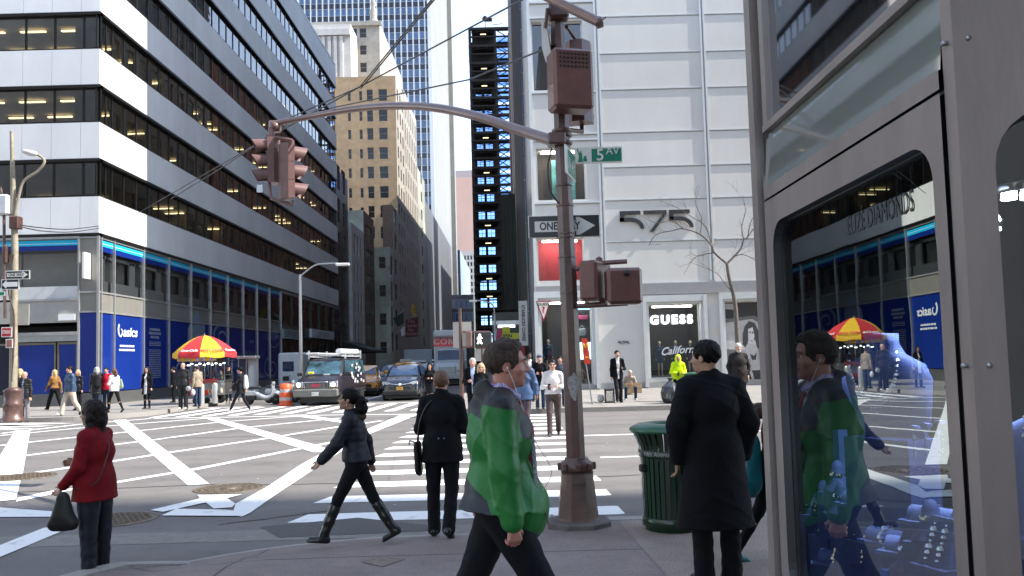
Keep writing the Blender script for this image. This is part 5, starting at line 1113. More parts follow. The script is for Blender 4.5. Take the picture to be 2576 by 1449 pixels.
b.tube([(pA.x + .03, pA.y, pA.z - .35), (pA.x + .06, pA.y, pA.z - .60), (pB.x, pB.y, pB.z - .53), (pB.x, pB.y, pB.z - .45)], .028, 8); b.cbox((pA.x + .07, pA.y, pA.z + .46), (.04, .04, .07), 0, 0, .01); b.lathe((pA.x + .13, pA.y - .03, pA.z + .55), [(0, -.01), (.06, -.01), (.06, .02), (0, .03)], 14, M=Matrix.Rotation(rad(90), 3, 'X'))
b.build('hanger_bracket', PINKB, hh_); b = MB(); b.cbox(top, (.09, .06, .09), 0, 0, .015); b.build('arm_end_clamp', mat('mast_arm_paint', (.2, .13, .12)), hh_)
b = MB(); b.cbox((pA.x - .12, pA.y, pA.z - .44), (.045, .01, .06)); b.build('tag_plate', STEEL, hh_)
# pole mounted housings
bx_ = empty('signal_cabinet', P(1434, 205, 8.1), 'brown perforated signal housing strapped high on the pole', 'signal cabinet')
w_, h_ = .205, .30; b = MB(); b.cbox((0, 0, 0), (w_, .13, h_), 0, rad(14), .03)
b.build('housing', SIGB, bx_); b = MB(); M = Matrix.Rotation(rad(14), 3, 'Z')
for i in range(8):
    for j in range(4):
        c = M @ V((-.135 + i * .0385, -.1315, .235 - j * .042)); b.lathe(c, [(0.0, .0), (.013, 0), (.013, .003)], 10, M=M @ Matrix.Rotation(rad(90), 3, 'X'))
b.build('vent_holes', BLACK, bx_)
pe = P(1378, 108, 8.2); ed = empty('side_panel', pe, 'pale flat panel seen edge on beside the perforated housing', 'sign'); b = MB()
b.prism([(-.0, .23), (.05, .17), (.10, -.18), (.08, -.23), (.03, -.18), (.0, -.05)], lambda u, v, d: (u - .06 + d * .2, d, v), 0, 0, .25); b.build('panel_plate', mat('pale_cream_panel', (.66, .65, .62), .4, var=.04), ed)
sh = empty('rear_signal', P(1460, 215, 8.65), 'brown traffic signal partly hidden behind the perforated housing', 'traffic light'); signal_head(None, (0, 0, 0), rad(165), h=.86, w=.26, m=SIGB, par=sh)
b = MB(); b.tube([(-.2, -.3, -.55), (.0, -.02, -.5), (0, 0, -.42)], .025, 8); b.tube([(-.15, -.3, .52), (0, 0, .45)], .02, 8); b.build('bracket', SIGB, sh)
# pedestrian signals on their bracket
pd = empty('pedestrian_signals', P(1500, 712, 8.25), 'two brown square pedestrian signal boxes on arms, seen from behind', 'pedestrian signal'); L1 = pd.location
a0 = P(1498, 708, 8.2) - L1; a1 = P(1568, 720, 8.05) - L1
b = MB(); b.cbox(a0, (.20, .095, .195), 0, rad(62), .028); b.build('side_box', SIGB, pd); b = MB(); b.cbox(a1, (.172, .10, .175), 0, rad(4), .03); b.build('back_box', SIGB, pd)
b = MB(); b.lathe(a1 + V((.02, -.1, .12)), [(.03, .0), (.028, .03), (.0, .035)], 12, M=Matrix.Rotation(rad(90), 3, 'X')); b.build('cable_gland', BLACK, pd)
zt_ = P(1500, 662, 8.25).z - L1.z; zb_ = P(1500, 768, 8.25).z - L1.z; xp = px_ - L1.x
b = MB(); b.tube([(xp + .05, .0, zt_ - .06), (xp + .13, .0, zt_ - .005), (a1.x + .06, -.1, zt_)], .024, 10); b.tube([(xp + .05, 0, zb_), (a1.x + .05, -.1, zb_ + .01)], .028, 10); b.cbox((a0.x + .07, -.04, zb_ + .02), (.03, .03, .04), 0, .4, .008); b.lathe((a0.x + .05, 0, zt_ + .03), [(.0, -.04), (.035, -.02), (.035, .02), (0, .04)], 12)
b.build('bracket_arms', SIGB, pd)
# ---- litter basket ----
def basket(loc, label, s=1.0):
    e = empty('litter_basket', loc, label, 'litter bin', 'green slatted litter baskets'); G_ = mat('dark_green_bin_paint', (.006, .030, .014), .3, var=.15, coat=.3); GT = mat('green_bin_lid', (.008, .085, .035), .4, var=.1, coat=.3)
    n = 34
    for k in range(n):
        a = 2 * math.pi * k / n; c, s_ = math.cos(a), math.sin(a); t = V((-s_, c, 0)) * .020; b = MB(); pr = [(.29, .07), (.30, .5), (.305, .72), (.315, .80), (.36, .90), (.385, .945)]
        vs = []
        for r, z in pr: vs += [V((r * c, r * s_, z)) - t, V((r * c, r * s_, z)) + t, V(((r - .012) * c, (r - .012) * s_, z)) + t, V(((r - .012) * c, (r - .012) * s_, z)) - t]
        b.add(vs, [(i * 4 + j, i * 4 + (j + 1) % 4, i * 4 + 4 + (j + 1) % 4, i * 4 + 4 + j) for i in range(len(pr) - 1) for j in range(4)] + [(0, 1, 2, 3), tuple(range(len(vs) - 4, len(vs)))[::-1]]); b.build('slat', G_, e)
    b = MB(); b.lathe((0, 0, 0), [(.27, .0), (.27, .03), (.305, .05), (.31, .12), (.30, .13)], 32); b.build('base_ring', G_, e)
    b = MB(); b.lathe((0, 0, 0), [(.31, .70), (.322, .70), (.322, .765), (.31, .765)], 32); b.build('name_band', G_, e)
    b = MB(); b.lathe((0, 0, 0), [(.40, .935), (.41, .95), (.40, .975), (.33, 1.01), (.24, 1.02), (.19, 1.0), (.19, .95)], 32); b.build('rim', GT, e)
    b = MB(); b.lathe((0, 0, 0), [(.275, .04), (.275, .66)], 24); b.build('liner', BLACK, e)
    b = MB(); b.cbox((-.30, -.12, .60), (.03, .04, .035), 0, .3, .01); b.build('latch', BLACK, e); return e
bk_ = basket((P(1692, 1325, 8.0).x, 8.0, .15), 'dark green slatted litter basket on the near pavement, left of the overcoat man')
L0 = bk_.location; bk_.scale = (.92, .92, .98)
def wrap(u, v, d):
    a = rad(-124) + u / .325; return (L0.x + .326 * math.cos(a), L0.y + .326 * math.sin(a), L0.z + .735 + v)
text('Fifth Avenue', .062, wrap, mat('dim_bin_lettering', (.35, .37, .34), .5, var=.1), name='band_lettering', parent=bk_, align='CENTER')
fb_ = basket((P(1752, 1000, 29.5).x, 29.5, .15), 'small green litter basket across the avenue behind the man in yellow')
# drain grate by the green jacket man
dg = empty('drain_grate', G(1365, 1302, .16), 'small metal grating at the kerb left of the signal pole', 'grate'); b = MB(); b.box(-.13, .13, -.1, .1, 0, .01); b.build('grate_frame', STEEL, dg)
for i in range(6): b = MB(); b.box(-.11 + i * .04, -.095 + i * .04, -.09, .09, .01, .016); b.build('bar', BLACK, dg)
# utility covers near the kerb
for (x, y, hw_, lab) in ((1000, 1342, .32, 'square utility cover in the near pavement behind the walking woman'),): pass
# ---- left corner pole cluster ----
lp = empty('corner_light_pole', (P(32, 1062, 28.6).x, 28.6, .15), 'weathered street light pole with signs on the far left corner', 'lamp post'); LL = lp.location
LT = mat('weathered_pole', (.30, .26, .19), .6, var=.2, scale=4); q = lambda x, y: P(x, y, 28.5) - LL
b = MB(); b.tube([(0, 0, 1.0), (-.0, 0, 6), q(29, 330)], [.13, .11, .06], 12); b.build('shaft', LT, lp)
b = MB(); b.lathe((0, 0, 0), [(.36, 0), (.36, .1), (.3, .14), (.3, .5), (.34, .55), (.28, .62), (.28, 1.0), (.32, 1.05), (.15, 1.15)], 20); b.build('cast_base', POLEM, lp)
b = MB(); b.tube(curve([q(35, 560), q(46, 500), q(60, 455), q(95, 430), q(112, 405), q(95, 388)]), .045, 10); b.build('lamp_arm', LT, lp)
b = MB(); b.lathe((0, 0, 0), [(.0, .10), (.18, .08), (.26, .0), (.22, -.06), (.0, -.12)], 16); b.v = [(x * 1.15 + q(76, 384).x, y * .7 + q(76, 384).y, z + q(76, 384).z - x * .25) for x, y, z in b.v]; b.build('lamp_head', mat('white_lamp_head', (.62, .62, .6), .3, var=.05), lp)
b = MB(); b.cbox(q(8, 516), (.25, .2, .35), 0, 0, .05); b.build('camera_box', mat('white_camera_box', (.6, .62, .64), .4), lp)
b = MB(); b.tube(curve([q(6, 500), q(0, 470), q(-20, 440)]), .05, 8); b.tube([q(10, 535), q(12, 800)], .05, 8); b.tube(curve([q(34, 640), q(22, 730), q(36, 800), q(30, 960)]), .03, 6); b.cbox(q(40, 560), (.16, .16, .22), 0, 0, .03); b.cbox(q(14, 640), (.08, .1, .3), 0, 0, .03); b.build('conduits', POLEM, lp)
def osign(e, x0, x1, y0, y1, face, edge, txt, tcol, right=True, lab=None, Y=28.3, arrow=True):
    a, c = P(x0, y1, Y) - LL, P(x1, y0, Y) - LL; m_ = MB(); m_.box(a.x, c.x, a.y, a.y + .02, a.z, c.z); o = m_.build('sign_plate', edge, e); hw, hh = (c.x - a.x) / 2, (c.z - a.z) / 2; cx, cz = (a.x + c.x) / 2, (a.z + c.z) / 2
    m_ = MB(); m_.box(a.x + .03, c.x - .03, a.y - .01, a.y - .002, a.z + .03, c.z - .03); m_.build('sign_field', face, o)
    if arrow:
        s_ = 1 if right else -1; m_ = MB(); pts = [(-hw * .85, -hh * .45), (hw * .4, -hh * .45), (hw * .4, -hh * .8), (hw * .88, 0), (hw * .4, hh * .8), (hw * .4, hh * .45), (-hw * .85, hh * .45)]
        m_.prism([(cx + s_ * u, cz + v) for u, v in (pts if s_ > 0 else pts[::-1])], lambda u, v, d: (u, a.y - .012 - d, v), 0, 0, .004); m_.build('arrow', SWH, o)
    text(txt, hh * 1.0, lambda u, v, d: (LL.x + cx - (.1 if right else -.05) + u, LL.y + a.y - .02, LL.z + cz + v), tcol, parent=o) if False else None
    sz_ = hh * .95; fit = min(1, hw * (1.2 if arrow else 1.7) / max(.01, len(txt) * .62 * sz_)); t_ = text(txt, sz_, lambda u, v, d: (cx - hw * .1 * (1 if right else -1) + u, a.y - .02, cz + v), tcol, parent=o, bold=.004, sx=fit)
    return o
s1 = empty('one_way_sign', LL, 'black ONE WAY sign pointing right on the far left corner pole', 'road sign'); osign(s1, 14, 75, 679, 703, SBLK, SWH, 'ONE WAY', SBLK, True)
s2 = empty('one_way_sign', LL, 'white rimmed sign with a left arrow under the ONE WAY sign, far left', 'road sign'); osign(s2, 3, 48, 701, 729, SBLK, SWH, '', SBLK, False)
s3 = empty('street_name_sign', LL, 'green street sign at the left picture edge on the corner pole', 'street sign'); osign(s3, -40, 13, 732, 745, GRN, SWH, 'W 47 ST', SWH, True, arrow=False)
s4 = empty('parking_sign', LL, 'small red no standing sign low on the far left corner pole', 'road sign'); osign(s4, 3, 30, 822, 848, mat('sign_red', (.42, .03, .035), .4), SWH, 'NO\nSTANDING'.replace('\n', ' '), SWH, arrow=False)
s5 = empty('parking_sign', LL, 'second red sign beneath the red no standing sign, far left', 'road sign'); osign(s5, 14, 32, 852, 875, mat('faded_sign_red', (.30, .12, .11), .5), SWH, '', SWH, arrow=False)
s6 = empty('banner_panel', LL, 'beige blank panel sticking out behind the far left corner pole', 'sign'); a, c = P(40, 818, 28.7) - LL, P(77, 765, 28.7) - LL; b = MB(); b.box(a.x, c.x, 0, .03, a.z, c.z); b.build('panel_plate', mat('beige_panel', (.38, .36, .31), .6), s6)
# street lamp by the office block
sl2 = empty('street_lamp', (P(757, 900, 41).x, 41, .15), 'slim grey street lamp in front of the office block, arm reaching right', 'street lamp'); S0 = sl2.location
b = MB(); zt = P(757, 690, 41).z - .15; b.tube([(0, 0, 0), (0, 0, zt)], [.10, .07], 8); b.build('pole', STEEL, sl2)
b = MB(); b.tube(curve([(0, 0, zt - .1), P(790, 668, 41) - S0, P(820, 663, 41) - S0, P(852, 662, 41) - S0]), .045, 8); b.build('arm', STEEL, sl2); b = MB(); c = P(862, 665, 41) - S0; b.cbox(c, (.34, .12, .07), 0, 0, .03); b.build('lamp_head', mat('white_lamp_head', (.6, .6, .6)), sl2)
# pole in the street centre with walk signal
wy = 27.0; wp = empty('walk_signal_pole', (P(1163, 1040, wy).x, wy, 0), 'brown pole with the lit white walking man signal at the far crossing', 'pedestrian signal'); W0 = wp.location; q = lambda x, y, Y=wy: P(x, y, Y) - W0
b = MB(); b.tube([(0, 0, 0), (0, 0, P(1160, 775, wy).z)], [.07, .05], 8); b.build('pole', POLEM, wp)
b = MB(); b.cbox(q(1163, 842), (.30, .01, .42), 0, 0, .0); b.build('sign_back', mat('pale_sign_back', (.42, .40, .37), .5, var=.06), wp)
b = MB(); b.cbox(q(1216, 853), (.27, .14, .24), 0, 0, .03); b.build('walk_housing', mat('black_signal_face', (.03, .03, .03), .5), wp); b = MB(); b.cbox(q(1180, 853), (.10, .22, .25), 0, 0, .03); b.build('side_housing', SIGB, wp)
b = MB(); b.cbox(q(1213, 892), (.23, .01, .20)); b.build('lower_sign_back', mat('pale_sign_back', (.42, .4, .37)), wp); b = MB(); b.tube([q(1163, 834), q(1232, 834)], .03, 6); b.tube([q(1163, 873), q(1225, 873)], .03, 6); b.tube([q(1212, 870), q(1212, 910)], .03, 6); b.build('bracket', SIGB, wp)
man = MB(); c = q(1207, 853); N = lambda u, v, d: (c.x + u, c.y - .145 - d, c.z + v)
man.prism([(.03 * math.cos(k * .7) + .01, .135 + .03 * math.sin(k * .7)) for k in range(9)], N, 0, 0, .004)
man.prism([(-.03, .10), (.03, .10), (.085, .03), (.07, .01), (.03, .05), (.03, -.02), (.08, -.14), (.045, -.155), (.0, -.06), (-.04, -.15), (-.085, -.14), (-.03, -.02), (-.035, .04), (-.06, .0), (-.085, .01)], N, 0, 0.001, .005); man.build('walking_man', emis('walk_signal_white', (1, 1, .98), 3), wp)
# right sidewalk lamp
l3 = empty('street_lamp', (P(1247, 900, 47).x, 47, .15), 'grey street lamp in front of the steel frame tower, arm reaching left', 'street lamp'); S3 = l3.location; b = MB(); zt = P(1247, 790, 47).z - .15
b.tube([(0, 0, 0), (0, 0, zt)], [.09, .06], 8); b.build('pole', STEEL, l3); b = MB(); b.tube(curve([(0, 0, zt - .1), P(1240, 768, 47) - S3, P(1220, 757, 47) - S3, P(1196, 756, 47) - S3]), .04, 8); b.build('arm', STEEL, l3); b = MB(); b.cbox(P(1190, 757, 47) - S3, (.22, .1, .06), 0, 0, .02); b.build('lamp_head', mat('white_lamp_head', (.6, .6, .6)), l3)
# ================= VEHICLES =================
def loft(mb, secs, mi=0, smooth=True, cap=True):
    n = len(secs[0]); vs = [p for s in secs for p in s]
    fs = [(i * n + k, i * n + (k + 1) % n, (i + 1) * n + (k + 1) % n, (i + 1) * n + k) for i in range(len(secs) - 1) for k in range(n)]
    mb.add(vs, fs, mi, smooth)
    if cap: mb.add(secs[0], [tuple(range(n))[::-1]], mi); mb.add(secs[-1], [tuple(range(n))], mi)
def carsec(y, w, zb, zm, zt, wt=None, crown=.03):
    wt = wt or w * .93
    half = [(w * .86, zb), (w * .97, zb + .07), (w, zm), (w * .985, zt - (zt - zm) * .3), (wt, zt - .02), (wt * .8, zt + crown * .4)]
    return [(x, y, z) for x, z in half] + [(0, y, zt + crown)] + [(-x, y, z) for x, z in half[::-1]]
def wheel(e, x, y, r, w=.22, rim='silver_rim'):
    b = MB(); M = Matrix.Rotation(rad(90), 3, 'Y'); b.lathe((x, y, r), [(r * .62, -w / 2), (r * .93, -w / 2), (r, -w / 2 + .03), (r, w / 2 - .03), (r * .93, w / 2), (r * .62, w / 2)], 22, M=M)
    o = b.build('wheel', RUBBER, e); b = MB(); s = 1 if x > 0 else -1
    b.lathe((x, y, r), [(0, s * w * .30), (r * .2, s * w * .36), (r * .3, s * w * .25), (r * .63, s * w * .45), (r * .63, -s * w * .3)], 18, M=M); b.build('rim', mat(rim, (.35, .35, .36), .3, metal=.8), o)
def vehicle(kind, loc, rz, paint, label, cat, W=.93, L=4.6, hood=(.72, .95, 1.02), wind=(1.15, 1.95), roof=(1.60, 1.66), tail=(3.9, 4.5), cowl=1.02, glass=None, rw=.72, belt=.95, zb=.22, wr=.34, group='motor traffic waiting in the side street', extras=()):
    e = empty(kind, loc, label, cat, group, rz); b = MB()
    h0, h1, h2 = hood
    secs = [carsec(0, W * .80, zb + .06, .42, h0 - .12, W * .74, .0), carsec(.06, W * .92, zb, .5, h0, W * .85, .02), carsec(.35, W * .985, zb, .6, h1, W * .90, .04), carsec(wind[0] * .8, W, zb, .65, h2 - .02, W * .90, .05), carsec(wind[0], W, zb, .65, cowl, W * .92, .03),
            carsec((wind[1] + tail[0]) / 2, W, zb, .65, belt + .08, W * .94, .01), carsec(tail[0], W, zb, .65, belt + .08, W * .93, .01), carsec(L - .12, W * .97, zb, .6, belt + .04, W * .9, .0), carsec(L, W * .9, zb + .08, .6, belt - .05, W * .84, .0)]
    loft(b, secs)
    r0, r1 = roof
    def gs(y, w, z, wl): return [(wl, y, cowl - .06), (wl * .99, y, cowl + .02), (w, y, z - .05), (w * .86, y, z), (0, y, z + .03), (-w * .86, y, z), (-w, y, z - .05), (-wl * .99, y, cowl + .02), (-wl, y, cowl - .06)]
    g = [gs(wind[0] - .02, W * .86, cowl + .03, W * .93), gs(wind[1], W * rw, r0, W * .93), gs(wind[1] + .5, W * rw, r1, W * .94), gs(tail[0] - .3, W * rw, r1 - .01, W * .94), gs(tail[0], W * rw * .97, r1 - .06, W * .93), gs(tail[1], W * rw * .95, cowl + .02, W * .9)]
    loft(b, g); b.build('body', paint, e)
    GLS = glass or mat('car_glass', (.02, .045, .10), .06, var=.5, scale=1.4, spec=.6)
    # windshield slightly proud of the pillar frame
    def wp(t, s): 
        y = wind[0] + (wind[1] - wind[0]) * t; z = cowl + .035 + (r0 - cowl - .06) * t; w = W * (.86 + (rw - .86) * t) * .91
        return V((s * w, y - .02, z + .012 + .02 * (1 - abs(s))))
    m_ = MB(); 
    for i in range(6):
        s0, s1 = -1 + i / 3, -1 + (i + 1) / 3; m_.quad(wp(.04, s0), wp(.04, s1), wp(.93, s1), wp(.93, s0))
    m_.build('windshield', GLS, e)
    for s in (-1, 1):
        m_ = MB(); n0 = wind[0] + .25; ys = [n0, (wind[1] + tail[0]) / 2 - .05, (wind[1] + tail[0]) / 2 + .05, tail[0] - .1]
        for a, c in ((ys[0], ys[1]), (ys[2], ys[3])):
            ta = min(1, (a - wind[0]) / (wind[1] - wind[0])); zl = cowl + .06; wl = W * .93 * .99 + .012; zt_ = r1 - .1
            pt = [(wl, a + .05, zl), (wl, c, zl), (W * rw + .02, c, zt_), (W * rw + .02, max(a, wind[1] + .0), zt_)]
            m_.add([(s * x, y, z) for x, y, z in pt], [(0, 1, 2, 3)])
        m_.build('side_window', GLS, e)
    for s in (-1, 1):
        for y in (.85 * L / 4.6, L - .85 * L / 4.6): wheel(e, s * (W - .12), y, wr)
        m_ = MB(); m_.cbox((s * (W + .12), wind[0] + .25, cowl + .1), (.11, .05, .08), 0, 0, .03); m_.build('wing_mirror', paint, e)
    m_ = MB(); m_.box(-W * .86, W * .86, .5, L - .3, .10, zb + .1); m_.build('underbody', BLACK, e)
    return e
def part_box(e, name, m, c, h, bev=.01, rz=0): b = MB(); b.cbox(c, h, 0, rz, bev); return b.build(name, m, e)
def plate_(e, y, z, m, txt, tm=None):
    b = MB(); b.cbox((0, y, z), (.155, .008, .078)); o = b.build('number_plate', m, e); text(txt, .085, lambda u, v, d: (u, y - .012, z + v), tm or LETB, parent=o); return o
HL = emis('lit_headlamp', (1, .97, .9), 5); AMB = mat('amber_lens', (.75, .28, .03), .2, emit=(1, .35, .03), es=.25)
VAN = mat('dark_plum_van_paint', (.020, .016, .024), .3, var=.1, coat=.35); BUMP = mat('grey_bumper', (.13, .13, .12), .4, var=.1)
vg = P(797, 1018, 37.2); van = vehicle('parked_van', (vg.x + .05, 36.9, 0), rad(-3), VAN, 'dark work van with lit headlights and white pipes on its roof rack', 'van', W=1.0, L=5.6, hood=(1.05, 1.16, 1.27), wind=(1.0, 1.65), roof=(2.0, 2.07), tail=(5.3, 5.58), cowl=1.28, rw=.84, belt=1.2, zb=.38, wr=.37, glass=mat('van_glass', (.05, .11, .14), .08, var=.6, scale=1.2, spec=.5))
part_box(van, 'bumper', BUMP, (0, -.05, .56), (1.0, .12, .17), .05); part_box(van, 'grille', BLACK, (0, -.005, .87), (.50, .05, .17), .03)
b = MB(); 
for k in range(7): b.box(-.46, .46, -.062, -.055, .735 + k * .042, .745 + k * .042)
b.tube([(-.5, -.055, .7), (-.52, -.055, 1.03), (.52, -.055, 1.03), (.5, -.055, .7), (-.5, -.055, .7)], .015, 6); b.build('grille_bars', CHROME, van)
text('GMC', .17, lambda u, v, d: (van.location.x + u, van.location.y - .075, .88 + v), mat('badge_red', (.45, .03, .06), .3), parent=van, bold=.012, sx=1.2)
for s in (-1, 1):
    part_box(van, 'headlight_housing', CHROME, (s * .77, -.01, .90), (.21, .05, .14), .03); part_box(van, 'turn_light', AMB, (s * .77, -.05, .72), (.22, .04, .045), .01)
    b = MB(); b.lathe((s * .77, -.065, .92), [(0, .0), (.09, .0), (.10, -.02)], 16, M=Matrix.Rotation(rad(90), 3, 'X')); b.build('headlight', HL, van)
    b = MB(); b.quad((s * 1.012, 1.3, .6), (s * 1.012, 5.1, .6), (s * 1.012, 5.1, .62), (s * 1.012, 1.3, .62)); b.build('side_trim', BUMP, van)
plate_(van, -.18, .52, SWH, '48531 LK')
b = MB(); 
for x in (-.75, .75): b.box(x - .03, x + .03, 1.6, 5.2, 2.14, 2.19)
for y in (1.8, 3.2, 4.8): b.box(-.85, .85, y - .03, y + .03, 2.19, 2.24); 
for x in (-.85, .85):
    for y in (1.8, 4.8): b.box(x - .03, x + .03, y - .03, y + .03, 2.05, 2.45)
b.build('roof_rack', WTR, van)
b = MB(); b.tube([(.62, 1.5, 2.38), (.62, 5.0, 2.38)], .13, 16); b.build('white_pipe', WHITE, van)
b = MB(); b.tube([(-.7, 1.35, 2.3), (-.6, 5.2, 2.3)], .045, 8); b.tube([(-.45, 1.35, 2.3), (-.35, 5.2, 2.3)], .045, 8)
for k in range(10): b.tube([(-.7 + .01 * k, 1.5 + .38 * k, 2.3), (-.45 + .01 * k, 1.5 + .38 * k, 2.3)], .02, 6)
b.cbox((-.55, 1.4, 2.3), (.28, .10, .05), 0, 0, .02); b.build('ladder', mat('pale_ladder', (.60, .58, .58), .5), van)
part_box(van, 'yellow_hat', mat('yellow_hat', (.75, .62, .02), .5), (-.55, 1.12, 1.40), (.16, .1, .08), .05); part_box(van, 'dashboard_papers', SWH, (.2, 1.02, 1.34), (.14, .05, .03), .01)
b = MB(); r3 = random.Random(9)
for k in range(16): y = 2.2 + r3.random() * 2.6; z = .8 + r3.random() * 1.0; b.quad((1.016 - max(0, z - 1.3) * .2, y, z), (1.016 - max(0, z - 1.3) * .2, y + .3, z), (1.016 - max(0, z - 1.38) * .2, y + .3, z + .12), (1.016 - max(0, z - 1.38) * .2, y, z + .12))
b.build('side_graphics', mat('van_white_graphic', (.55, .55, .55), .4), van)
# second taxi, dark taxi in front
YEL = mat('taxi_yellow', (.62, .25, .015), .25, var=.06, coat=.7); DKB = mat('navy_black_car_paint', (.008, .010, .020), .15, var=.1, coat=1.0)
def suv(x, y, paint, label, lights, platem, roofm=None, rz=0.0):
    e = vehicle('sport_utility_car', (x, y, 0), rz, paint, label, 'car', W=.92, L=4.6, hood=(.84, .98, 1.08), wind=(1.2, 2.0), roof=(1.60, 1.68), tail=(4.0, 4.5), cowl=1.10, rw=.74, belt=1.05, zb=.24, wr=.36)
    part_box(e, 'lower_bumper', mat('black_plastic', (.012, .012, .013), .6), (0, .0, .36), (.84, .07, .12), .05); part_box(e, 'grille', BLACK, (0, -.005, .60), (.52, .04, .07), .02)
    b = MB(); b.tube([(-.72, .03, .83), (-.35, -.03, .79), (0, -.045, .75), (.35, -.03, .79), (.72, .03, .83)], .018, 6); b.build('chrome_bar', CHROME, e)
    b = MB(); b.lathe((0, -.05, .77), [(.055, -.008), (.07, -.008), (.07, .008), (.055, .008)], 16, M=Matrix.Rotation(rad(90), 3, 'X')); b.build('badge', CHROME, e)
    for s in (-1, 1):
        b = MB(); b.prism([(s * .44, .86), (s * .82, .93), (s * .86, .84), (s * .60, .75)][::s], lambda u, v, d: (u, .01 + abs(u) * .12 - .06 - d, v), 0, 0, .03); b.build('headlight', mat('clear_headlight', (.6, .62, .66), .08, var=.3, scale=20, coat=1), e)
    plate_(e, -.09, .58, platem, '7J18'); return e
sg_ = P(1010, 1006, 40.2)
tx = suv(P(1010, 950, 40).x, 39.4, DKB, 'dark navy sport utility car waiting at the crossing, centre of the street', 0, mat('orange_plate', (.60, .30, .05), .5))
tx2 = suv(P(1003, 930, 46).x + .05, 46.5, YEL, 'yellow taxi hidden behind the dark sport utility car, roof showing', 0, mat('orange_plate', (.6, .3, .05)))
tx2.scale = (1, 1, 1.07); part_box(tx2, 'roof_light', mat('taxi_roof_light', (.25, .25, .22), .4), (.0, 2.1, 1.78), (.33, .1, .08), .02)
tx3 = suv(P(908, 930, 45.5).x, 45.6, YEL, 'orange yellow taxi standing between the work van and the dark car', 0, SWH, rz=rad(6))
b = MB(); b.prism([(-.85, .62), (-.5, .60), (-.35, .42), (-.75, .36)], lambda u, v, d: (u, -.01 + abs(u) * .08 - d, v), 0, 0, .03); b.prism([(.35, .42), (.5, .6), (.85, .62), (.75, .36)], lambda u, v, d: (u, -.01 + abs(u) * .08 - d, v), 0, 0, .03); b.build('fog_light_recess', BLACK, tx3)
# box truck
TW = mat('pale_truck_paint', (.50, .54, .55), .35, var=.05); RED = mat('truck_red', (.80, .02, .035), .35, var=.04)
tp = P(1128, 960, 62); trk = vehicle('box_truck', (tp.x, 61.5, 0), 0, TW, 'pale box truck with a red banner across its cargo box, far down the street', 'truck', W=1.1, L=4.2, hood=(1.28, 1.62, 1.78), wind=(1.5, 1.9), roof=(2.70, 2.80), tail=(3.2, 3.3), cowl=1.80, rw=.86, belt=1.7, zb=.5, wr=.5)
part_box(trk, 'bumper', mat('truck_bumper', (.4, .42, .43), .3), (0, -.1, .68), (1.15, .12, .18), .03)
part_box(trk, 'grille', STEEL, (0, -.0, 1.12), (.62, .06, .30), .04); b = MB()
for k in range(7): b.box(-.58, .58, -.075, -.065, .88 + .075 * k, .90 + .075 * k)
b.build('grille_bars', BLACK, trk)
for s in (-1, 1): part_box(trk, 'headlight', mat('clear_headlight', (.6, .62, .66)), (s * .86, .08, 1.05), (.14, .08, .10), .03)
b = MB(); b.box(-1.25, 1.25, 2.9, 9.5, 1.0, 4.0); b.cbox((0, 2.85, 3.92), (1.25, .5, .28), 0, 0, .12); b.build('cargo_box', mat('white_truck_box', (.55, .56, .57), .4, var=.04), trk)
b = MB(); b.box(-1.23, 1.23, 2.84, 2.89, 2.95, 3.6); b.box(-1.26, -1.252, 2.95, 9.4, 2.9, 3.6); b.build('red_banner', RED, trk); b = MB(); b.box(-1.25, 1.25, 2.3, 2.83, 3.62, 3.95); 
text('CORT', .62, lambda u, v, d: (trk.location.x - .28 + u, trk.location.y + 2.83, 3.30 + v), SWH, parent=trk, spacing=1.1, sx=1.1)
for s in (-1, 1): wheel(trk, s * 1.0, 7.5, .5, .4)
# traffic further back (copies of two kinds)
dk = vehicle('queued_car', (P(1072, 920, 66).x, 64, 0), 0, mat('blue_grey_car_paint', (.03, .07, .13), .2, coat=.8), 'blue grey car queued behind the dark sport utility car', 'car', W=.9)
for i, (x, y, Y, lab) in enumerate(((975, 925, 58, 'dark car queued at the left, behind the orange yellow taxi'), (1045, 922, 78, 'dark car in the far queue left of the box truck'), (985, 918, 84, 'dark car at the far left end of the queue'))):
    c = copy_tree(dk); c.location = (P(x, y, Y).x, Y, 0); c['label'] = lab
bt = empty('delivery_truck', (P(1040, 920, 84).x, 88, 0), 'grey delivery truck whose flat roof shows above the far queue', 'truck', 'motor traffic waiting in the side street')
part_box(bt, 'cargo_box', mat('grey_truck_box', (.30, .34, .38), .5), (0, 3.5, 1.9), (1.5, 3.2, 1.25), .05); part_box(bt, 'cab', TW, (0, -.4, 1.2), (1.1, .8, .8), .15); part_box(bt, 'windshield', mat('car_glass', (.02, .035, .06)), (0, -1.16, 1.5), (.95, .06, .3), .02)
for s in (-1, 1): wheel(bt, s * .95, -.4, .4); wheel(bt, s * .95, 5, .4)
pv = empty('parked_truck', (P(728, 915, 52).x, 52, 0), 'pale delivery truck cab parked behind the street lamp, left of the work van', 'truck'); part_box(pv, 'cab', TW, (0, 1.2, 1.45), (.75, 1.1, 1.15), .1); part_box(pv, 'window', mat('car_glass', (.02, .035, .06)), (-.1, .09, 1.75), (.35, .03, .3), .02); part_box(pv, 'vent_panel', BLACK, (-.25, .09, 1.0), (.2, .03, .14), .04)
for s in (-1, 1): wheel(pv, s * .65, .6, .36)
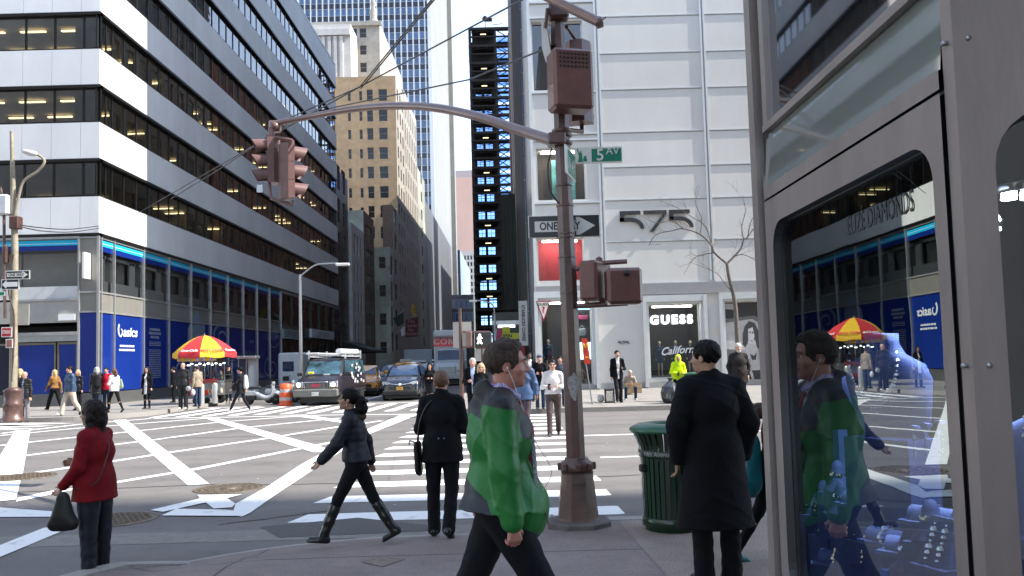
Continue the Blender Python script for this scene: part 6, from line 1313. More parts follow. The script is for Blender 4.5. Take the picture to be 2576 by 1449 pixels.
# scooter
sq = P(655, 1008, 39); sc_ = empty('motor_scooter', (sq.x, 39.3, 0), 'silver motor scooter parked side on beside the orange barrel', 'scooter', None, rad(2)); SIL = mat('silver_scooter_paint', (.48, .50, .53), .25, metal=.4, coat=.6)
def sidewheel(e, x, r, nm='wheel'):
    b = MB(); M = Matrix.Rotation(rad(90), 3, 'X'); b.lathe((x, 0, r), [(r * .6, -.05), (r, -.04), (r, .04), (r * .6, .05)], 22, M=M); o = b.build(nm, RUBBER, e); b = MB(); b.lathe((x, 0, r), [(0, -.05), (r * .3, -.05), (r * .6, -.02), (r * .6, .02), (r * .3, .05), (0, .05)], 14, M=M); b.build('rim', STEEL, o)
sidewheel(sc_, .62, .24); sidewheel(sc_, -.62, .24)
b = MB(); c_ = curve([(-.78, 0, .72), (-.45, 0, .62), (-.1, 0, .42), (.15, 0, .32), (.38, 0, .38), (.5, 0, .62), (.47, 0, .95)]); b.tube(c_, [.07 + .05 * math.sin(i / len(c_) * 3.1) for i in range(len(c_))], 12); b.cbox((-.55, 0, .55), (.28, .13, .14), 0, 0, .06); b.build('body_shell', SIL, sc_)
b = MB(); b.tube([(.40, 0, .9), (.50, 0, 1.05)], .05, 8); b.tube([(.42, -.3, 1.08), (.46, 0, 1.04), (.42, .3, 1.08)], .018, 6); b.tube([(.44, -.22, 1.08), (.44, -.25, 1.28)], .008, 5); b.lathe((.44, -.25, 1.30), [(0, -.05), (.05, 0), (0, .05)], 10); b.build('handlebar', BLACK, sc_)
b = MB(); b.cbox((.52, 0, .98), (.07, .09, .08), 0, 0, .03); b.tube([(.5, 0, .6), (.63, 0, .24)], .035, 8); b.build('front_fork', SIL, sc_); b = MB(); b.tube(curve([(.40, 0, .42), (.55, 0, .52), (.75, 0, .48), (.85, 0, .34)]), .05, 8); b.build('mudguard', SIL, sc_)
part_box(sc_, 'seat', BLACK, (-.42, 0, .80), (.36, .12, .06), .04); part_box(sc_, 'engine', BLACK, (-.5, 0, .32), (.22, .08, .1), .03)
for i, (dx, dy) in enumerate(((.55, 1.4), (1.6, 1.9))):
    c = copy_tree(sc_); c.location = (sc_.location.x + dx, sc_.location.y + dy, 0); c['label'] = ('scooter parked right behind the silver scooter', 'scooter at the back of the row, next to the work van')[i]; c['group'] = 'motor scooters parked at the far kerb'
sc_['group'] = 'motor scooters parked at the far kerb'
# orange barrel
bq = P(716, 1012, 37.4); br_ = empty('traffic_barrel', (bq.x, 37.6, 0), 'orange and white striped traffic barrel beside the dark work van', 'traffic barrel'); OR = mat('barrel_orange', (.75, .10, .02), .5, var=.08); b = MB()
b.lathe((0, 0, 0), [(.36, .0), (.36, .05), (.28, .07), (.28, .24)], 24); b.lathe((0, 0, 0), [(.275, .38), (.265, .60)], 24); b.lathe((0, 0, 0), [(.262, .74), (.25, .96), (.18, .98), (.06, 1.0), (0, 1.0)], 24); b.build('orange_bands', OR, br_)
b = MB(); b.lathe((0, 0, 0), [(.282, .24), (.277, .38)], 24); b.lathe((0, 0, 0), [(.267, .60), (.264, .74)], 24); b.build('reflective_bands', mat('barrel_white', (.45, .43, .42), .5), br_)
# bollards
for i, (x, y, s) in enumerate(((507, 1018, 1), (541, 1014, .95))):
    p = G(x, y, .15); bo = empty('bollard', (p.x, p.y, .15), ('white steel bollard left of the food cart wheel, near the kerb', 'grey steel bollard in front of the food cart')[i], 'bollard', 'steel bollards by the food cart'); b = MB(); b.lathe((0, 0, 0), [(.125, 0), (.125, .82), (.11, .9), (.05, .95), (0, .96)], 18); b.build('post', mat('brushed_bollard', (.50, .50, .48), .35, metal=.5, var=.1), bo)
# ================= FOOD CART =================
cp_ = P(540, 1005, 39.5); fc = empty('food_cart', (cp_.x, 39.2, .15), 'red and chrome street food cart under the yellow and red umbrella', 'food cart'); CR = mat('cart_red', (.45, .015, .015), .4, var=.1); SS = mat('stainless_steel', (.5, .5, .5), .22, metal=.9, var=.15)
b = MB(); b.box(-.85, .75, -.5, .55, .38, 1.02); b.build('cart_body', SS, fc); b = MB(); b.box(-.86, .0, -.53, -.501, .38, .62); b.box(-.86, .4, -.53, -.501, .95, 1.12); b.build('red_panels', CR, fc)
b = MB()
for x in (-.84, -.02, .74):
    for y in (-.48, .53): b.box(x - .015, x + .015, y - .015, y + .015, 1.0, 1.95)
b.box(-.9, .8, -.55, .6, 1.95, 1.98); b.box(-.9, .8, -.55, .6, 1.02, 1.05); b.build('cart_frame', SS, fc)
b = MB(); b.quad((-.84, -.5, 1.05), (.74, -.5, 1.05), (.74, -.5, 1.75), (-.84, -.5, 1.75)); b.build('cart_glass', GL_CLEAR, fc)
CC = [(.6, .1, .08), (.08, .35, .12), (.65, .6, .55), (.5, .3, .06), (.1, .12, .2), (.6, .45, .3), (.25, .08, .05)]
rc = random.Random(4)
for i in range(26):
    c = CC[i % 7]; x = -.78 + rc.random() * 1.5; z = (1.08, 1.32, .48)[i % 3]; y = (-.42, -.3, -.53)[i % 3]; b = MB(); r = .03 + .02 * rc.random(); h = .14 + .1 * rc.random()
    b.lathe((x, y, z), [(r, 0), (r, h * .7), (r * .4, h * .85), (r * .4, h), (0, h)], 8); b.build('bottle', mat('bottle_%d' % (i % 7), c, .25, var=.1), fc)
for k in range(3): b = MB(); b.box(-.84, .74, -.45, .4, 1.28 + .0 * k, 1.30) if k == 0 else b.box(.0, .74, -.52, -.45, .6 + .16 * k, .62 + .16 * k); b.build('shelf', SS, fc)
for k in range(10): b = MB(); b.lathe((-.9 + k * .185, -.58 - .04 * (k % 2), 1.78 + .06 * (k % 2)), [(0, .03), (.05, .01), (.055, -.02), (0, -.03)], 10); b.build('cart_bulb', noemis(emis('cart_bulb_light', (1, 1, .95), 2.5)), fc)
for k in range(7): b = MB(); b.lathe((.05 + k * .10, -.5, 1.85), [(.03, 0), (.03, .1), (.012, .16), (0, .16)], 8); b.build('green_bottle', mat('green_bottle_glass', (.02, .5, .12), .15, emit=(0, .6, .1), es=.05), fc)
part_box(fc, 'blue_sign', noemis(emis('blue_led_sign', (.03, .05, .9), 1.0)), (-.25, -.56, 2.05), (.42, .02, .07), .0); part_box(fc, 'menu_rack', BLACK, (.4, -.54, 2.0), (.4, .03, .18), .01); part_box(fc, 'menu_board', SS, (.12, -.56, 1.95), (.1, .02, .16), .01)
for x, r in ((.52, .24), (-.62, .14), (-.1, .14)): sidewheel(fc, x, r); fc.children[-1].location = (0, -.42, -.0)
um = empty('parasol', (P(521, 900, 39.2).x, 38.9, .15), 'yellow and red scalloped umbrella over the street food cart', 'umbrella'); UY = mat('umbrella_yellow', (.72, .42, .01), .7, var=.1); UR = mat('umbrella_red', (.55, .025, .03), .7, var=.1)
zc = P(521, 843, 38.9).z - .15; zr = P(521, 888, 38.9).z - .15; R0 = 1.42
for k in range(8):
    a0, a1 = rad(45 * k + 12), rad(45 * k + 57); b = MB(); n = 6; rows = []
    for i in range(n + 1):
        t = i / n; r = R0 * t; z = zc - (zc - zr) * (t ** 1.7); row = []
        for j in range(5):
            s = j / 4; a = a0 + (a1 - a0) * s; sag = 1 - .07 * math.sin(math.pi * s) * t; row.append((r * sag * math.cos(a), r * sag * math.sin(a), z - .03 * math.sin(math.pi * s) * t))
        rows.append(row)
    rows.append([(x * 1.0, y * 1.0, z - .20 + .03 * math.sin(j * 1.5)) for j, (x, y, z) in enumerate(rows[-1])])
    vs = [p for r_ in rows for p in r_]; b.add(vs, [(i * 5 + j, i * 5 + j + 1, (i + 1) * 5 + j + 1, (i + 1) * 5 + j) for i in range(n + 1) for j in range(4)], 0, True); o = b.build('canopy_panel', (UY, UR)[k % 2], um)
for ang, s_, zz in ((-100, 'Coca-Cola', .0), (-10, 'Coca-Cola', .0), (-55, 'HOT DOGS', 0)):
    def fpos(u, v, d, ang=ang):
        a = rad(ang) + u / (R0 * .93); r = R0 * (.93 - v * .5); t = min(1, r / R0); return (um.location.x + (r + .03) * math.cos(a), um.location.y + (r + .03) * math.sin(a), um.location.z + zc - (zc - zr) * (t ** 1.7) + .02)
    text(s_, .19, fpos, SWH if s_[0] == 'C' else UR, parent=um, bold=.01)
b = MB(); b.tube([(0, 0, .9), (0, 0, zc + .08)], .025, 8); b.build('pole', SS, um)
bo_ = MB()
for k in range(8): a = rad(45 * k + 12); bo_.tube([(.1 * math.cos(a), .1 * math.sin(a), zc - .03), (R0 * .6 * math.cos(a), R0 * .6 * math.sin(a), zc - (zc - zr) * .45 - .02), (R0 * math.cos(a), R0 * math.sin(a), zr)], .008, 5)
bo_.build('ribs', STEEL, um)
lower = MB()
for k in range(9):
    a0, a1 = rad(180 + k * 16 + 5), rad(180 + (k + 1) * 16 + 4); r = 1.05; z = zr - .12
    lower.quad((r * math.cos(a0) - .15, r * math.sin(a0), z - .24), (r * math.cos(a1) - .15, r * math.sin(a1), z - .24), (r * math.cos(a1) - .15, r * math.sin(a1), z), (r * math.cos(a0) - .15, r * math.sin(a0), z), k % 2)
lower.build('menu_valance', [mat('menu_print', (.55, .42, .25), .6, var=.6, scale=8), UY], um)
# phone booths
for i, (x0, x1) in enumerate(((594, 618), (619, 646))):
    a, c = P(x0, 1000, 42.5), P(x1, 1000, 42.5); pb = empty('phone_booth', ((a.x + c.x) / 2, 42.5, .15), ('open grey phone booth standing behind the backpack walker', 'grey booth side panel with a pale poster by the scooters')[i], 'phone booth', 'phone booths by the office block'); hw = (c.x - a.x) / 2 - .02
    part_box(pb, 'roof', STEEL, (0, .3, 2.12), (hw, .35, .07), .02); part_box(pb, 'back_panel', mat('booth_blue_panel', (.02, .035, .08), .3) if i == 0 else mat('booth_poster', (.34, .37, .40), .5, var=.08), (0, .3, 1.25), (hw - .04, .03, .8), .0)
    b = MB(); b.box(-hw, -hw + .05, .25, .35, .0, 2.1); b.box(hw - .05, hw, .25, .35, 0, 2.1); b.build('frame', STEEL, pb)
# ================= RIGHT PAVEMENT PROPS =================
mq = P(1478, 1018, 29.3); ms = empty('leaning_sign', (P(1490, 1019, 29.3).x, 29.3, .15), 'red and yellow fast food arrow sign on a leaning post by the pole', 'sign'); M0 = ms.location; q = lambda x, y: P(x, y, 29.3) - M0
b = MB(); b.tube([(0, 0, 0), q(1474, 915)], .022, 6); b.build('post', STEEL, ms)
b = MB(); b.add([q(1463, 850), q(1477, 851), q(1486, 915), q(1470, 915)], [(0, 3, 2, 1)]); b.add([q(1463, 850) + V((0, .03, 0)), q(1477, 851) + V((0, .03, 0)), q(1486, 915) + V((0, .03, 0)), q(1470, 915) + V((0, .03, 0))], [(0, 1, 2, 3)]); b.build('sign_plate', mat('fast_food_red', (.60, .04, .02), .4), ms)
YM = mat('fast_food_yellow', (.8, .45, .02), .4); c = q(1473, 872); m_ = MB()
m_.tube(curve([(c.x - .10, c.y - .02, c.z - .12), (c.x - .07, c.y - .02, c.z + .11), (c.x - .01, c.y - .02, c.z - .03), (c.x + .05, c.y - .02, c.z + .11), (c.x + .09, c.y - .02, c.z - .12)]), .016, 5); c2 = q(1477, 898)
m_.prism([(-.06, -.02), (.02, -.02), (.02, -.05), (.08, .0), (.02, .05), (.02, .02), (-.06, .02)], lambda u, v, d: (c2.x - u, c2.y - .015 - d, c2.z + v), 0, 0, .005); m_.build('arch_emblem', YM, ms)
ck = P(1534, 1016, 30.2); cr_ = empty('milk_crate', (ck.x, 30.2, .15), 'black milk crate standing on end at the far kerb', 'crate'); b = MB()
for (x0, x1, z0, z1) in ((-.17, -.13, 0, .48), (.13, .17, 0, .48), (-.17, .17, 0, .05), (-.17, .17, .43, .48)): b.box(x0, x1, -.15, .15, z0, z1)
b.build('crate_frame', BLACK, cr_); b = MB()
for k in range(6):
    b.tube([(-.13 + k * .04, -.15, .05), (-.13 + (k + 2) * .04 if k < 5 else .13, -.15, .43)], .006, 4); b.tube([(.13 - k * .04, -.15, .05), (.13 - (k + 2) * .04 if k < 5 else -.13, -.15, .43)], .006, 4)
b.build('lattice', mat('crate_lattice', (.3, .3, .28), .6), cr_); part_box(cr_, 'clear_bag', mat('clear_plastic_bag', (.45, .44, .42), .2, var=.2, scale=20), (-.32, 0, .16), (.12, .1, .14), .07)
cardb = P(1592, 975, 31.8); cb = empty('cardboard_sign', (cardb.x, 31.55, cardb.z), 'brown cardboard sheet held in front of the crouching figure', 'cardboard'); b = MB(); b.cbox((0, 0, 0), (.30, .008, .20)); b.build('sheet', mat('cardboard', (.48, .33, .19), .8, var=.12, scale=6), cb); b = MB(); b.box(-.29, .29, -.012, -.0085, -.005, .005); b.box(-.005, .005, -.012, -.0085, -.19, .19); b.build('fold_lines', mat('cardboard_dark', (.3, .2, .12), .8), cb)
bag = MB(); rb = random.Random(8); n = 18; prof = [(.0, .0), (.26, .02), (.34, .18), (.35, .38), (.27, .58), (.10, .72), (.05, .78), (.11, .86), (.0, .86)]
vs = [(r * math.cos(2 * math.pi * k / n) * (1 + .14 * rb.uniform(-1, 1)), r * math.sin(2 * math.pi * k / n) * (1 + .1 * rb.uniform(-1, 1)), z + .02 * rb.uniform(-1, 1)) for r, z in prof for k in range(n)]
bag.add(vs, [(i * n + k, i * n + (k + 1) % n, (i + 1) * n + (k + 1) % n, (i + 1) * n + k) for i in range(len(prof) - 1) for k in range(n)], 0, False)
bq_ = P(1690, 1020, 28.6); bo = bag.build('rubbish_bag', mat('black_plastic_bag', (.035, .037, .042), .25, var=.3, coat=.4), None, (bq_.x, 28.7, .15)); tag(bo, 'knotted black rubbish bag at the feet of the man in yellow', 'rubbish bag')
# Starbucks blade sign, awnings and street clutter at the right of the side street
bs_ = empty('blade_sign', P(1316, 812, 47), 'tall white vertical coffee shop sign left of the corner store', 'sign'); B0 = bs_.location; a, c = P(1307, 869, 47) - B0, P(1326, 756, 47) - B0
b = MB(); b.box(a.x, c.x, 0, .08, a.z, c.z); b.build('sign_plate', mat('pale_blade_sign', (.42, .43, .42), .5), bs_); mid = (a.x + c.x) / 2
text('STARBUCKS COFFEE', .24, lambda u, v, d: (B0.x + mid + v, B0.y - .01, B0.z - u), LETB, parent=bs_, sx=.92, bold=.008)
aw = empty('awning', P(1275, 812, 50), 'silver canopy edge above the shops right of the steel frame tower', 'awning'); A0_ = aw.location; a, c = P(1240, 828, 50) - A0_, P(1308, 806, 50) - A0_
b = MB(); b.box(a.x, c.x, -.5, .6, a.z + .25, c.z); b.build('canopy', mat('silver_canopy', (.38, .39, .42), .3, metal=.6), aw); b = MB(); b.box(a.x + .3, c.x - .3, -.3, .5, a.z + .1, a.z + .2); b.build('soffit_light', noemis(emis('soffit_glow', (.9, .95, 1), .9)), aw)
sf = empty('shopfront', (P(1240, 900, 52).x, 52, .15), 'dark shopfront with a red fascia below the silver canopy', 'shopfront'); w_s = P(1316, 900, 52).x - sf.location.x
b = MB(); b.box(0, w_s, 0, 4, 0, 4.6); b.build('shop_wall', mat('dark_shop_wall', (.02, .022, .024), .4, var=.4), sf); b = MB(); z0_, z1_ = P(1275, 893, 51.9).z - .15, P(1275, 868, 51.9).z - .15; b.box(.4, w_s + .1, -.12, -.01, z0_, z1_); b.build('red_fascia', mat('fascia_red', (.35, .02, .025), .5), sf)
text('OPEN for BUSINESS', .26, lambda u, v, d: (sf.location.x + 1.35 + u, 51.87, (z0_ + z1_) / 2 + .15 + v), mat('fascia_letter', (.6, .3, .3), .5), parent=sf) if False else None
yb_ = empty('yellow_banner', P(1283, 845, 49), 'bright yellow banner reading OPEN in front of the dark shopfront', 'banner'); b = MB(); b.box(-.55, .6, 0, .03, -.18, .18); b.box(-.45, .0, 0, .03, .19, .55); b.build('banner_cloth', mat('banner_yellow', (.42, .42, .02), .6), yb_)
text('OPEN', .26, lambda u, v, d: (yb_.location.x - .22 + u, yb_.location.y - .01, yb_.location.z + v), LETB, parent=yb_, bold=.01)
ff = empty('feather_flag', (P(1250, 900, 46).x, 46, .15), 'dark red and purple feather flag right of the walk signal', 'flag'); q = lambda x, y: P(x, y, 46) - ff.location
b = MB(); b.tube([(0, 0, 0), q(1243, 880), q(1250, 826)], .02, 5); b.build('flag_pole', STEEL, ff); b = MB(); b.add([q(1242, 884), q(1246, 850), q(1251, 830), q(1258, 826), q(1263, 836), q(1260, 856), q(1250, 880)], [(0, 6, 5, 4, 3, 2, 1)]); b.build('flag_cloth', mat('flag_crimson', (.30, .02, .08), .7, var=.5, scale=1), ff)
# flags on the left hand row
def flag(x, pts, col, label, pole_pts, txt=None):
    e = empty('wall_flag', P(pole_pts[0][0], pole_pts[0][1], 96), label, 'flag', 'flags over the side street'); F0 = e.location; b = MB(); b.tube([P(px, py, 96) - F0 for px, py in pole_pts], .06, 5); b.build('flag_pole', STEEL, e)
    b = MB(); p = [P(u, v, 95.7) - F0 for u, v in pts]; b.add(p, [tuple(range(len(p)))]); b.add([q_ + V((0, .05, 0)) for q_ in p], [tuple(range(len(p)))[::-1]]); b.build('flag_cloth', col, e); return e
MR = mat('maroon_flag', (.09, .015, .018), .8, var=.2)
f1 = flag(0, [(1020, 803), (1052, 797), (1051, 846), (1019, 848)], MR, 'big maroon banner flag with pale lettering over the side street', [(1000, 835), (1048, 795)])
for k, s in enumerate(('The', 'Center', 'for', 'Fiction')): text(s, .6, lambda u, v, d, k=k: (P(1034, 808 + k * 10.5, 95.6).x + u * .9, 95.6, P(1034, 808 + k * 10.5, 95.6).z + v), mat('flag_letter', (.35, .2, .2), .7), parent=f1)
flag(0, [(1036, 762), (1047, 770), (1046, 797), (1033, 785)], mat('striped_flag', (.35, .22, .03), .7, var=.9, scale=.8), 'small green, yellow and red flag above the maroon banner', [(1047, 795), (1035, 762)])
flag(0, [(1008, 828), (1017, 820), (1018, 842), (1010, 846)], mat('white_flag', (.5, .5, .5), .7), 'small white flag hanging left of the maroon banner', [(1018, 845), (1010, 822)])
flag(0, [(988, 800), (1015, 785), (1016, 812), (1000, 822)], mat('dark_green_flag', (.02, .03, .02), .8), 'dark green flag hanging from a slanted pole, left of the maroon banner', [(988, 805), (1019, 776)])
awl = empty('awning', (LX + .05, LY2 + 1, 3.2), 'long black canopy over the pavement at the far end of the office block', 'awning'); b = MB(); b.add([(0, 0, 1.3), (3.3, 0, .2), (3.3, 11, .2), (0, 11, 1.3), (3.3, 0, -.1), (3.3, 11, -.1), (0, 0, -.1), (0, 11, -.1)], [(0, 1, 2, 3), (1, 4, 5, 2), (0, 6, 4, 1), (3, 2, 5, 7)]); b.build('canopy', mat('black_canvas', (.012, .012, .013), .8), awl)
# ================= BARE TREE =================
tr_ = empty('bare_tree', (P(1866, 1010, 30).x, 30, .15), 'leafless young street tree in front of the panelled store', 'tree'); T0 = tr_.location; q = lambda x, y, Y=30: P(x, y, Y) - T0
BK = mat('tree_bark', (.16, .135, .12), .9, var=.3, scale=12, bump=.5, bscale=40); BK2 = mat('tree_twig', (.10, .075, .065), .9, var=.2)
b = MB(); b.tube(curve([q(1868, 1012), q(1864, 921), q(1857, 875), q(1853, 822), q(1850, 773), q(1844, 737), q(1834, 698), q(1828.5, 663)]), [.12, .115, .11, .11, .105, .1, .1, .1] * 5 + [.08] * 3, 10) if False else None
tk = curve([q(1868, 1012), q(1864, 921), q(1857, 875), q(1853, 822), q(1850, 773), q(1844, 737), q(1834, 698), q(1828.5, 663)]); b.tube(tk, [.105 - .05 * i / len(tk) for i in range(len(tk))], 10); b.build('trunk', BK, tr_)
rt = random.Random(21); main = [[(1828.5, 663), (1797, 635), (1790, 617), (1761, 589), (1719, 575), (1690, 580), (1650, 590), (1632, 618)], [(1828.5, 663), (1846, 645), (1864, 624), (1871, 603), (1881, 596), (1900, 570), (1925, 560)], [(1844, 737), (1821, 709), (1804, 688), (1770, 672), (1733, 658)], [(1790, 617), (1775, 570), (1740, 545), (1700, 520), (1660, 505)],
    [(1871, 603), (1866, 570), (1875, 530), (1868, 490)], [(1761, 589), (1765, 550), (1750, 510), (1760, 470)], [(1719, 575), (1690, 555), (1650, 560), (1610, 540)], [(1846, 645), (1870, 640), (1900, 655), (1920, 680)], [(1881, 596), (1888, 560), (1905, 530)], [(1797, 635), (1770, 640), (1745, 650), (1720, 690)]]
tw_m = MB()
def twig(m, p, d, l, r, dep):
    pts = [p]; 
    for i in range(4): d = (d + V((rt.uniform(-.35, .35), rt.uniform(-.35, .35), rt.uniform(-.25, .3)))).normalized(); pts.append(pts[-1] + d * l / 4)
    m.tube(pts, [r * (1 - i / 5) for i in range(5)], 4, cap=False)
    if dep > 0:
        for k in range(2 + (dep > 1)):
            i = rt.randint(1, 3); twig(m, pts[i], (d + V((rt.uniform(-1, 1), rt.uniform(-.6, .6), rt.uniform(-.5, .9)))).normalized(), l * .6, r * .6, dep - 1)
for k, L in enumerate(main):
    Yk = 30 + (rt.uniform(-.8, .8) if k > 1 else 0); pts = curve([q(x, y, 30 + (Yk - 30) * i / len(L)) for i, (x, y) in enumerate(L)], 4); m_ = MB(); r0 = .045 if k < 2 else .02
    m_.tube(pts, [r0 * (1 - .8 * i / len(pts)) for i in range(len(pts))], 6); m_.build('limb', BK2 if k > 2 else BK, tr_)
    for i in range(3, len(pts) - 1, 3):
        d = (pts[i + 1] - pts[i]).normalized(); twig(tw_m, pts[i], (d * .7 + V((rt.uniform(-.8, .8), rt.uniform(-.5, .5), rt.uniform(-.3, .9)))).normalized(), rt.uniform(.4, .9), .0065, 2)
tag(tw_m.build('twigs', BK2, tr_), kind='stuff')
# ================= PEOPLE: signed distance bodies turned into one continuous skin =================
class SDF:
    def __init__(s, res): s.res = res; s.p = []; s.disp = None
    def cone(s, a, b, ra, rb, k=.02, flat=None, op='+'):
        a = np.array(a, float); b = np.array(b, float); r = max(ra, rb)
        s.p.append(('c', a, b, ra, rb, k, flat, op, np.minimum(a, b) - r, np.maximum(a, b) + r)); return s
    def chain(s, pts, rs, **kw):
        for i in range(len(pts) - 1): s.cone(pts[i], pts[i + 1], rs[i], rs[i + 1], **kw)
        return s
    def ell(s, c, r, R=None, k=.02, op='+'):
        c = np.array(c, float); r = np.array(r, float); R = np.eye(3) if R is None else np.array(R); m = float(r.max())
        s.p.append(('e', c, r, R, None, k, None, op, c - m, c + m)); return s
    def cut(s, n, d): s.p.append(('p', np.array(n, float), d, None, None, .004, None, '&', None, None)); return s   # keeps n.p < d
    def mesh(s):
        lo = np.min([q[8] for q in s.p if q[7] == '+'], 0) - s.res * 3; hi = np.max([q[9] for q in s.p if q[7] == '+'], 0) + s.res * 3
        n = np.ceil((hi - lo) / s.res).astype(int) + 1; f = np.full(n, .3, np.float32); ax = [lo[i] + np.arange(n[i]) * s.res for i in range(3)]
        for kind, A, B, C, D, k, flat, op, bl, bh in s.p:
            if bl is None: i0, i1 = np.zeros(3, int), n
            else:
                m = k + .06; i0 = np.clip(np.floor((bl - m - lo) / s.res).astype(int), 0, n); i1 = np.clip(np.ceil((bh + m - lo) / s.res).astype(int) + 1, 0, n)
            if np.any(i1 <= i0): continue
            X, Y, Z = np.meshgrid(*[ax[j][i0[j]:i1[j]] for j in range(3)], indexing='ij', sparse=True); sl_ = tuple(slice(i0[j], i1[j]) for j in range(3))
            if kind == 'c':
                px, py, pz = X - A[0], Y - A[1], Z - A[2]; ba = B - A
                if flat is not None:
                    nn, sc = flat; t = (px * nn[0] + py * nn[1] + pz * nn[2]) * (1 / sc - 1); px = px + nn[0] * t; py = py + nn[1] * t; pz = pz + nn[2] * t
                h = np.clip((px * ba[0] + py * ba[1] + pz * ba[2]) / max(ba @ ba, 1e-9), 0, 1)
                d = np.sqrt((px - ba[0] * h) ** 2 + (py - ba[1] * h) ** 2 + (pz - ba[2] * h) ** 2) - (C + (D - C) * h)
                if flat is not None: d = d * min(1, flat[1] * 1.3)
            elif kind == 'e':
                px, py, pz = X - A[0], Y - A[1], Z - A[2]; q = [(px * C[0, i] + py * C[1, i] + pz * C[2, i]) for i in range(3)]
                l = np.sqrt(sum((q[i] / B[i]) ** 2 for i in range(3))) + 1e-9; g = np.sqrt(sum((q[i] / B[i] ** 2) ** 2 for i in range(3))) + 1e-9; d = l * (l - 1) / g
            else: d = X * A[0] + Y * A[1] + Z * A[2] - B
            g = f[sl_]
            if op == '+': h = np.maximum(k - np.abs(g - d), 0) / k; r = np.minimum(g, d) - h * h * k * .25
            elif op == '-': d = -d; h = np.maximum(k - np.abs(g - d), 0) / k; r = np.maximum(g, d) + h * h * k * .25
            else: h = np.maximum(k - np.abs(g - d), 0) / k; r = np.maximum(g, d) + h * h * k * .25
            f[sl_] = r
        if s.disp: X, Y, Z = np.meshgrid(*ax, indexing='ij', sparse=True); f = f + s.disp(X, Y, Z).astype(np.float32)
        f[0] = f[-1] = .1; f[:, 0] = f[:, -1] = .1; f[:, :, 0] = f[:, :, -1] = .1
        sg = f < 0; c = sg[:-1, :-1, :-1].astype(np.int8); 
        cnt = sum(sg[dx:n[0] - 1 + dx, dy:n[1] - 1 + dy, dz:n[2] - 1 + dz].astype(np.int8) for dx in (0, 1) for dy in (0, 1) for dz in (0, 1))
        I = np.argwhere((cnt > 0) & (cnt < 8)); acc = np.zeros((len(I), 3)); w = np.zeros(len(I)); cor = [(x, y, z) for x in (0, 1) for y in (0, 1) for z in (0, 1)]
        val = {c_: f[I[:, 0] + c_[0], I[:, 1] + c_[1], I[:, 2] + c_[2]] for c_ in cor}
        for a in cor:
            for j in range(3):
                if a[j] == 0:
                    b = list(a); b[j] = 1; b = tuple(b); v0, v1 = val[a], val[b]; m = (v0 < 0) != (v1 < 0); t = np.where(m, v0 / np.where(m, v0 - v1, 1), 0)
                    p = np.array(a, float)[None, :].repeat(len(I), 0); p[:, j] += t; acc += p * m[:, None]; w += m
        vert = lo + (I + acc / w[:, None]) * s.res; idx = np.full(n - 1, -1, np.int32); idx[I[:, 0], I[:, 1], I[:, 2]] = np.arange(len(I)); F = []
        for j in range(3):
            a, b = [(1, 2), (2, 0), (0, 1)][j]; s0 = [slice(None)] * 3; s1 = [slice(None)] * 3; s0[j] = slice(0, -1); s1[j] = slice(1, None)
            E = np.argwhere(sg[tuple(s0)] != sg[tuple(s1)]); E = E[(E[:, a] > 0) & (E[:, b] > 0) & (E[:, a] < n[a] - 1) & (E[:, b] < n[b] - 1)]
            def ci(da, db): q = E.copy(); q[:, a] -= da; q[:, b] -= db; return idx[q[:, 0], q[:, 1], q[:, 2]]
            q = np.stack([ci(0, 0), ci(1, 0), ci(1, 1), ci(0, 1)], 1); inside = sg[E[:, 0], E[:, 1], E[:, 2]]; q[~inside] = q[~inside][:, ::-1]; F.append(q)
        F = np.concatenate(F); F = F[(F >= 0).all(1)]; return vert, F
def mesh_obj(name, vert, F, mats, parent, matfn=None, attr=None):
    me = bpy.data.meshes.new(name); me.vertices.add(len(vert)); me.vertices.foreach_set('co', vert.astype(np.float32).ravel()); me.loops.add(F.size); me.loops.foreach_set('vertex_index', F.astype(np.int32).ravel())
    me.polygons.add(len(F)); me.polygons.foreach_set('loop_start', np.arange(len(F), dtype=np.int32) * 4); me.polygons.foreach_set('loop_total', np.full(len(F), 4, np.int32))
    for m in (mats if isinstance(mats, (list, tuple)) else [mats]): me.materials.append(m)
    me.polygons.foreach_set('use_smooth', np.ones(len(F), bool))
    if matfn is not None: me.polygons.foreach_set('material_index', matfn(vert[F].mean(1)).astype(np.int32))
    if attr:
        for k_, a_ in attr(vert).items(): me.attributes.new(k_, 'FLOAT', 'POINT').data.foreach_set('value', a_.astype(np.float32))
    me.update(calc_edges=True); me.validate(); o = bpy.data.objects.new(name, me); COL.objects.link(o); o.parent = parent; return o
def sdf_obj(name, s, m, parent, matfn=None, attr=None):
    v, F = s.mesh(); return mesh_obj(name, v, F, m, parent, matfn, attr)
def rotm(yaw=0, pitch=0, roll=0): return np.array(Matrix.Rotation(yaw, 3, 'Z') @ Matrix.Rotation(pitch, 3, 'X') @ Matrix.Rotation(roll, 3, 'Y'))
def cloth(name, col, rough=.8, var=.12, scale=8, bump=.12, bscale=60, **k):
    k.setdefault('spec', .18 if rough > .6 else .35); return mat(name, col, rough, var=var, scale=scale, bump=bump, bscale=bscale, **k)
SK1 = mat('light_skin', (.52, .29, .215), .5, var=.10, scale=9, spec=.4); SK2 = mat('ruddy_skin', (.42, .19, .14), .45, var=.12, scale=10, bump=.1, bscale=80, spec=.45); SK3 = mat('olive_skin', (.36, .20, .13), .5, var=.1, scale=9)
MANQ = mat('mannequin_ivory', (.55, .48, .40), .35, var=.03)
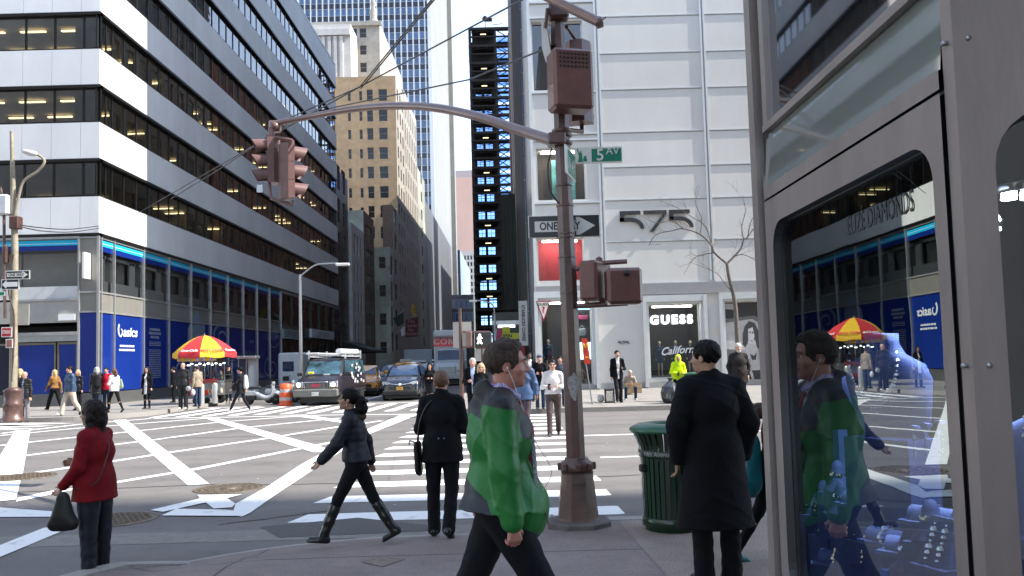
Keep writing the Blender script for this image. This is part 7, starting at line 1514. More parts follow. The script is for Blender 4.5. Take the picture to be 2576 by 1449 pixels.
HAIR = {'brown': mat('brown_hair', (.04, .023, .015), .6, var=.5, scale=30, stretch=(1, 1, .25), bump=.5, bscale=90), 'black': mat('black_hair', (.0025, .002, .002), .55, spec=.15, var=.4, scale=30, stretch=(1, 1, .3), bump=.5, bscale=90), 'auburn': mat('auburn_hair', (.12, .05, .022), .55, var=.35, scale=30, bump=.4, bscale=90),
        'blond': mat('blond_hair', (.50, .36, .18), .6, var=.3, scale=20, stretch=(1, 1, .3), bump=.4, bscale=90), 'grey': mat('grey_hair', (.42, .41, .39), .6, var=.25, scale=20, bump=.4), 'dark': mat('dark_hair', (.010, .005, .004), .5, spec=.2, var=.6, scale=25, stretch=(1, 1, .2), bump=.5, bscale=80), 'mid': mat('greyish_brown_hair', (.050, .033, .025), .6, var=.5, scale=60, stretch=(1, .25, .35), bump=.6, bscale=120, spec=.2)}
EYEW = mat('eye_white', (.6, .57, .54), .2, var=0); EYEI = mat('iris_dark', (.03, .02, .015), .1, var=0)
def nz(v): v = np.array(v, float); return v / np.linalg.norm(v)
def hand(s, w, d, th, curl=.5, sc=1.0, r=.0085):
    """palm, four fingers of different length bent at the knuckles, and a thumb from the side of the palm"""
    d = nz(d); th = nz(np.array(th) - d * (np.array(th) @ d)); n = np.cross(th, d)
    kn = [w + d * (.088 * sc) * f + th * o * sc for o, f in ((.030, .97), (.010, 1.0), (-.010, .97), (-.029, .90))]
    for q in kn: s.cone(w, q, .019 * sc, .0125 * sc, k=.008)
    for q, L in zip(kn, (.070, .078, .073, .057)):
        p = q; a = 0
        for i, f in enumerate((.45, .31, .24)):
            a += curl * (.75, 1.15, .9)[i]; dd = d * math.cos(a) + n * math.sin(a); p2 = p + dd * L * f * sc; s.cone(p, p2, r * (1.1 - .12 * i) * sc, r * (1.0 - .14 * i) * sc, k=.004); p = p2
    b0 = w + d * .03 * sc + th * .024 * sc; t1 = nz(d * .75 + th * .75 + n * .35 * (curl + .3)); b1 = b0 + t1 * .042 * sc; t2 = nz(d * 1.0 + th * .1 + n * .7 * curl); b2 = b1 + t2 * .030 * sc
    s.cone(b0, b1, .0145 * sc, .0115 * sc, k=.008); s.cone(b1, b2, .011 * sc, .0085 * sc, k=.004)
ARM = {'hang': ((.13, .0, -1), (.05, .14, -1)), 'fwd': ((.15, .42, -1), (.05, .75, -1)), 'back': ((.18, -.38, -1), (.1, -.1, -1)), 'hold': ((.22, .12, -1), (-.55, 1, .05)), 'chest': ((.35, .25, -1), (-.75, .75, .45)), 'ear': ((.45, .55, -.75), (-.42, .25, 1.0)), 'pocket': ((.35, -.12, -1), (-.15, .25, -1)), 'akimbo': ((.36, -.10, -1), (-.08, .25, -.95)), 'far': ((.1, .85, -.9), (.0, 1, -.72))}
LEG = {'stand': ((.02, .0, -1), (.0, -.02, -1), 0), 'front': ((.0, .42, -1), (.0, .18, -1), .25), 'rear': ((.0, -.25, -1), (.0, -.62, -1), -.75), 'mid': ((.0, .12, -1), (.0, -.12, -1), 0), 'lift': ((.0, .15, -1), (.0, -.75, -1), -.6), 'fwide': ((.0, .52, -1), (.0, .42, -1), .1), 'rwide': ((.0, -.42, -1), (.0, -.62, -1), -.5), 'sit': ((.12, .9, -.45), (.0, .05, -1), 0), 'squat': ((.25, .9, .1), (.0, -.25, -1), 0)}
def person(loc, rz, label, H=1.75, girth=1.0, lean=0.0, legs=('stand', 'stand'), arms=('hang', 'hang'), head=(0, 0, 0), skin=None, hair=('short', 'brown'), top=None, bottom=None, shoes=None, res=.014, eyes=False, curl=(.5, .5), female=False, glasses=False, bare_legs=False, group=None, extra=None, cat='person', depth=1.0, bare_arms=0, name='person'):
    """legs/arms are (left, right); top: dict(m, hem, flare, sleeve, matfn, collar, fold, thick); bottom: dict(m, r, hem)"""
    e = empty(name, loc, label, cat, group, rz); e.scale = (H / 1.75,) * 3; skin = skin or SK1; g = girth
    A = [ARM[a] if isinstance(a, str) else a for a in arms]; Lg = [LEG[a] if isinstance(a, str) else a for a in legs]
    dn = nz((0, math.sin(lean), math.cos(lean))); sd = np.array((1.0, 0, 0)); fy = np.array((0, math.cos(lean), -math.sin(lean)))
    J = {}; hips = np.array((0, 0, 0.0)); feet = []
    for i, s_ in enumerate((-1, 1)):
        h = hips + np.array((s_ * .088 * g, 0, 0)); t, k, fp = Lg[i]; t = nz((t[0] * s_, t[1], t[2])); k = nz((k[0] * s_, k[1], k[2])); kn = h + t * .43; an = kn + k * .42; J['hip%d' % i], J['knee%d' % i], J['ank%d' % i], J['fp%d' % i] = h, kn, an, fp
        feet.append(an[2] - .085 - (max(0, -fp) * .06))
    off = -min(feet) if min(feet) > -2 else .93
    for k_ in list(J):
        if not k_.startswith('fp'): J[k_] = J[k_] + np.array((0, 0, off))
    P0 = np.array((0, 0, off + .02)); wa = P0 + dn * .13; ch = P0 + dn * .33; nb = P0 + dn * .525; sw = (.172 if female else .19) * (1 + (g - 1) * .45); shz = P0 + dn * .475
    hyaw, hpit, hroll = head; nk = nb + dn * .06 + fy * .012; R = rotm(hyaw, -lean * .6 - hpit, hroll); hc = nk + dn * .03 + R @ np.array((0, .022, .088)); Hd = lambda *p: hc + R @ np.array(p)
    for i, s_ in enumerate((-1, 1)):
        u, f_ = A[i]; cv = lambda v: nz(sd * v[0] * s_ + fy * v[1] + dn * v[2]) if abs(v[2]) < 5 else v
        sh = shz + sd * s_ * (sw - .012); el = sh + cv(u) * .285; wr = el + cv(f_) * .25; J['sh%d' % i], J['el%d' % i], J['wr%d' % i], J['fd%d' % i] = sh, el, wr, cv(f_)
    J.update(P0=P0, wa=wa, ch=ch, nb=nb, nk=nk, hc=hc, R=R, Hd=Hd, dn=dn, fy=fy, sw=sw, off=off)
    FY = (fy, .68)
    def torso(s, o, bust=female):
        s.ell(P0 + dn * .02, ((.158 if not female else .168) * g + o, .108 * g * depth + o, .13 + o), k=.05); s.ell(wa, ((.138 if not female else .122) * g + o, .098 * g * depth + o, .14 + o), k=.05)
        s.ell(ch, ((.158 if not female else .142) * g + o, .112 * g * depth + o, .17 + o), k=.05); s.cone(shz - sd * (sw - .03), shz + sd * (sw - .03), .058 + o * .8, .058 + o * .8, k=.05)
        for s_ in (-1, 1): s.cone(nb + dn * .02, shz + sd * s_ * (sw * .72) + dn * .018, .045 + o * .6, .045 + o * .7, k=.04)
        if bust:
            for s_ in (-1, 1): s.ell(ch + sd * s_ * .066 + fy * .085 + dn * .01, (.062 + o, .05 + o, .06 + o), k=.03)
    # --- body: one continuous skin ---
    b = SDF(res); torso(b, 0)
    for i, s_ in enumerate((-1, 1)):
        b.chain([J['hip%d' % i] - np.array((s_ * .008, 0, 0)), J['knee%d' % i], J['knee%d' % i] + (J['ank%d' % i] - J['knee%d' % i]) * .3, J['ank%d' % i]], [.074 * g, .046, .046, .030], k=.03)
        fp = J['fp%d' % i]; fd = nz((s_ * .12, math.cos(fp), math.sin(fp))); an = J['ank%d' % i]; b.cone(an, an + nz(an - J['knee%d' % i]) * .02 + fd * (.03 if shoes is not None else .11), .026, .018, k=.02)
        b.chain([J['sh%d' % i], J['el%d' % i], J['wr%d' % i]], [.047, .036, .025], k=.025); hand(b, J['wr%d' % i] + J['fd%d' % i] * .01, J['fd%d' % i], fy * .75 - sd * s_ * .5 + dn * .2 if abs(J['fd%d' % i] @ dn) > .5 else dn * 1.0 + sd * -s_ * .2, curl[i], 1.0 if not female else .9, r=max(.0085, res * .62))
    b.cone(nb - dn * .03, hc + R @ np.array((0, -.02, -.05)), .058 if not female else .048, .056 if not female else .047, k=.03)
    b.ell(Hd(0, -.012, .030), (.077, .097, .090), R, k=.02).ell(Hd(0, .022, -.022), (.063, .074, .084), R, k=.03).ell(Hd(0, .034, -.078), (.048, .050, .038), R, k=.03).ell(Hd(0, .072, -.100), (.022, .017, .017), R, k=.02)
    b.ell(Hd(0, .080, .022), (.050, .016, .012), R, k=.015)
    for s_ in (-1, 1):
        b.ell(Hd(s_ * .040, .060, -.030), (.026, .026, .024), R, k=.02); b.ell(Hd(s_ * .079, -.006, -.012), (.009, .019, .031), R @ rotm(0, .25, 0), k=.008); b.ell(Hd(s_ * .0855, -.004, -.012), (.004, .010, .018), R, k=.003, op='-') if res < .009 else None
        b.ell(Hd(s_ * .032, .097, .003), (.017, .013, .010), R, k=.012, op='-'); b.ell(Hd(s_ * .012, .100, -.034), (.009, .010, .007), R, k=.008)
    b.cone(Hd(0, .088, .012), Hd(0, .112, -.028), .009, .012, k=.012); b.ell(Hd(0, .092, -.058), (.023, .010, .006), R, k=.008).ell(Hd(0, .088, -.070), (.019, .011, .007), R, k=.008); b.ell(Hd(0, .103, -.0635), (.020, .004, .0015), R, k=.003, op='-')
    skm = [skin, cloth('lip_tone', (.36, .12, .10), .5, var=.05)]
    def lipfn(c): q = (c - hc) @ R; return ((np.abs(q[:, 0]) < .022) & (q[:, 1] > .088) & (np.abs(q[:, 2] + .064) < .010)).astype(int)
    sdf_obj('body', b, skm, e, lipfn)
    if eyes or res < .012:
        for s_ in (-1, 1): m_ = MB(); m_.lathe(V(Hd(s_ * .031, .0755, .003)), [(0, -.0125), (.009, -.009), (.0125, 0), (.009, .009), (0, .0125)], 12); o = m_.build('eye', EYEW, e, smooth=True); m_ = MB(); m_.lathe(V(Hd(s_ * .031, .0865, .003)), [(0, -.0048), (.0055, 0), (0, .0048)], 10); m_.build('iris', EYEI, o)
        m_ = MB()
        for s_ in (-1, 1): m_.tube([V(Hd(s_ * .014, .0975, .022)), V(Hd(s_ * .032, .0955, .028)), V(Hd(s_ * .050, .083, .022))], [.0025, .003, .0015], 5)
        m_.build('eyebrows', HAIR.get(hair[1], HAIR['dark']), e)
    # --- trousers ---
    if bottom:
        t = SDF(res); o = bottom.get('o', .014); rr = bottom.get('r', (.094, .066, .062, .062)); t.ell(P0 + dn * .01, (.160 * g + o, .112 * g * depth + o, .125), k=.04)
        for i, s_ in enumerate((-1, 1)):
            an = J['ank%d' % i]; kn = J['knee%d' % i]; ex = nz(an - kn) * bottom.get('drop', .02); top_ = J['hip%d' % i] - np.array((s_ * .006, 0, 0))
            if bottom.get('skirt') is None: t.chain([top_, kn, kn + (an - kn) * .45, an + ex], [rr[0] * g, rr[1], rr[2], rr[3]], k=.02)
            else: t.chain([top_, top_ + (kn - top_) * bottom['skirt']], [rr[0] * g + .01, rr[1] + .03], k=.09)
        t.cut((0, 0, 1), (P0 + dn * .14)[2]); fa = bottom.get('fold', .004) * .5; t.disp = lambda X, Y, Z: fa * np.sin(Z * 46 + X * 21 + 2 * np.sin(Y * 17)) * np.sin(X * 33 + Y * 40 + Z * 9)
        sdf_obj('skirt' if bottom.get('skirt') else 'trousers', t, bottom['m'], e)
    if shoes is not None:
        for i, s_ in enumerate((-1, 1)):
            fp = J['fp%d' % i]; fd = nz((s_ * .12, math.cos(fp), math.sin(fp))); an = J['ank%d' % i]; up_ = nz(np.array((0, 0, 1)) - fd * fd[2]); hb = an - up_ * .045 - fd * .035; s = SDF(min(res, .012)); hgt = shoes.get('h', 0) if isinstance(shoes, dict) else 0; sm = shoes['m'] if isinstance(shoes, dict) else shoes
            s.cone(hb, hb + fd * .17 - up_ * .008, .041, .036, k=.02, flat=(up_, .85)); s.cone(hb + up_ * .01, an + up_ * .0, .04, .042, k=.02); s.cone(hb - up_ * .026, hb + fd * .185 - up_ * .026, .038, .037, k=.01, flat=(up_, .45))
            if hgt: kd = nz(J['knee%d' % i] - an); s.chain([an - kd * .02, an + kd * hgt * .5, an + kd * hgt], [.052, .060, .066], k=.02); s.disp = lambda X, Y, Z: .0015 * np.sin(Z * 60 + X * 30)
            sdf_obj('shoe' if not hgt else 'boot', s, sm, e)
    # --- upper garment ---
    if top:
        o = top.get('o', .022); t = SDF(res); torso(t, o); hem = top.get('hem', .86); fl_ = top.get('flare', .02)
        if hem < 1.0: zc = off - (.93 - hem) if False else hem; c1 = P0 + dn * .05; c2 = np.array((0, 0.0 + top.get('back', 0), hem)); t.cone(c1, c2, .155 * g + o, .155 * g + o + fl_, k=.05, flat=((0, 1, 0), .72 * depth))
        t.cut((0, 0, -1), -hem); sl0 = top.get('sleeve', (.066, .056, .043)); cut_ = top.get('cuff', .97)
        for i in (0, 1): w_ = J['el%d' % i] + (J['wr%d' % i] - J['el%d' % i]) * cut_; t.chain([J['sh%d' % i] - sd * (-1, 1)[i] * .01, J['el%d' % i], w_], sl0, k=.03)
        cl = top.get('collar', .0)
        if cl > 0: t.cone(nb - dn * .01 - fy * .005, nb + dn * cl - fy * .002, .080, .072, k=.02); t.cone(nb + dn * .02, nb + dn * (cl + .1), .056, .060, k=.006, op='-')
        else: t.cone(nb + dn * .02 + fy * .01, nb + dn * .12, .058, .07, k=.01, op='-')
        for fn in top.get('add', ()): fn(t, J)
        fo = top.get('fold', .006); q = top.get('quilt', 0)
        if q: t.disp = lambda X, Y, Z: fo * (np.abs(np.sin(Z * q)) - .5) * -1 + .002 * np.sin(X * 40 + Z * 25)
        else:
            rg = lambda p: (1 - np.abs(np.sin(p))) ** 3
            t.disp = lambda X, Y, Z: -fo * (rg(X * 9 + Z * 13 + 1.7 * np.sin(Y * 11 + Z * 5)) + rg(Y * 14 - Z * 11 + X * 7 + 1.3 * np.sin(X * 13 - Z * 6)) - .6) + fo * .4 * np.sin(X * 23 + Z * 14 + 2.5 * np.sin(Y * 13)) * np.sin(Y * 20 - Z * 12)
        sdf_obj(top.get('name', 'jacket'), t, top['m'], e, (lambda c: top['matfn'](c, J)) if top.get('matfn') else None, (lambda c: top['attr'](c, J)) if top.get('attr') else None)
    # --- hair ---
    st, hcol = hair[0], hair[1]; hm = HAIR.get(hcol, HAIR['brown']) if isinstance(hcol, str) else hcol
    if st != 'none':
        h = SDF(min(res, .011) if res > .01 else .007); o = hair[2] if len(hair) > 2 else .010; h.ell(Hd(0, -.016, .036), (.078 + o, .097 + o, .088 + o), R, k=.02)
        if st in ('long', 'bob', 'pony'):
            ln = {'long': .30, 'bob': .17, 'pony': .08}[st]
            for s_ in (-1, 1): h.chain([Hd(s_ * .062, -.02, .04), Hd(s_ * .080, -.015, -.04), Hd(s_ * .085, -.02, -.05 - ln * .5), Hd(s_ * .07, -.035, -.05 - ln)] if st != 'pony' else [Hd(s_ * .06, -.03, .04), Hd(s_ * .06, -.05, -.03)], [.035, .034, .032, .022][:4 if st != 'pony' else 2], k=.04)
            h.chain([Hd(0, -.07, .03), Hd(0, -.085, -.06), Hd(0, -.08, -.05 - ln)], [.06, .058, .045], k=.04)
            if st == 'pony': h.chain([Hd(0, -.10, .02), Hd(0, -.15, -.02), Hd(0, -.17, -.12), Hd(.0, -.15, -.2)], [.03, .045, .05, .02], k=.02)
        if st == 'cap': h.p = []; h.ell(Hd(0, -.012, .048), (.090, .108, .080), R, k=.02); h.cone(Hd(0, .08, .045), Hd(0, .15, .035), .06, .045, k=.01, flat=(R @ np.array((0, 0, 1.0)), .15)); h.cut(tuple(-(R @ np.array((0, .1, 1.0)))), float(-(hc @ (R @ np.array((0, .1, 1.0)))) - .028))
        elif st == 'beanie': h.p = []; h.ell(Hd(0, -.016, .05), (.092, .112, .095), R, k=.02); h.cone(Hd(0, .07, .045), Hd(0, -.1, .01), .03, .03, k=.02); h.cut(tuple(-(R @ np.array((0, -.25, 1.0)))), float(-(hc @ (R @ np.array((0, -.25, 1.0)))) - .012))
        else:
            h.ell(Hd(0, .085, -.045), (.060, .050, .085), R, k=.012, op='-'); h.ell(Hd(0, .085, .005), (.062, .035, .050), R, k=.012, op='-')
            if st == 'short': h.ell(Hd(0, -.02, -.135), (.13, .13, .085), R, k=.02, op='-'); h.ell(Hd(-.09, .0, -.02), (.03, .022, .035), R, k=.008, op='-'); h.ell(Hd(.09, .0, -.02), (.03, .022, .035), R, k=.008, op='-')
            if st == 'reced': h.ell(Hd(0, -.02, -.135), (.13, .13, .085), R, k=.02, op='-'); h.ell(Hd(-.09, .005, -.015), (.03, .022, .033), R, k=.008, op='-'); h.ell(Hd(.09, .005, -.015), (.03, .022, .033), R, k=.008, op='-'); h.ell(Hd(0, .115, .045), (.085, .055, .05), R, k=.012, op='-'); h.ell(Hd(0, .02, .112), (.05, .055, .018), R @ rotm(0, -.15, 0), k=.03)
        amp = .003 if st not in ('cap', 'beanie') else .0008; h.disp = lambda X, Y, Z: amp * np.sin(X * 120 + Y * 40 + 3 * np.sin(Z * 30)) * np.sin(Y * 110 + Z * 35) + amp * .8 * np.sin(Z * 60 + X * 90 + 2 * np.sin(Y * 50))
        sdf_obj({'cap': 'cap', 'beanie': 'beanie'}.get(st, 'hair'), h, hm, e)
    if glasses:
        m_ = MB()
        for s_ in (-1, 1):
            m_.add([V(Hd(s_ * .033 + .024 * math.cos(a), .108 - abs(.5 * math.cos(a)) * .006, .004 + .017 * math.sin(a))) for a in [k * math.pi / 6 for k in range(12)]], [tuple(range(12))]); m_.tube([V(Hd(s_ * .055, .102, .008)), V(Hd(s_ * .08, .0, .005))], .003, 4)
        m_.build('sunglasses' if glasses == 'dark' else 'spectacles', BLACK if glasses == 'dark' else mat('spectacle_lens', (.03, .03, .035), .1, spec=1), e)
    if extra: extra(e, J)
    return e
def vest(w0=.05, w1=.02, z0=.8, z1=1.5):
    """open front: material 1 on the front strip that narrows upward or downward"""
    def fn(c, J):
        t = np.clip((c[:, 2] - J['off'] - .0) / .55, 0, 1); w = w0 + (w1 - w0) * t; fr = (c - J['P0']) @ J['fy']; sx = np.abs(c[:, 0]); return ((sx < w) & (fr > .03)).astype(int)
    return fn
def bag_sdf(e, name, m, parts, res=.012, cutz=None, disp=None):
    s = SDF(res)
    for a in parts: (s.ell if a[0] == 'e' else s.cone)(*a[1:-1], k=a[-1]) if a[0] != 'f' else s.cone(*a[1:-2], k=a[-1], flat=a[-2])
    if disp: s.disp = disp
    return sdf_obj(name, s, m, e)
def strap(e, pts, r=.012, m=None, name='strap'): b = MB(); b.tube(curve([V(p) for p in pts]), r, 6); return b.build(name, m or BLACK, e)
C_BLK = cloth('black_wool', (.0035, .004, .006), .85, var=.2); C_NAVY = cloth('navy_nylon', (.004, .005, .013), .6, var=.1); C_DARK = cloth('charcoal_cloth', (.011, .011, .014), .8); C_TR = cloth('black_trouser_cloth', (.004, .0045, .007), .8); C_JEAN = cloth('dark_denim', (.02, .035, .07), .85); C_WH = cloth('white_shirt_cotton', (.62, .60, .60), .8, var=.04); C_BR = cloth('brown_trouser_cloth', (.075, .055, .055), .85)
SHOE = mat('black_leather_shoe', (.008, .008, .008), .3, var=.1); SHW = mat('pale_trainer', (.5, .5, .5), .6); SOLE = SHW
# ---- man in the green jacket ----
GREEN = cloth('green_shell_fabric', (.010, .135, .024), .5, var=.08, scale=5, bump=.3, bscale=14); YOKE = cloth('dark_grey_shell_fabric', (.014, .015, .017), .6, scale=5, bump=.25, bscale=14); NAVP = cloth('slate_navy_panel', (.010, .014, .024), .6, scale=5, bump=.25, bscale=14); LINI = cloth('grey_checked_lining', (.33, .33, .36), .8, var=.5, scale=80)
def check_shirt():
    m = bpy.data.materials.new('purple_gingham'); m.use_nodes = True; t = m.node_tree; b = t.nodes['Principled BSDF']; tc = t.nodes.new('ShaderNodeTexCoord'); c = t.nodes.new('ShaderNodeTexChecker'); c.inputs['Scale'].default_value = 130
    c.inputs['Color1'].default_value = (.55, .52, .62, 1); c.inputs['Color2'].default_value = (.16, .08, .36, 1); t.links.new(tc.outputs['Object'], c.inputs[0]); t.links.new(c.outputs[0], b.inputs['Base Color']); b.inputs['Roughness'].default_value = .8; return m
GING = check_shirt()
def zoned(base, zones):
    m = base.copy(); m.name = 'three_zone_shell_fabric'; t = m.node_tree; b = t.nodes['Principled BSDF']; l = [x for x in t.links if x.to_socket == b.inputs['Base Color']][0]; out = l.from_socket
    for nm, col in zones:
        a = t.nodes.new('ShaderNodeAttribute'); a.attribute_name = nm; g = t.nodes.new('ShaderNodeMath'); g.operation = 'GREATER_THAN'; g.inputs[1].default_value = 0; t.links.new(a.outputs['Fac'], g.inputs[0])
        x = t.nodes.new('ShaderNodeMixRGB'); x.inputs[2].default_value = (*col, 1); t.links.new(g.outputs[0], x.inputs[0]); t.links.new(out, x.inputs[1]); out = x.outputs[0]
    t.links.new(out, b.inputs['Base Color']); return m
def green_mat(c, J):
    y, z = c[:, 1], c[:, 2]
    def seg(a, b): ba = b - a; h = np.clip(((c - a) @ ba) / (ba @ ba), 0, 1); return np.linalg.norm(c - a - h[:, None] * ba, axis=1)
    arm = np.minimum.reduce([np.minimum(seg(J['sh%d' % i], J['el%d' % i]), seg(J['el%d' % i], J['wr%d' % i])) for i in (0, 1)]); w = np.clip((arm - .088) / .02, 0, 1)
    return {'yoke': (z - 1.285 + .45 * y) * w + (z - 1.385 + .2 * y) * (1 - w), 'back_panel': (1.02 - (y + .17) * .8 - z) * w - .05 * (1 - w)}
def hood(t, J):
    nb, fy, dn = J['nb'], J['fy'], J['dn']; t.cone(nb - fy * .10 - dn * .05, nb - fy * .07 + dn * .045, .075, .055, k=.04); t.chain([nb - np.array((.085, 0, 0)) + fy * .02 - dn * .02, nb - fy * .085 + dn * .045, nb + np.array((.085, 0, 0)) + fy * .02 - dn * .02], [.035, .05, .035], k=.03); t.cone(nb + dn * .03 + fy * .02, nb + dn * .16 - fy * .0, .062, .072, k=.02, op='-')
def open_front(t, J):
    # wedge cut down the front so the jacket hangs open
    t.ell(J['ch'] + J['fy'] * .17 - J['dn'] * .12, (.065, .085, .46), k=.015, op='-'); t.cone(J['P0'] + np.array((0, .04, .1)), np.array((0, .085, .86)), .17, .205, k=.03, flat=((0, 1, 0), .85))
gp_ = P(1252, 1000, 4.35)
def gextra(e, J):
    s = SDF(.008); nb, fy, dn = J['nb'], J['fy'], J['dn']; s.chain([nb + fy * .0 + dn * .055 - np.array((.05, 0, 0)), nb - fy * .035 + dn * .075, nb + dn * .055 + np.array((.05, 0, 0)), nb + fy * .085 + dn * .01 + np.array((.02, 0, 0))], [.022, .022, .022, .02], k=.02); s.cone(nb + dn * .055 - np.array((.05, 0, 0)), nb + fy * .085 + dn * .01 - np.array((.02, 0, 0)), .022, .02, k=.02); s.cone(nb - dn * .05, nb + dn * .07, .066, .062, k=.02); s.cone(nb + dn * .0, nb + dn * .15, .05, .06, k=.01, op='-')
    sdf_obj('shirt_collar', s, GING, e); s = SDF(.01); s.ell(J['ch'], (.155, .125, .2), k=.03).ell(J['wa'], (.14, .13, .22), k=.05); s.cone(J['ch'] + fy * .03, nb + fy * .03, .09, .06, k=.04); sdf_obj('shirt', s, GING, e)
    b = MB(); p = [nb + fy * .085 + dn * .0, J['ch'] + fy * .15 + dn * .05, J['wa'] + fy * .155 + dn * .02, J['wa'] + fy * .15 - dn * .1]; b.tube([V(q) for q in p], [.014, .022, .028, .01], 8); b.build('tie', cloth('red_navy_tie', (.25, .03, .03), .6, var=.8, scale=30), e)
    hd = J['Hd']; b = MB(); b.tube(curve([V(hd(.088, .006, -.02)), V(hd(.085, .03, -.08)), V(nb + fy * .11 + np.array((.05, 0, -.03))), V(J['ch'] + fy * .17 + np.array((.05, 0, 0))), V(J['wa'] + fy * .26 + np.array((.05, 0, .05))), V(J['wa'] + fy * .24 + np.array((.06, 0, -.03))), V(J['P0'] + fy * .16 + np.array((.09, 0, .0)))]), .0022, 5); b.lathe(V(hd(.090, .006, -.018)), [(0, -.007), (.007, 0), (0, .007)], 8); b.build('earphone_cable', mat('pale_cable', (.5, .5, .48), .5), e)
    zz = [J['nb'] + fy * .10 + np.array((.045, 0, -.03)), J['ch'] + fy * .165 + np.array((.065, 0, -.02)), J['wa'] + fy * .185 + np.array((.085, 0, -.04)), np.array((.10, .215, .90))]
    b = MB(); b.tube(curve([V(q) for q in zz]), [.012] * (len(curve([V(q) for q in zz]))), 6); b.build('jacket_lining_edge', LINI, e); b = MB(); b.tube([V(zz[-1]), V(zz[-1] + np.array((0, .03, -.12)))], .003, 5); b.build('drawcord', BLACK, e)
person((gp_.x - .0, 4.42, .15), rad(-92), 'man in a green jacket with grey hood and checked collar, walking right with an earphone', H=1.765, girth=1.14, lean=.03, legs=('rwide', 'fwide'), arms=('back', ((.13, .10, -1), (.06, .16, -1))), head=(0, -.02, 0), skin=SK2, hair=('reced', 'mid', .013), res=.0065, eyes=True, depth=1.16,
       top=dict(m=zoned(GREEN, (('yoke', (.013, .014, .016)), ('back_panel', (.009, .013, .022)))), hem=.865, flare=.055, sleeve=(.084, .076, .060), o=.035, attr=green_mat, add=(hood, open_front), fold=.004, cuff=1.02), bottom=dict(m=C_TR, r=(.10, .078, .075, .075), fold=.005), shoes=SHOE, curl=(.8, 1.0), extra=gextra)
# ---- woman in red ----
REDJ = cloth('red_wool_jacket', (.15, .004, .008), .8, var=.12)
def rextra(e, J):
    bag_sdf(e, 'shoulder_bag', mat('black_bag_leather', (.004, .004, .004), .5, var=.1, spec=.3), [('f', (-.25, .17, .86), (-.25, .17, .70), .07, .12, ((1, 0, 0), .4), .03), ('f', (-.25, .08, .63), (-.25, .26, .62), .065, .065, ((1, 0, 0), .6), .03)], res=.010)
    strap(e, [(-.18, .17, .95), (-.21, .12, 1.15), (-.19, .03, 1.36), (-.1, -.03, 1.42)], .012); strap(e, [(.08, .02, 1.50), (-.02, -.15, 1.38), (-.12, -.175, 1.2), (-.19, -.12, 1.0), (-.23, .05, .95)], .006)
    m_ = MB(); m_.cbox(V(J['wr0']) + V((.03, .03, -.02)), (.02, .04, .03), 0, 0, .01); m_.build('glove_cuff', REDJ, e)
rp_ = P(238, 1400, 7.15)
person((rp_.x, 7.15, .0), rad(86), 'woman in a red jacket with a dark bob, glasses and a large black shoulder bag', H=1.50, girth=1.17, lean=.0, legs=('stand', ((.0, -.06, -1), (.0, .02, -1), 0)), arms=(((.2, .12, -1), (-.15, .62, -.62)), 'hold'), head=(.05, .0, 0), skin=SK3, hair=('bob', 'dark', .020), res=.009, eyes=True, female=True, glasses=True, depth=1.15,
       top=dict(m=REDJ, hem=.82, flare=.035, sleeve=(.072, .062, .052), o=.026, collar=.03, fold=.004), bottom=dict(m=C_NAVY, r=(.105, .078, .068, .066)), shoes=SHOE, extra=rextra)
# ---- woman striding left in navy puffer ----
FUR = mat('brown_fur_trim', (.10, .065, .045), .95, var=.7, scale=60, bump=1.0, bscale=150)
def wextra(e, J):
    nb, fy, dn = J['nb'], J['fy'], J['dn']; s = SDF(.009); s.chain([nb + fy * .09 - dn * .04, nb - np.array((.11, 0, 0)) - dn * .0, nb - fy * .13 - dn * .03, nb + np.array((.11, 0, 0)), nb + fy * .09 - dn * .04], [.022, .03, .034, .03, .022], k=.02); s.disp = lambda X, Y, Z: .008 * np.sin(X * 160) * np.sin(Y * 150) * np.sin(Z * 170); sdf_obj('fur_collar', s, FUR, e)
    s = SDF(.009); H_ = J['Hd']; rr = random.Random(3); s.chain([H_(0, -.09, .02), H_(0, -.14, .0), H_(0.0, -.16, -.08), H_(0, -.13, -.19)], [.045, .055, .07, .05], k=.02)
    for k in range(26): a = rr.uniform(-1, 1); s.ell(H_(.06 * rr.uniform(-1, 1), -.15 + .05 * rr.uniform(-1, 1), -.08 + .12 * a), (.022, .022, .026), k=.008)
    s.disp = lambda X, Y, Z: .008 * np.sin(X * 100 + Z * 60) * np.sin(Y * 90 - Z * 80); sdf_obj('ponytail', s, HAIR['black'], e)
    s = SDF(.009); s.ell(J['P0'] + dn * .04, (.172, .13, .05), k=.02); s.cut((0, 0, -1), -(J['P0'][2] - .03)); sdf_obj('red_shirt_hem', s, cloth('red_knit', (.38, .02, .04), .8), e)
    for s_ in (-1, 1): m_ = MB(); m_.lathe(V(H_(s_ * .082, .0, -.055)), [(0, -.018), (.008, 0), (0, .012)], 8); m_.build('earring', mat('white_earring', (.7, .68, .62), .3), e)
wq = P(905, 1200, 8.1)
person((wq.x, 7.95, .12), rad(92), 'woman in a navy puffer jacket and tall black boots striding left with curly ponytail', H=1.46, girth=1.06, lean=.10, legs=('fwide', 'rwide'), arms=(((.1, .62, -.9), (.0, .95, -.80)), 'back'), head=(0, -.22, 0), skin=SK3, hair=('short', 'black', .012), res=.009, eyes=True, female=True, glasses=True,
       top=dict(m=C_NAVY, hem=.90, flare=.03, sleeve=(.078, .070, .058), o=.032, quilt=42, fold=.004, collar=.04), bottom=dict(m=C_TR, r=(.092, .062, .056, .05)), shoes=dict(m=SHOE, h=.33), curl=(.35, .5), extra=wextra)
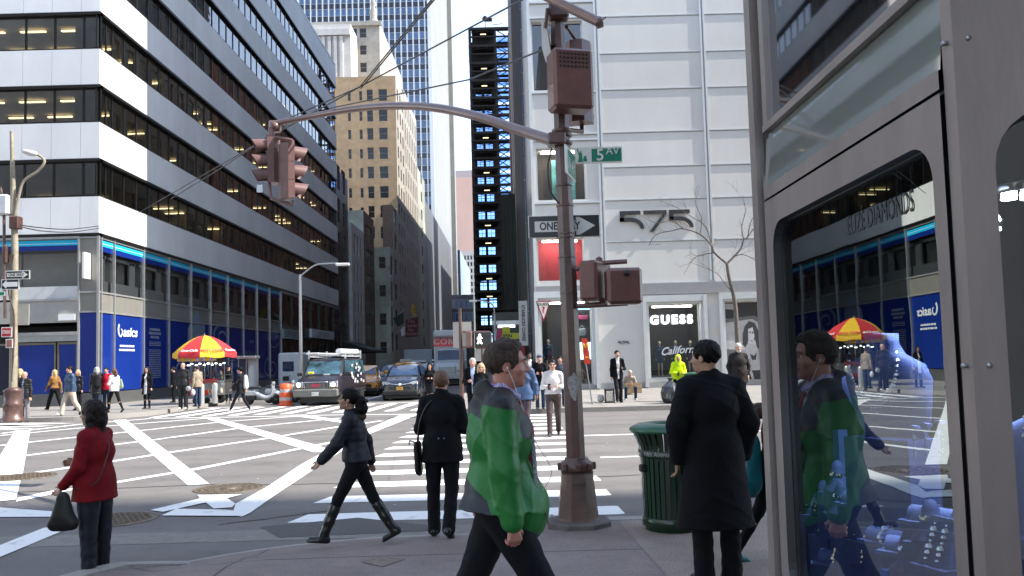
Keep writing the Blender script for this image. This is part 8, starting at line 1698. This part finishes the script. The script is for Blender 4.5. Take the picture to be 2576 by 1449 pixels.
# ---- man in short black coat, back view, messenger bag ----
def bextra(e, J):
    bag_sdf(e, 'messenger_bag', mat('black_bag_leather', (.01, .009, .009)), [('f', (-.27, .06, .97), (-.25, .03, .70), .055, .06, ((1, 0, 0), .6), .02), ('f', (-.27, -.06, .97), (-.25, -.05, .72), .055, .06, ((1, 0, 0), .6), .02)], res=.01); strap(e, [(-.27, .0, 1.0), (-.22, -.06, 1.25), (-.12, -.06, 1.44), (.02, .02, 1.5)], .012)
    strap(e, [(-.28, .02, 1.0), (-.36, .03, 1.02), (-.37, .05, .98)], .008)
    for s_ in (-.03, .03): m_ = MB(); m_.lathe((s_ + .02, -.165, 1.06), [(0, 0), (.008, 0), (0, .004)], 8, M=Matrix.Rotation(rad(90), 3, 'X')); m_.build('coat_button', STEEL, e)
bp2 = P(1121, 1200, 8.85)
person((bp2.x, 8.5, .04), rad(-4), 'man with short auburn hair and black coat seen from behind, messenger bag on his left', H=1.62, girth=1.12, lean=.06, legs=(((.02, .05, -1), (.0, .0, -1), 0), ((.0, -.02, -1), (-.05, -.35, -1), -.45)), arms=('hold', 'hold'), head=(.0, -.35, 0), skin=SK1, hair=('short', 'auburn', .008), res=.009,
       top=dict(m=C_BLK, hem=.80, flare=.035, sleeve=(.074, .066, .05), o=.03, collar=.07, fold=.006), bottom=dict(m=C_TR, r=(.098, .072, .068, .07), fold=.006), shoes=SHOE, extra=bextra)
# ---- man in long black overcoat ----
oq = P(1800, 1200, 6.0)
person((oq.x, 6.05, .15), rad(14), 'man in a long black overcoat seen from behind, beside the green litter basket', H=1.70, girth=1.16, legs=('stand', 'stand'), arms=('akimbo', 'akimbo'), head=(.62, .0, 0), skin=SK3, hair=('short', 'black', .012), res=.008,
       top=dict(m=C_BLK, hem=.42, flare=.08, sleeve=(.086, .080, .062), o=.04, collar=.05, fold=.006), bottom=dict(m=C_TR, r=(.095, .075, .072, .075), fold=.006), shoes=SHOE)
# ---- person with teal backpack ----
TEAL = cloth('teal_backpack_nylon', (.0, .14, .18), .5, var=.15, bump=.4, bscale=20)
def textra(e, J):
    bag_sdf(e, 'backpack', TEAL, [('f', (0, -.25, 1.10), (0, -.28, .78), .13, .165, ((0, 1, 0), .70), .06), ('e', (0, -.35, .80), (.12, .08, .13), None, .05)], res=.010, disp=lambda X, Y, Z: .006 * np.sin(X * 30 + Z * 22) * np.sin(Y * 35))
    m_ = MB(); m_.tube([(-.09, -.42, .84), (0, -.44, .83), (.09, -.42, .84)], .006, 5); m_.build('zip', BLACK, e); s = SDF(.01); s.chain([(-.12, -.02, 1.44), (0, -.15, 1.42), (.12, -.02, 1.44)], [.05, .07, .05], k=.03); s.disp = lambda X, Y, Z: .010 * np.sin(X * 140) * np.sin(Y * 130) * np.sin(Z * 150); sdf_obj('fur_hood', s, FUR, e)
tq = P(1962, 1200, 6.55)
person((tq.x, 6.6, .15), rad(-88), 'person with a teal backpack, brown coat and turquoise trainers, half hidden by the shopfront', H=1.45, girth=1.1, lean=.05, legs=('rwide', 'fwide'), arms=('hang', 'hang'), hair=('long', 'auburn', .014), skin=SK1, res=.010, female=True, top=dict(m=cloth('rust_brown_coat', (.085, .026, .018), .8), hem=.82, o=.03), bottom=dict(m=C_TR, r=(.085, .058, .05, .042)), shoes=cloth('turquoise_trainer', (.06, .22, .24), .5, var=.5, scale=25), extra=textra)
# ---- man in white shirt crossing ----
def phone(e, J, side=1):
    m_ = MB(); c = J['wr%d' % side] + J['fd%d' % side] * .10; m_.cbox(V(c), (.035, .012, .07), 0, .3, .006); m_.build('mobile_phone', BLACK, e)
wsq = P(1392, 1000, 19.4)
person((wsq.x, 19.4, 0), rad(176), 'man in a white shirt and brown trousers walking towards the viewer on the crossing', H=1.76, girth=1.06, legs=('rear', 'front'), arms=('hold', 'hold'), skin=SK1, hair=('short', 'dark'), res=.012, glasses=True, eyes=True, top=dict(m=C_WH, hem=.96, flare=.0, sleeve=(.062, .056, .046), o=.018, name='shirt', cuff=.8, collar=.03, fold=.006), bottom=dict(m=C_BR), shoes=SHOE, extra=lambda e, J: phone(e, J))
bj = P(1318, 1000, 20.5); BLJ = cloth('steel_blue_windbreaker', (.055, .10, .21), .45, var=.25, scale=6)
person((bj.x, 20.5, 0), rad(-12), 'man in a blue windbreaker and dark beanie walking away beside the white shirted man', H=1.86, girth=1.12, legs=('front', 'rear'), arms=('hang', ((.3, .05, -1), (.1, .05, -1))), skin=SK3, hair=('beanie', cloth('charcoal_beanie', (.02, .02, .02), .9)), res=.012, top=dict(m=BLJ, hem=.76, flare=.03, sleeve=(.08, .07, .055), o=.035, fold=.010, collar=.05), bottom=dict(m=cloth('grey_purple_trousers', (.06, .05, .065), .8)), shoes=SHOE)
# ---- the rest of the street ----
def far(x, y, z, rz, label, Y=None, **k):
    p = G(x, y, z) if Y is None else P(x, 950, Y); Yv = Y or p.y
    return person((P(x, y, Yv).x, Yv, z), rad(rz), label, res=k.pop('res', .015), **k)
SUIT = dict(m=[C_DARK, C_WH], hem=.80, matfn=vest(.03, .075), collar=.04); JK = lambda m, **k: dict(m=m, **k)
far(1192, 1050, 0, 180, 'white haired man in a dark suit and lanyard walking behind the green jacket man', Y=24, H=1.86, hair=('short', 'grey'), legs=('front', 'rear'), arms=('hang', 'hold'), top=dict(m=[C_BLK, cloth('pale_blue_shirt', (.35, .42, .60), .8)], hem=.80, matfn=vest(.02, .06), collar=.03), bottom=dict(m=C_DARK), shoes=SHOE)
far(1213, 1050, 0, 180, 'blond woman in a black coat and sunglasses beside the white haired man', Y=23.4, H=1.70, female=True, hair=('long', 'blond', .014), glasses='dark', legs=('rear', 'front'), arms=('hold', 'hang'), top=dict(m=C_BLK, hem=.7, collar=.03), bottom=dict(m=C_TR), shoes=SHOE)
far(1083, 1020, 0, 184, 'woman in sunglasses with a black jacket, skirt and bare legs near the dark car', Y=33.5, H=1.74, female=True, hair=('long', 'black', .012), glasses='dark', legs=('front', 'rear'), arms=('hold', 'hold'), top=dict(m=C_BLK, hem=.84, fold=.006), bottom=dict(m=C_DARK, skirt=.75), shoes=SHOE, extra=lambda e, J: bag_sdf(e, 'handbag', SHOE, [('f', (.30, .02, .98), (.30, .02, .82), .10, .13, ((1, 0, 0), .5), .03)]))
far(1360, 1028, .15, 178, 'man in a navy cap and black jacket waiting behind the white shirted man', H=1.74, hair=('cap', cloth('navy_cap', (.03, .05, .11), .8)), arms=('hold', 'hold'), top=JK(C_BLK, hem=.8), bottom=dict(m=C_JEAN), shoes=SHOE)
far(1412, 1022, .15, 178, 'person in a dark blue quilted jacket just left of the signal pole, far kerb', H=1.68, hair=('short', 'dark'), top=JK(cloth('slate_quilted', (.03, .04, .07), .6), hem=.8, quilt=40), bottom=dict(m=C_JEAN), shoes=SHOE)
far(1335, 1010, .15, 178, 'dark skinned man in a black coat and white collar at the far corner', H=1.86, skin=mat('deep_skin', (.10, .055, .038), .45), hair=('short', 'black', .004), top=SUIT, bottom=dict(m=C_TR), shoes=SHOE)
far(1312, 1008, .15, 182, 'person in a dark hooded coat at the far corner, behind the blue windbreaker', H=1.78, hair=('short', 'dark'), top=JK(C_DARK, hem=.75), bottom=dict(m=C_TR), shoes=SHOE)
far(1283, 1006, .15, 180, 'bald man at the far corner, glimpsed beside the green jacket man', H=1.82, hair=('none', 'dark'), top=JK(C_DARK, hem=.8), bottom=dict(m=C_TR), shoes=SHOE)
far(1556, 1012, .15, 186, 'bearded man in a black coat and white shirt looking at his phone by the store', H=1.84, hair=('short', 'dark'), arms=('hold', 'hang'), legs=('mid', 'front'), res=.013, top=dict(m=[C_BLK, C_WH], hem=.80, matfn=vest(.03, .06), collar=.06), bottom=dict(m=C_DARK), shoes=SHOE, extra=lambda e, J: (phone(e, J, 0), bag_sdf(e, 'beard', HAIR['auburn'], [('e', J['Hd'](0, .055, -.085), (.045, .035, .035), None, .02)], res=.009)))
far(1584, 995, .15, 180, 'crouching person in a pale hooded top behind a cardboard sheet', Y=31.9, H=1.60, lean=.45, legs=('squat', 'squat'), arms=('chest', 'chest'), hair=('beanie', cloth('pale_hood', (.42, .38, .33), .9), .02), top=JK(cloth('beige_hoodie', (.38, .33, .28), .85), hem=.2), bottom=dict(m=C_JEAN), shoes=SHW)
YEL_ = cloth('fluorescent_yellow_nylon', (.62, .85, .0), .5, var=.1, scale=6)
def yhood(t, J): H_ = J['Hd']; t.ell(H_(0, -.03, .035), (.115, .13, .125), J['R'], k=.03); t.cone(J['nb'], H_(0, -.03, -.05), .10, .10, k=.04); t.ell(H_(0, .10, -.01), (.062, .07, .085), J['R'], k=.02, op='-')
far(1708, 1018, .15, 182, 'man hooded in fluorescent yellow bent over his phone in front of the store', Y=30.2, H=1.72, lean=.22, legs=(((.2, .55, -.8), (.1, -.3, -1), 0), ((.25, .6, -.8), (-.1, -.3, -1), 0)), arms=('hold', 'hold'), head=(0, -.3, 0), hair=('none', 'dark'), skin=SK3, res=.013, top=JK(YEL_, hem=.72, o=.05, sleeve=(.085, .08, .06), add=(yhood,), fold=.012), bottom=dict(m=C_BLK), shoes=SHOE, extra=lambda e, J: phone(e, J))
far(1862, 1005, .15, 178, 'white bearded man in a pale knit cap and dark coat behind the overcoat man', Y=25.0, H=1.90, girth=1.15, hair=('beanie', cloth('pale_knit_cap', (.62, .56, .52), .9, var=.2, scale=30)), arms=('pocket', 'pocket'), res=.013, top=JK(cloth('black_brown_coat', (.025, .02, .02), .7), hem=.7, o=.04, collar=.07), bottom=dict(m=C_DARK), shoes=SHOE, extra=lambda e, J: bag_sdf(e, 'beard', cloth('white_beard', (.62, .58, .54), .9), [('e', J['Hd'](0, .06, -.085), (.05, .04, .05), None, .02)], res=.009))
# left pavement
far(62, 1062, 0, 178, 'bald man in a black puffer jacket on the phone at the far left crossing', H=1.80, hair=('none', 'grey'), glasses=True, arms=('hang', 'ear'), legs=('stand', 'mid'), res=.013, top=dict(m=[cloth('black_puffer', (.012, .012, .013), .4), cloth('grey_blue_shirt', (.16, .19, .27), .8)], hem=.82, quilt=35, fold=.01, o=.04, matfn=vest(.06, .02)), bottom=dict(m=cloth('mid_grey_trousers', (.22, .21, .22), .8)), shoes=SHOE)
far(49, 1050, .15, 20, 'blond woman hidden behind the bald man on the phone, far left', Y=31.5, H=1.76, female=True, hair=('bob', 'blond'), top=JK(C_DARK, hem=.8), bottom=dict(m=C_TR), shoes=SHOE)
far(137, 1031, .15, 60, 'blond woman in a caramel brown top striding left by the office doors', H=1.76, female=True, hair=('bob', 'blond', .02), legs=('fwide', 'rwide'), arms=('fwd', 'back'), top=JK(cloth('caramel_knit', (.24, .12, .035), .85), hem=.93, o=.014), bottom=dict(m=C_TR, r=(.1, .075, .075, .07)), shoes=SHOE, extra=lambda e, J: bag_sdf(e, 'scarf_tail', C_BR, [('f', (.16, -.05, 1.0), (.2, -.08, .72), .06, .09, ((1, 0, 0), .4), .02)]))
far(176, 1045, .15, 140, 'stout man in a navy jacket and cream trousers walking on the left pavement', H=1.84, girth=1.22, depth=1.15, hair=('short', 'dark'), legs=('rear', 'front'), arms=('hang', 'hang'), res=.013, top=JK(cloth('navy_blue_jacket', (.035, .065, .125), .5), hem=.84, o=.035, collar=.05, fold=.008), bottom=dict(m=cloth('cream_chinos', (.50, .44, .36), .85), r=(.105, .085, .08, .075)), shoes=SHW)
far(196, 1031, .15, 175, 'woman half hidden right behind the stout man in the navy jacket', H=1.68, female=True, hair=('long', 'blond'), top=JK(C_NAVY, hem=.8), bottom=dict(m=C_DARK), shoes=SHOE)
def bpk(m): return lambda e, J: bag_sdf(e, 'backpack', m, [('f', (0, -.20, 1.33), (0, -.22, 1.02), .12, .15, ((0, 1, 0), .62), .05)], res=.014)
far(243, 1031, .15, 30, 'white haired person in a long black puffer coat with a black backpack', H=1.80, hair=('bob', 'grey'), legs=('front', 'rear'), res=.014, top=JK(cloth('black_puffer', (.012, .012, .013)), hem=.62, quilt=30, fold=.012, o=.05), bottom=dict(m=C_JEAN), shoes=SHOE, extra=bpk(C_DARK))
far(268, 1030, .15, 178, 'person in a bright red scarf between the black puffer coat and the white top', H=1.74, hair=('short', 'dark'), top=JK(cloth('crimson_fleece', (.45, .01, .03), .8), hem=.84), bottom=dict(m=C_JEAN), shoes=SHW)
far(287, 1037, .15, 62, 'woman in a white top and black leggings striding away with a green bag', H=1.72, female=True, hair=('pony', 'auburn'), legs=('front', 'rwide'), arms=('hold', 'hang'), res=.013, top=JK(C_WH, hem=.84, o=.02, fold=.006), bottom=dict(m=C_TR, r=(.088, .056, .05, .038)), shoes=SHOE, extra=lambda e, J: (bag_sdf(e, 'shoulder_bag', cloth('pale_green_bag', (.30, .42, .26), .7), [('f', (.26, -.05, 1.25), (.27, -.08, 1.02), .07, .11, ((1, 0, 0), .45), .03)])))
far(370, 1028, .15, 176, 'woman in a long black coat and sunglasses standing against the blue shopfront', H=1.72, female=True, hair=('long', 'dark', .008), glasses='dark', res=.013, top=dict(m=[C_BLK, C_WH], hem=.62, flare=.05, matfn=vest(.065, .03)), bottom=dict(m=C_TR, r=(.085, .056, .05, .04)), shoes=SHOE)
far(437, 1012, .15, 100, 'dark figure standing in the shade left of the uniformed officer', H=1.70, hair=('short', 'dark'), top=JK(C_BLK, hem=.75), bottom=dict(m=C_TR), shoes=SHOE)
POL = cloth('black_uniform', (.009, .009, .010), .6)
far(461, 1028, .15, 178, 'bald officer in black uniform and dark glasses standing left of the food cart', H=1.84, girth=1.10, hair=('none', 'dark'), glasses='dark', arms=('hang', 'hang'), res=.013, top=JK(POL, hem=.90, o=.03, collar=.04), bottom=dict(m=POL, r=(.1, .08, .08, .08)), shoes=SHW, extra=lambda e, J: bag_sdf(e, 'cap_in_hand', mat('grey_helmet', (.3, .3, .32), .4), [('e', J['wr0'] + np.array((0, .05, -.12)), (.10, .08, .10), None, .03)]))
far(497, 1022, .15, 60, 'customer in a tan jacket at the left side of the food cart', H=1.72, hair=('short', 'brown'), top=JK(cloth('tan_jacket', (.30, .24, .17), .8), hem=.84), bottom=dict(m=C_JEAN), shoes=SHOE, extra=lambda e, J: bag_sdf(e, 'plastic_bag', cloth('white_carrier', (.6, .6, .62), .6), [('e', (-.22, .02, .62), (.10, .09, .14), None, .04)]))
far(606, 1036, 0, 88, 'person in a black hooded coat with a white backpack walking left past the food cart', H=1.78, hair=('short', 'black', .014), legs=('fwide', 'rear'), arms=('fwd', 'back'), res=.013, top=JK(C_DARK, hem=.72, o=.04, add=(hood,)), bottom=dict(m=C_DARK, r=(.09, .062, .055, .05)), shoes=SHW, extra=bpk(cloth('white_backpack', (.6, .6, .6), .7, var=.3, scale=20)))
far(575, 1003, .15, 0, 'cook standing in the shade behind the food cart', Y=41, H=1.7, hair=('cap', C_BLK), top=JK(C_DARK, hem=.9), bottom=dict(m=C_TR), shoes=SHOE)
# mannequins in the shop windows
def manq(x, y, Y, label, m, hem, skirt=None, **k): return person((P(x, 900, Y).x, Y, .75 if x > 1500 else 1.0), rad(180), label, H=k.pop('H', 1.78), female=True, skin=MANQ, hair=('none', 'dark'), legs=('stand', 'mid'), arms=('hang', 'hang'), res=.016, top=dict(m=m, hem=hem, o=.014), bottom=dict(m=m if skirt else C_JEAN, skirt=skirt or .35), shoes=MANQ, cat='mannequin', name='mannequin', group='mannequins in the store windows', **k)
DEN = cloth('denim_blue', (.05, .10, .17), .85)
manq(1660, 900, BY + 1.0, 'mannequin in a grey blue denim dress, leftmost under the lit letters', DEN, .80, .5); manq(1700, 900, BY + 1.2, 'mannequin in a blue jacket in the middle of the three', cloth('blue_jacket', (.03, .05, .11), .8), .95); manq(1738, 900, BY + 1.2, 'mannequin in a black jacket and denim shorts, rightmost of three', C_BLK, .98)
manq(1380, 900, BY + .9, 'mannequin in a denim shirt and dark skirt in the corner shop window', DEN, .95)
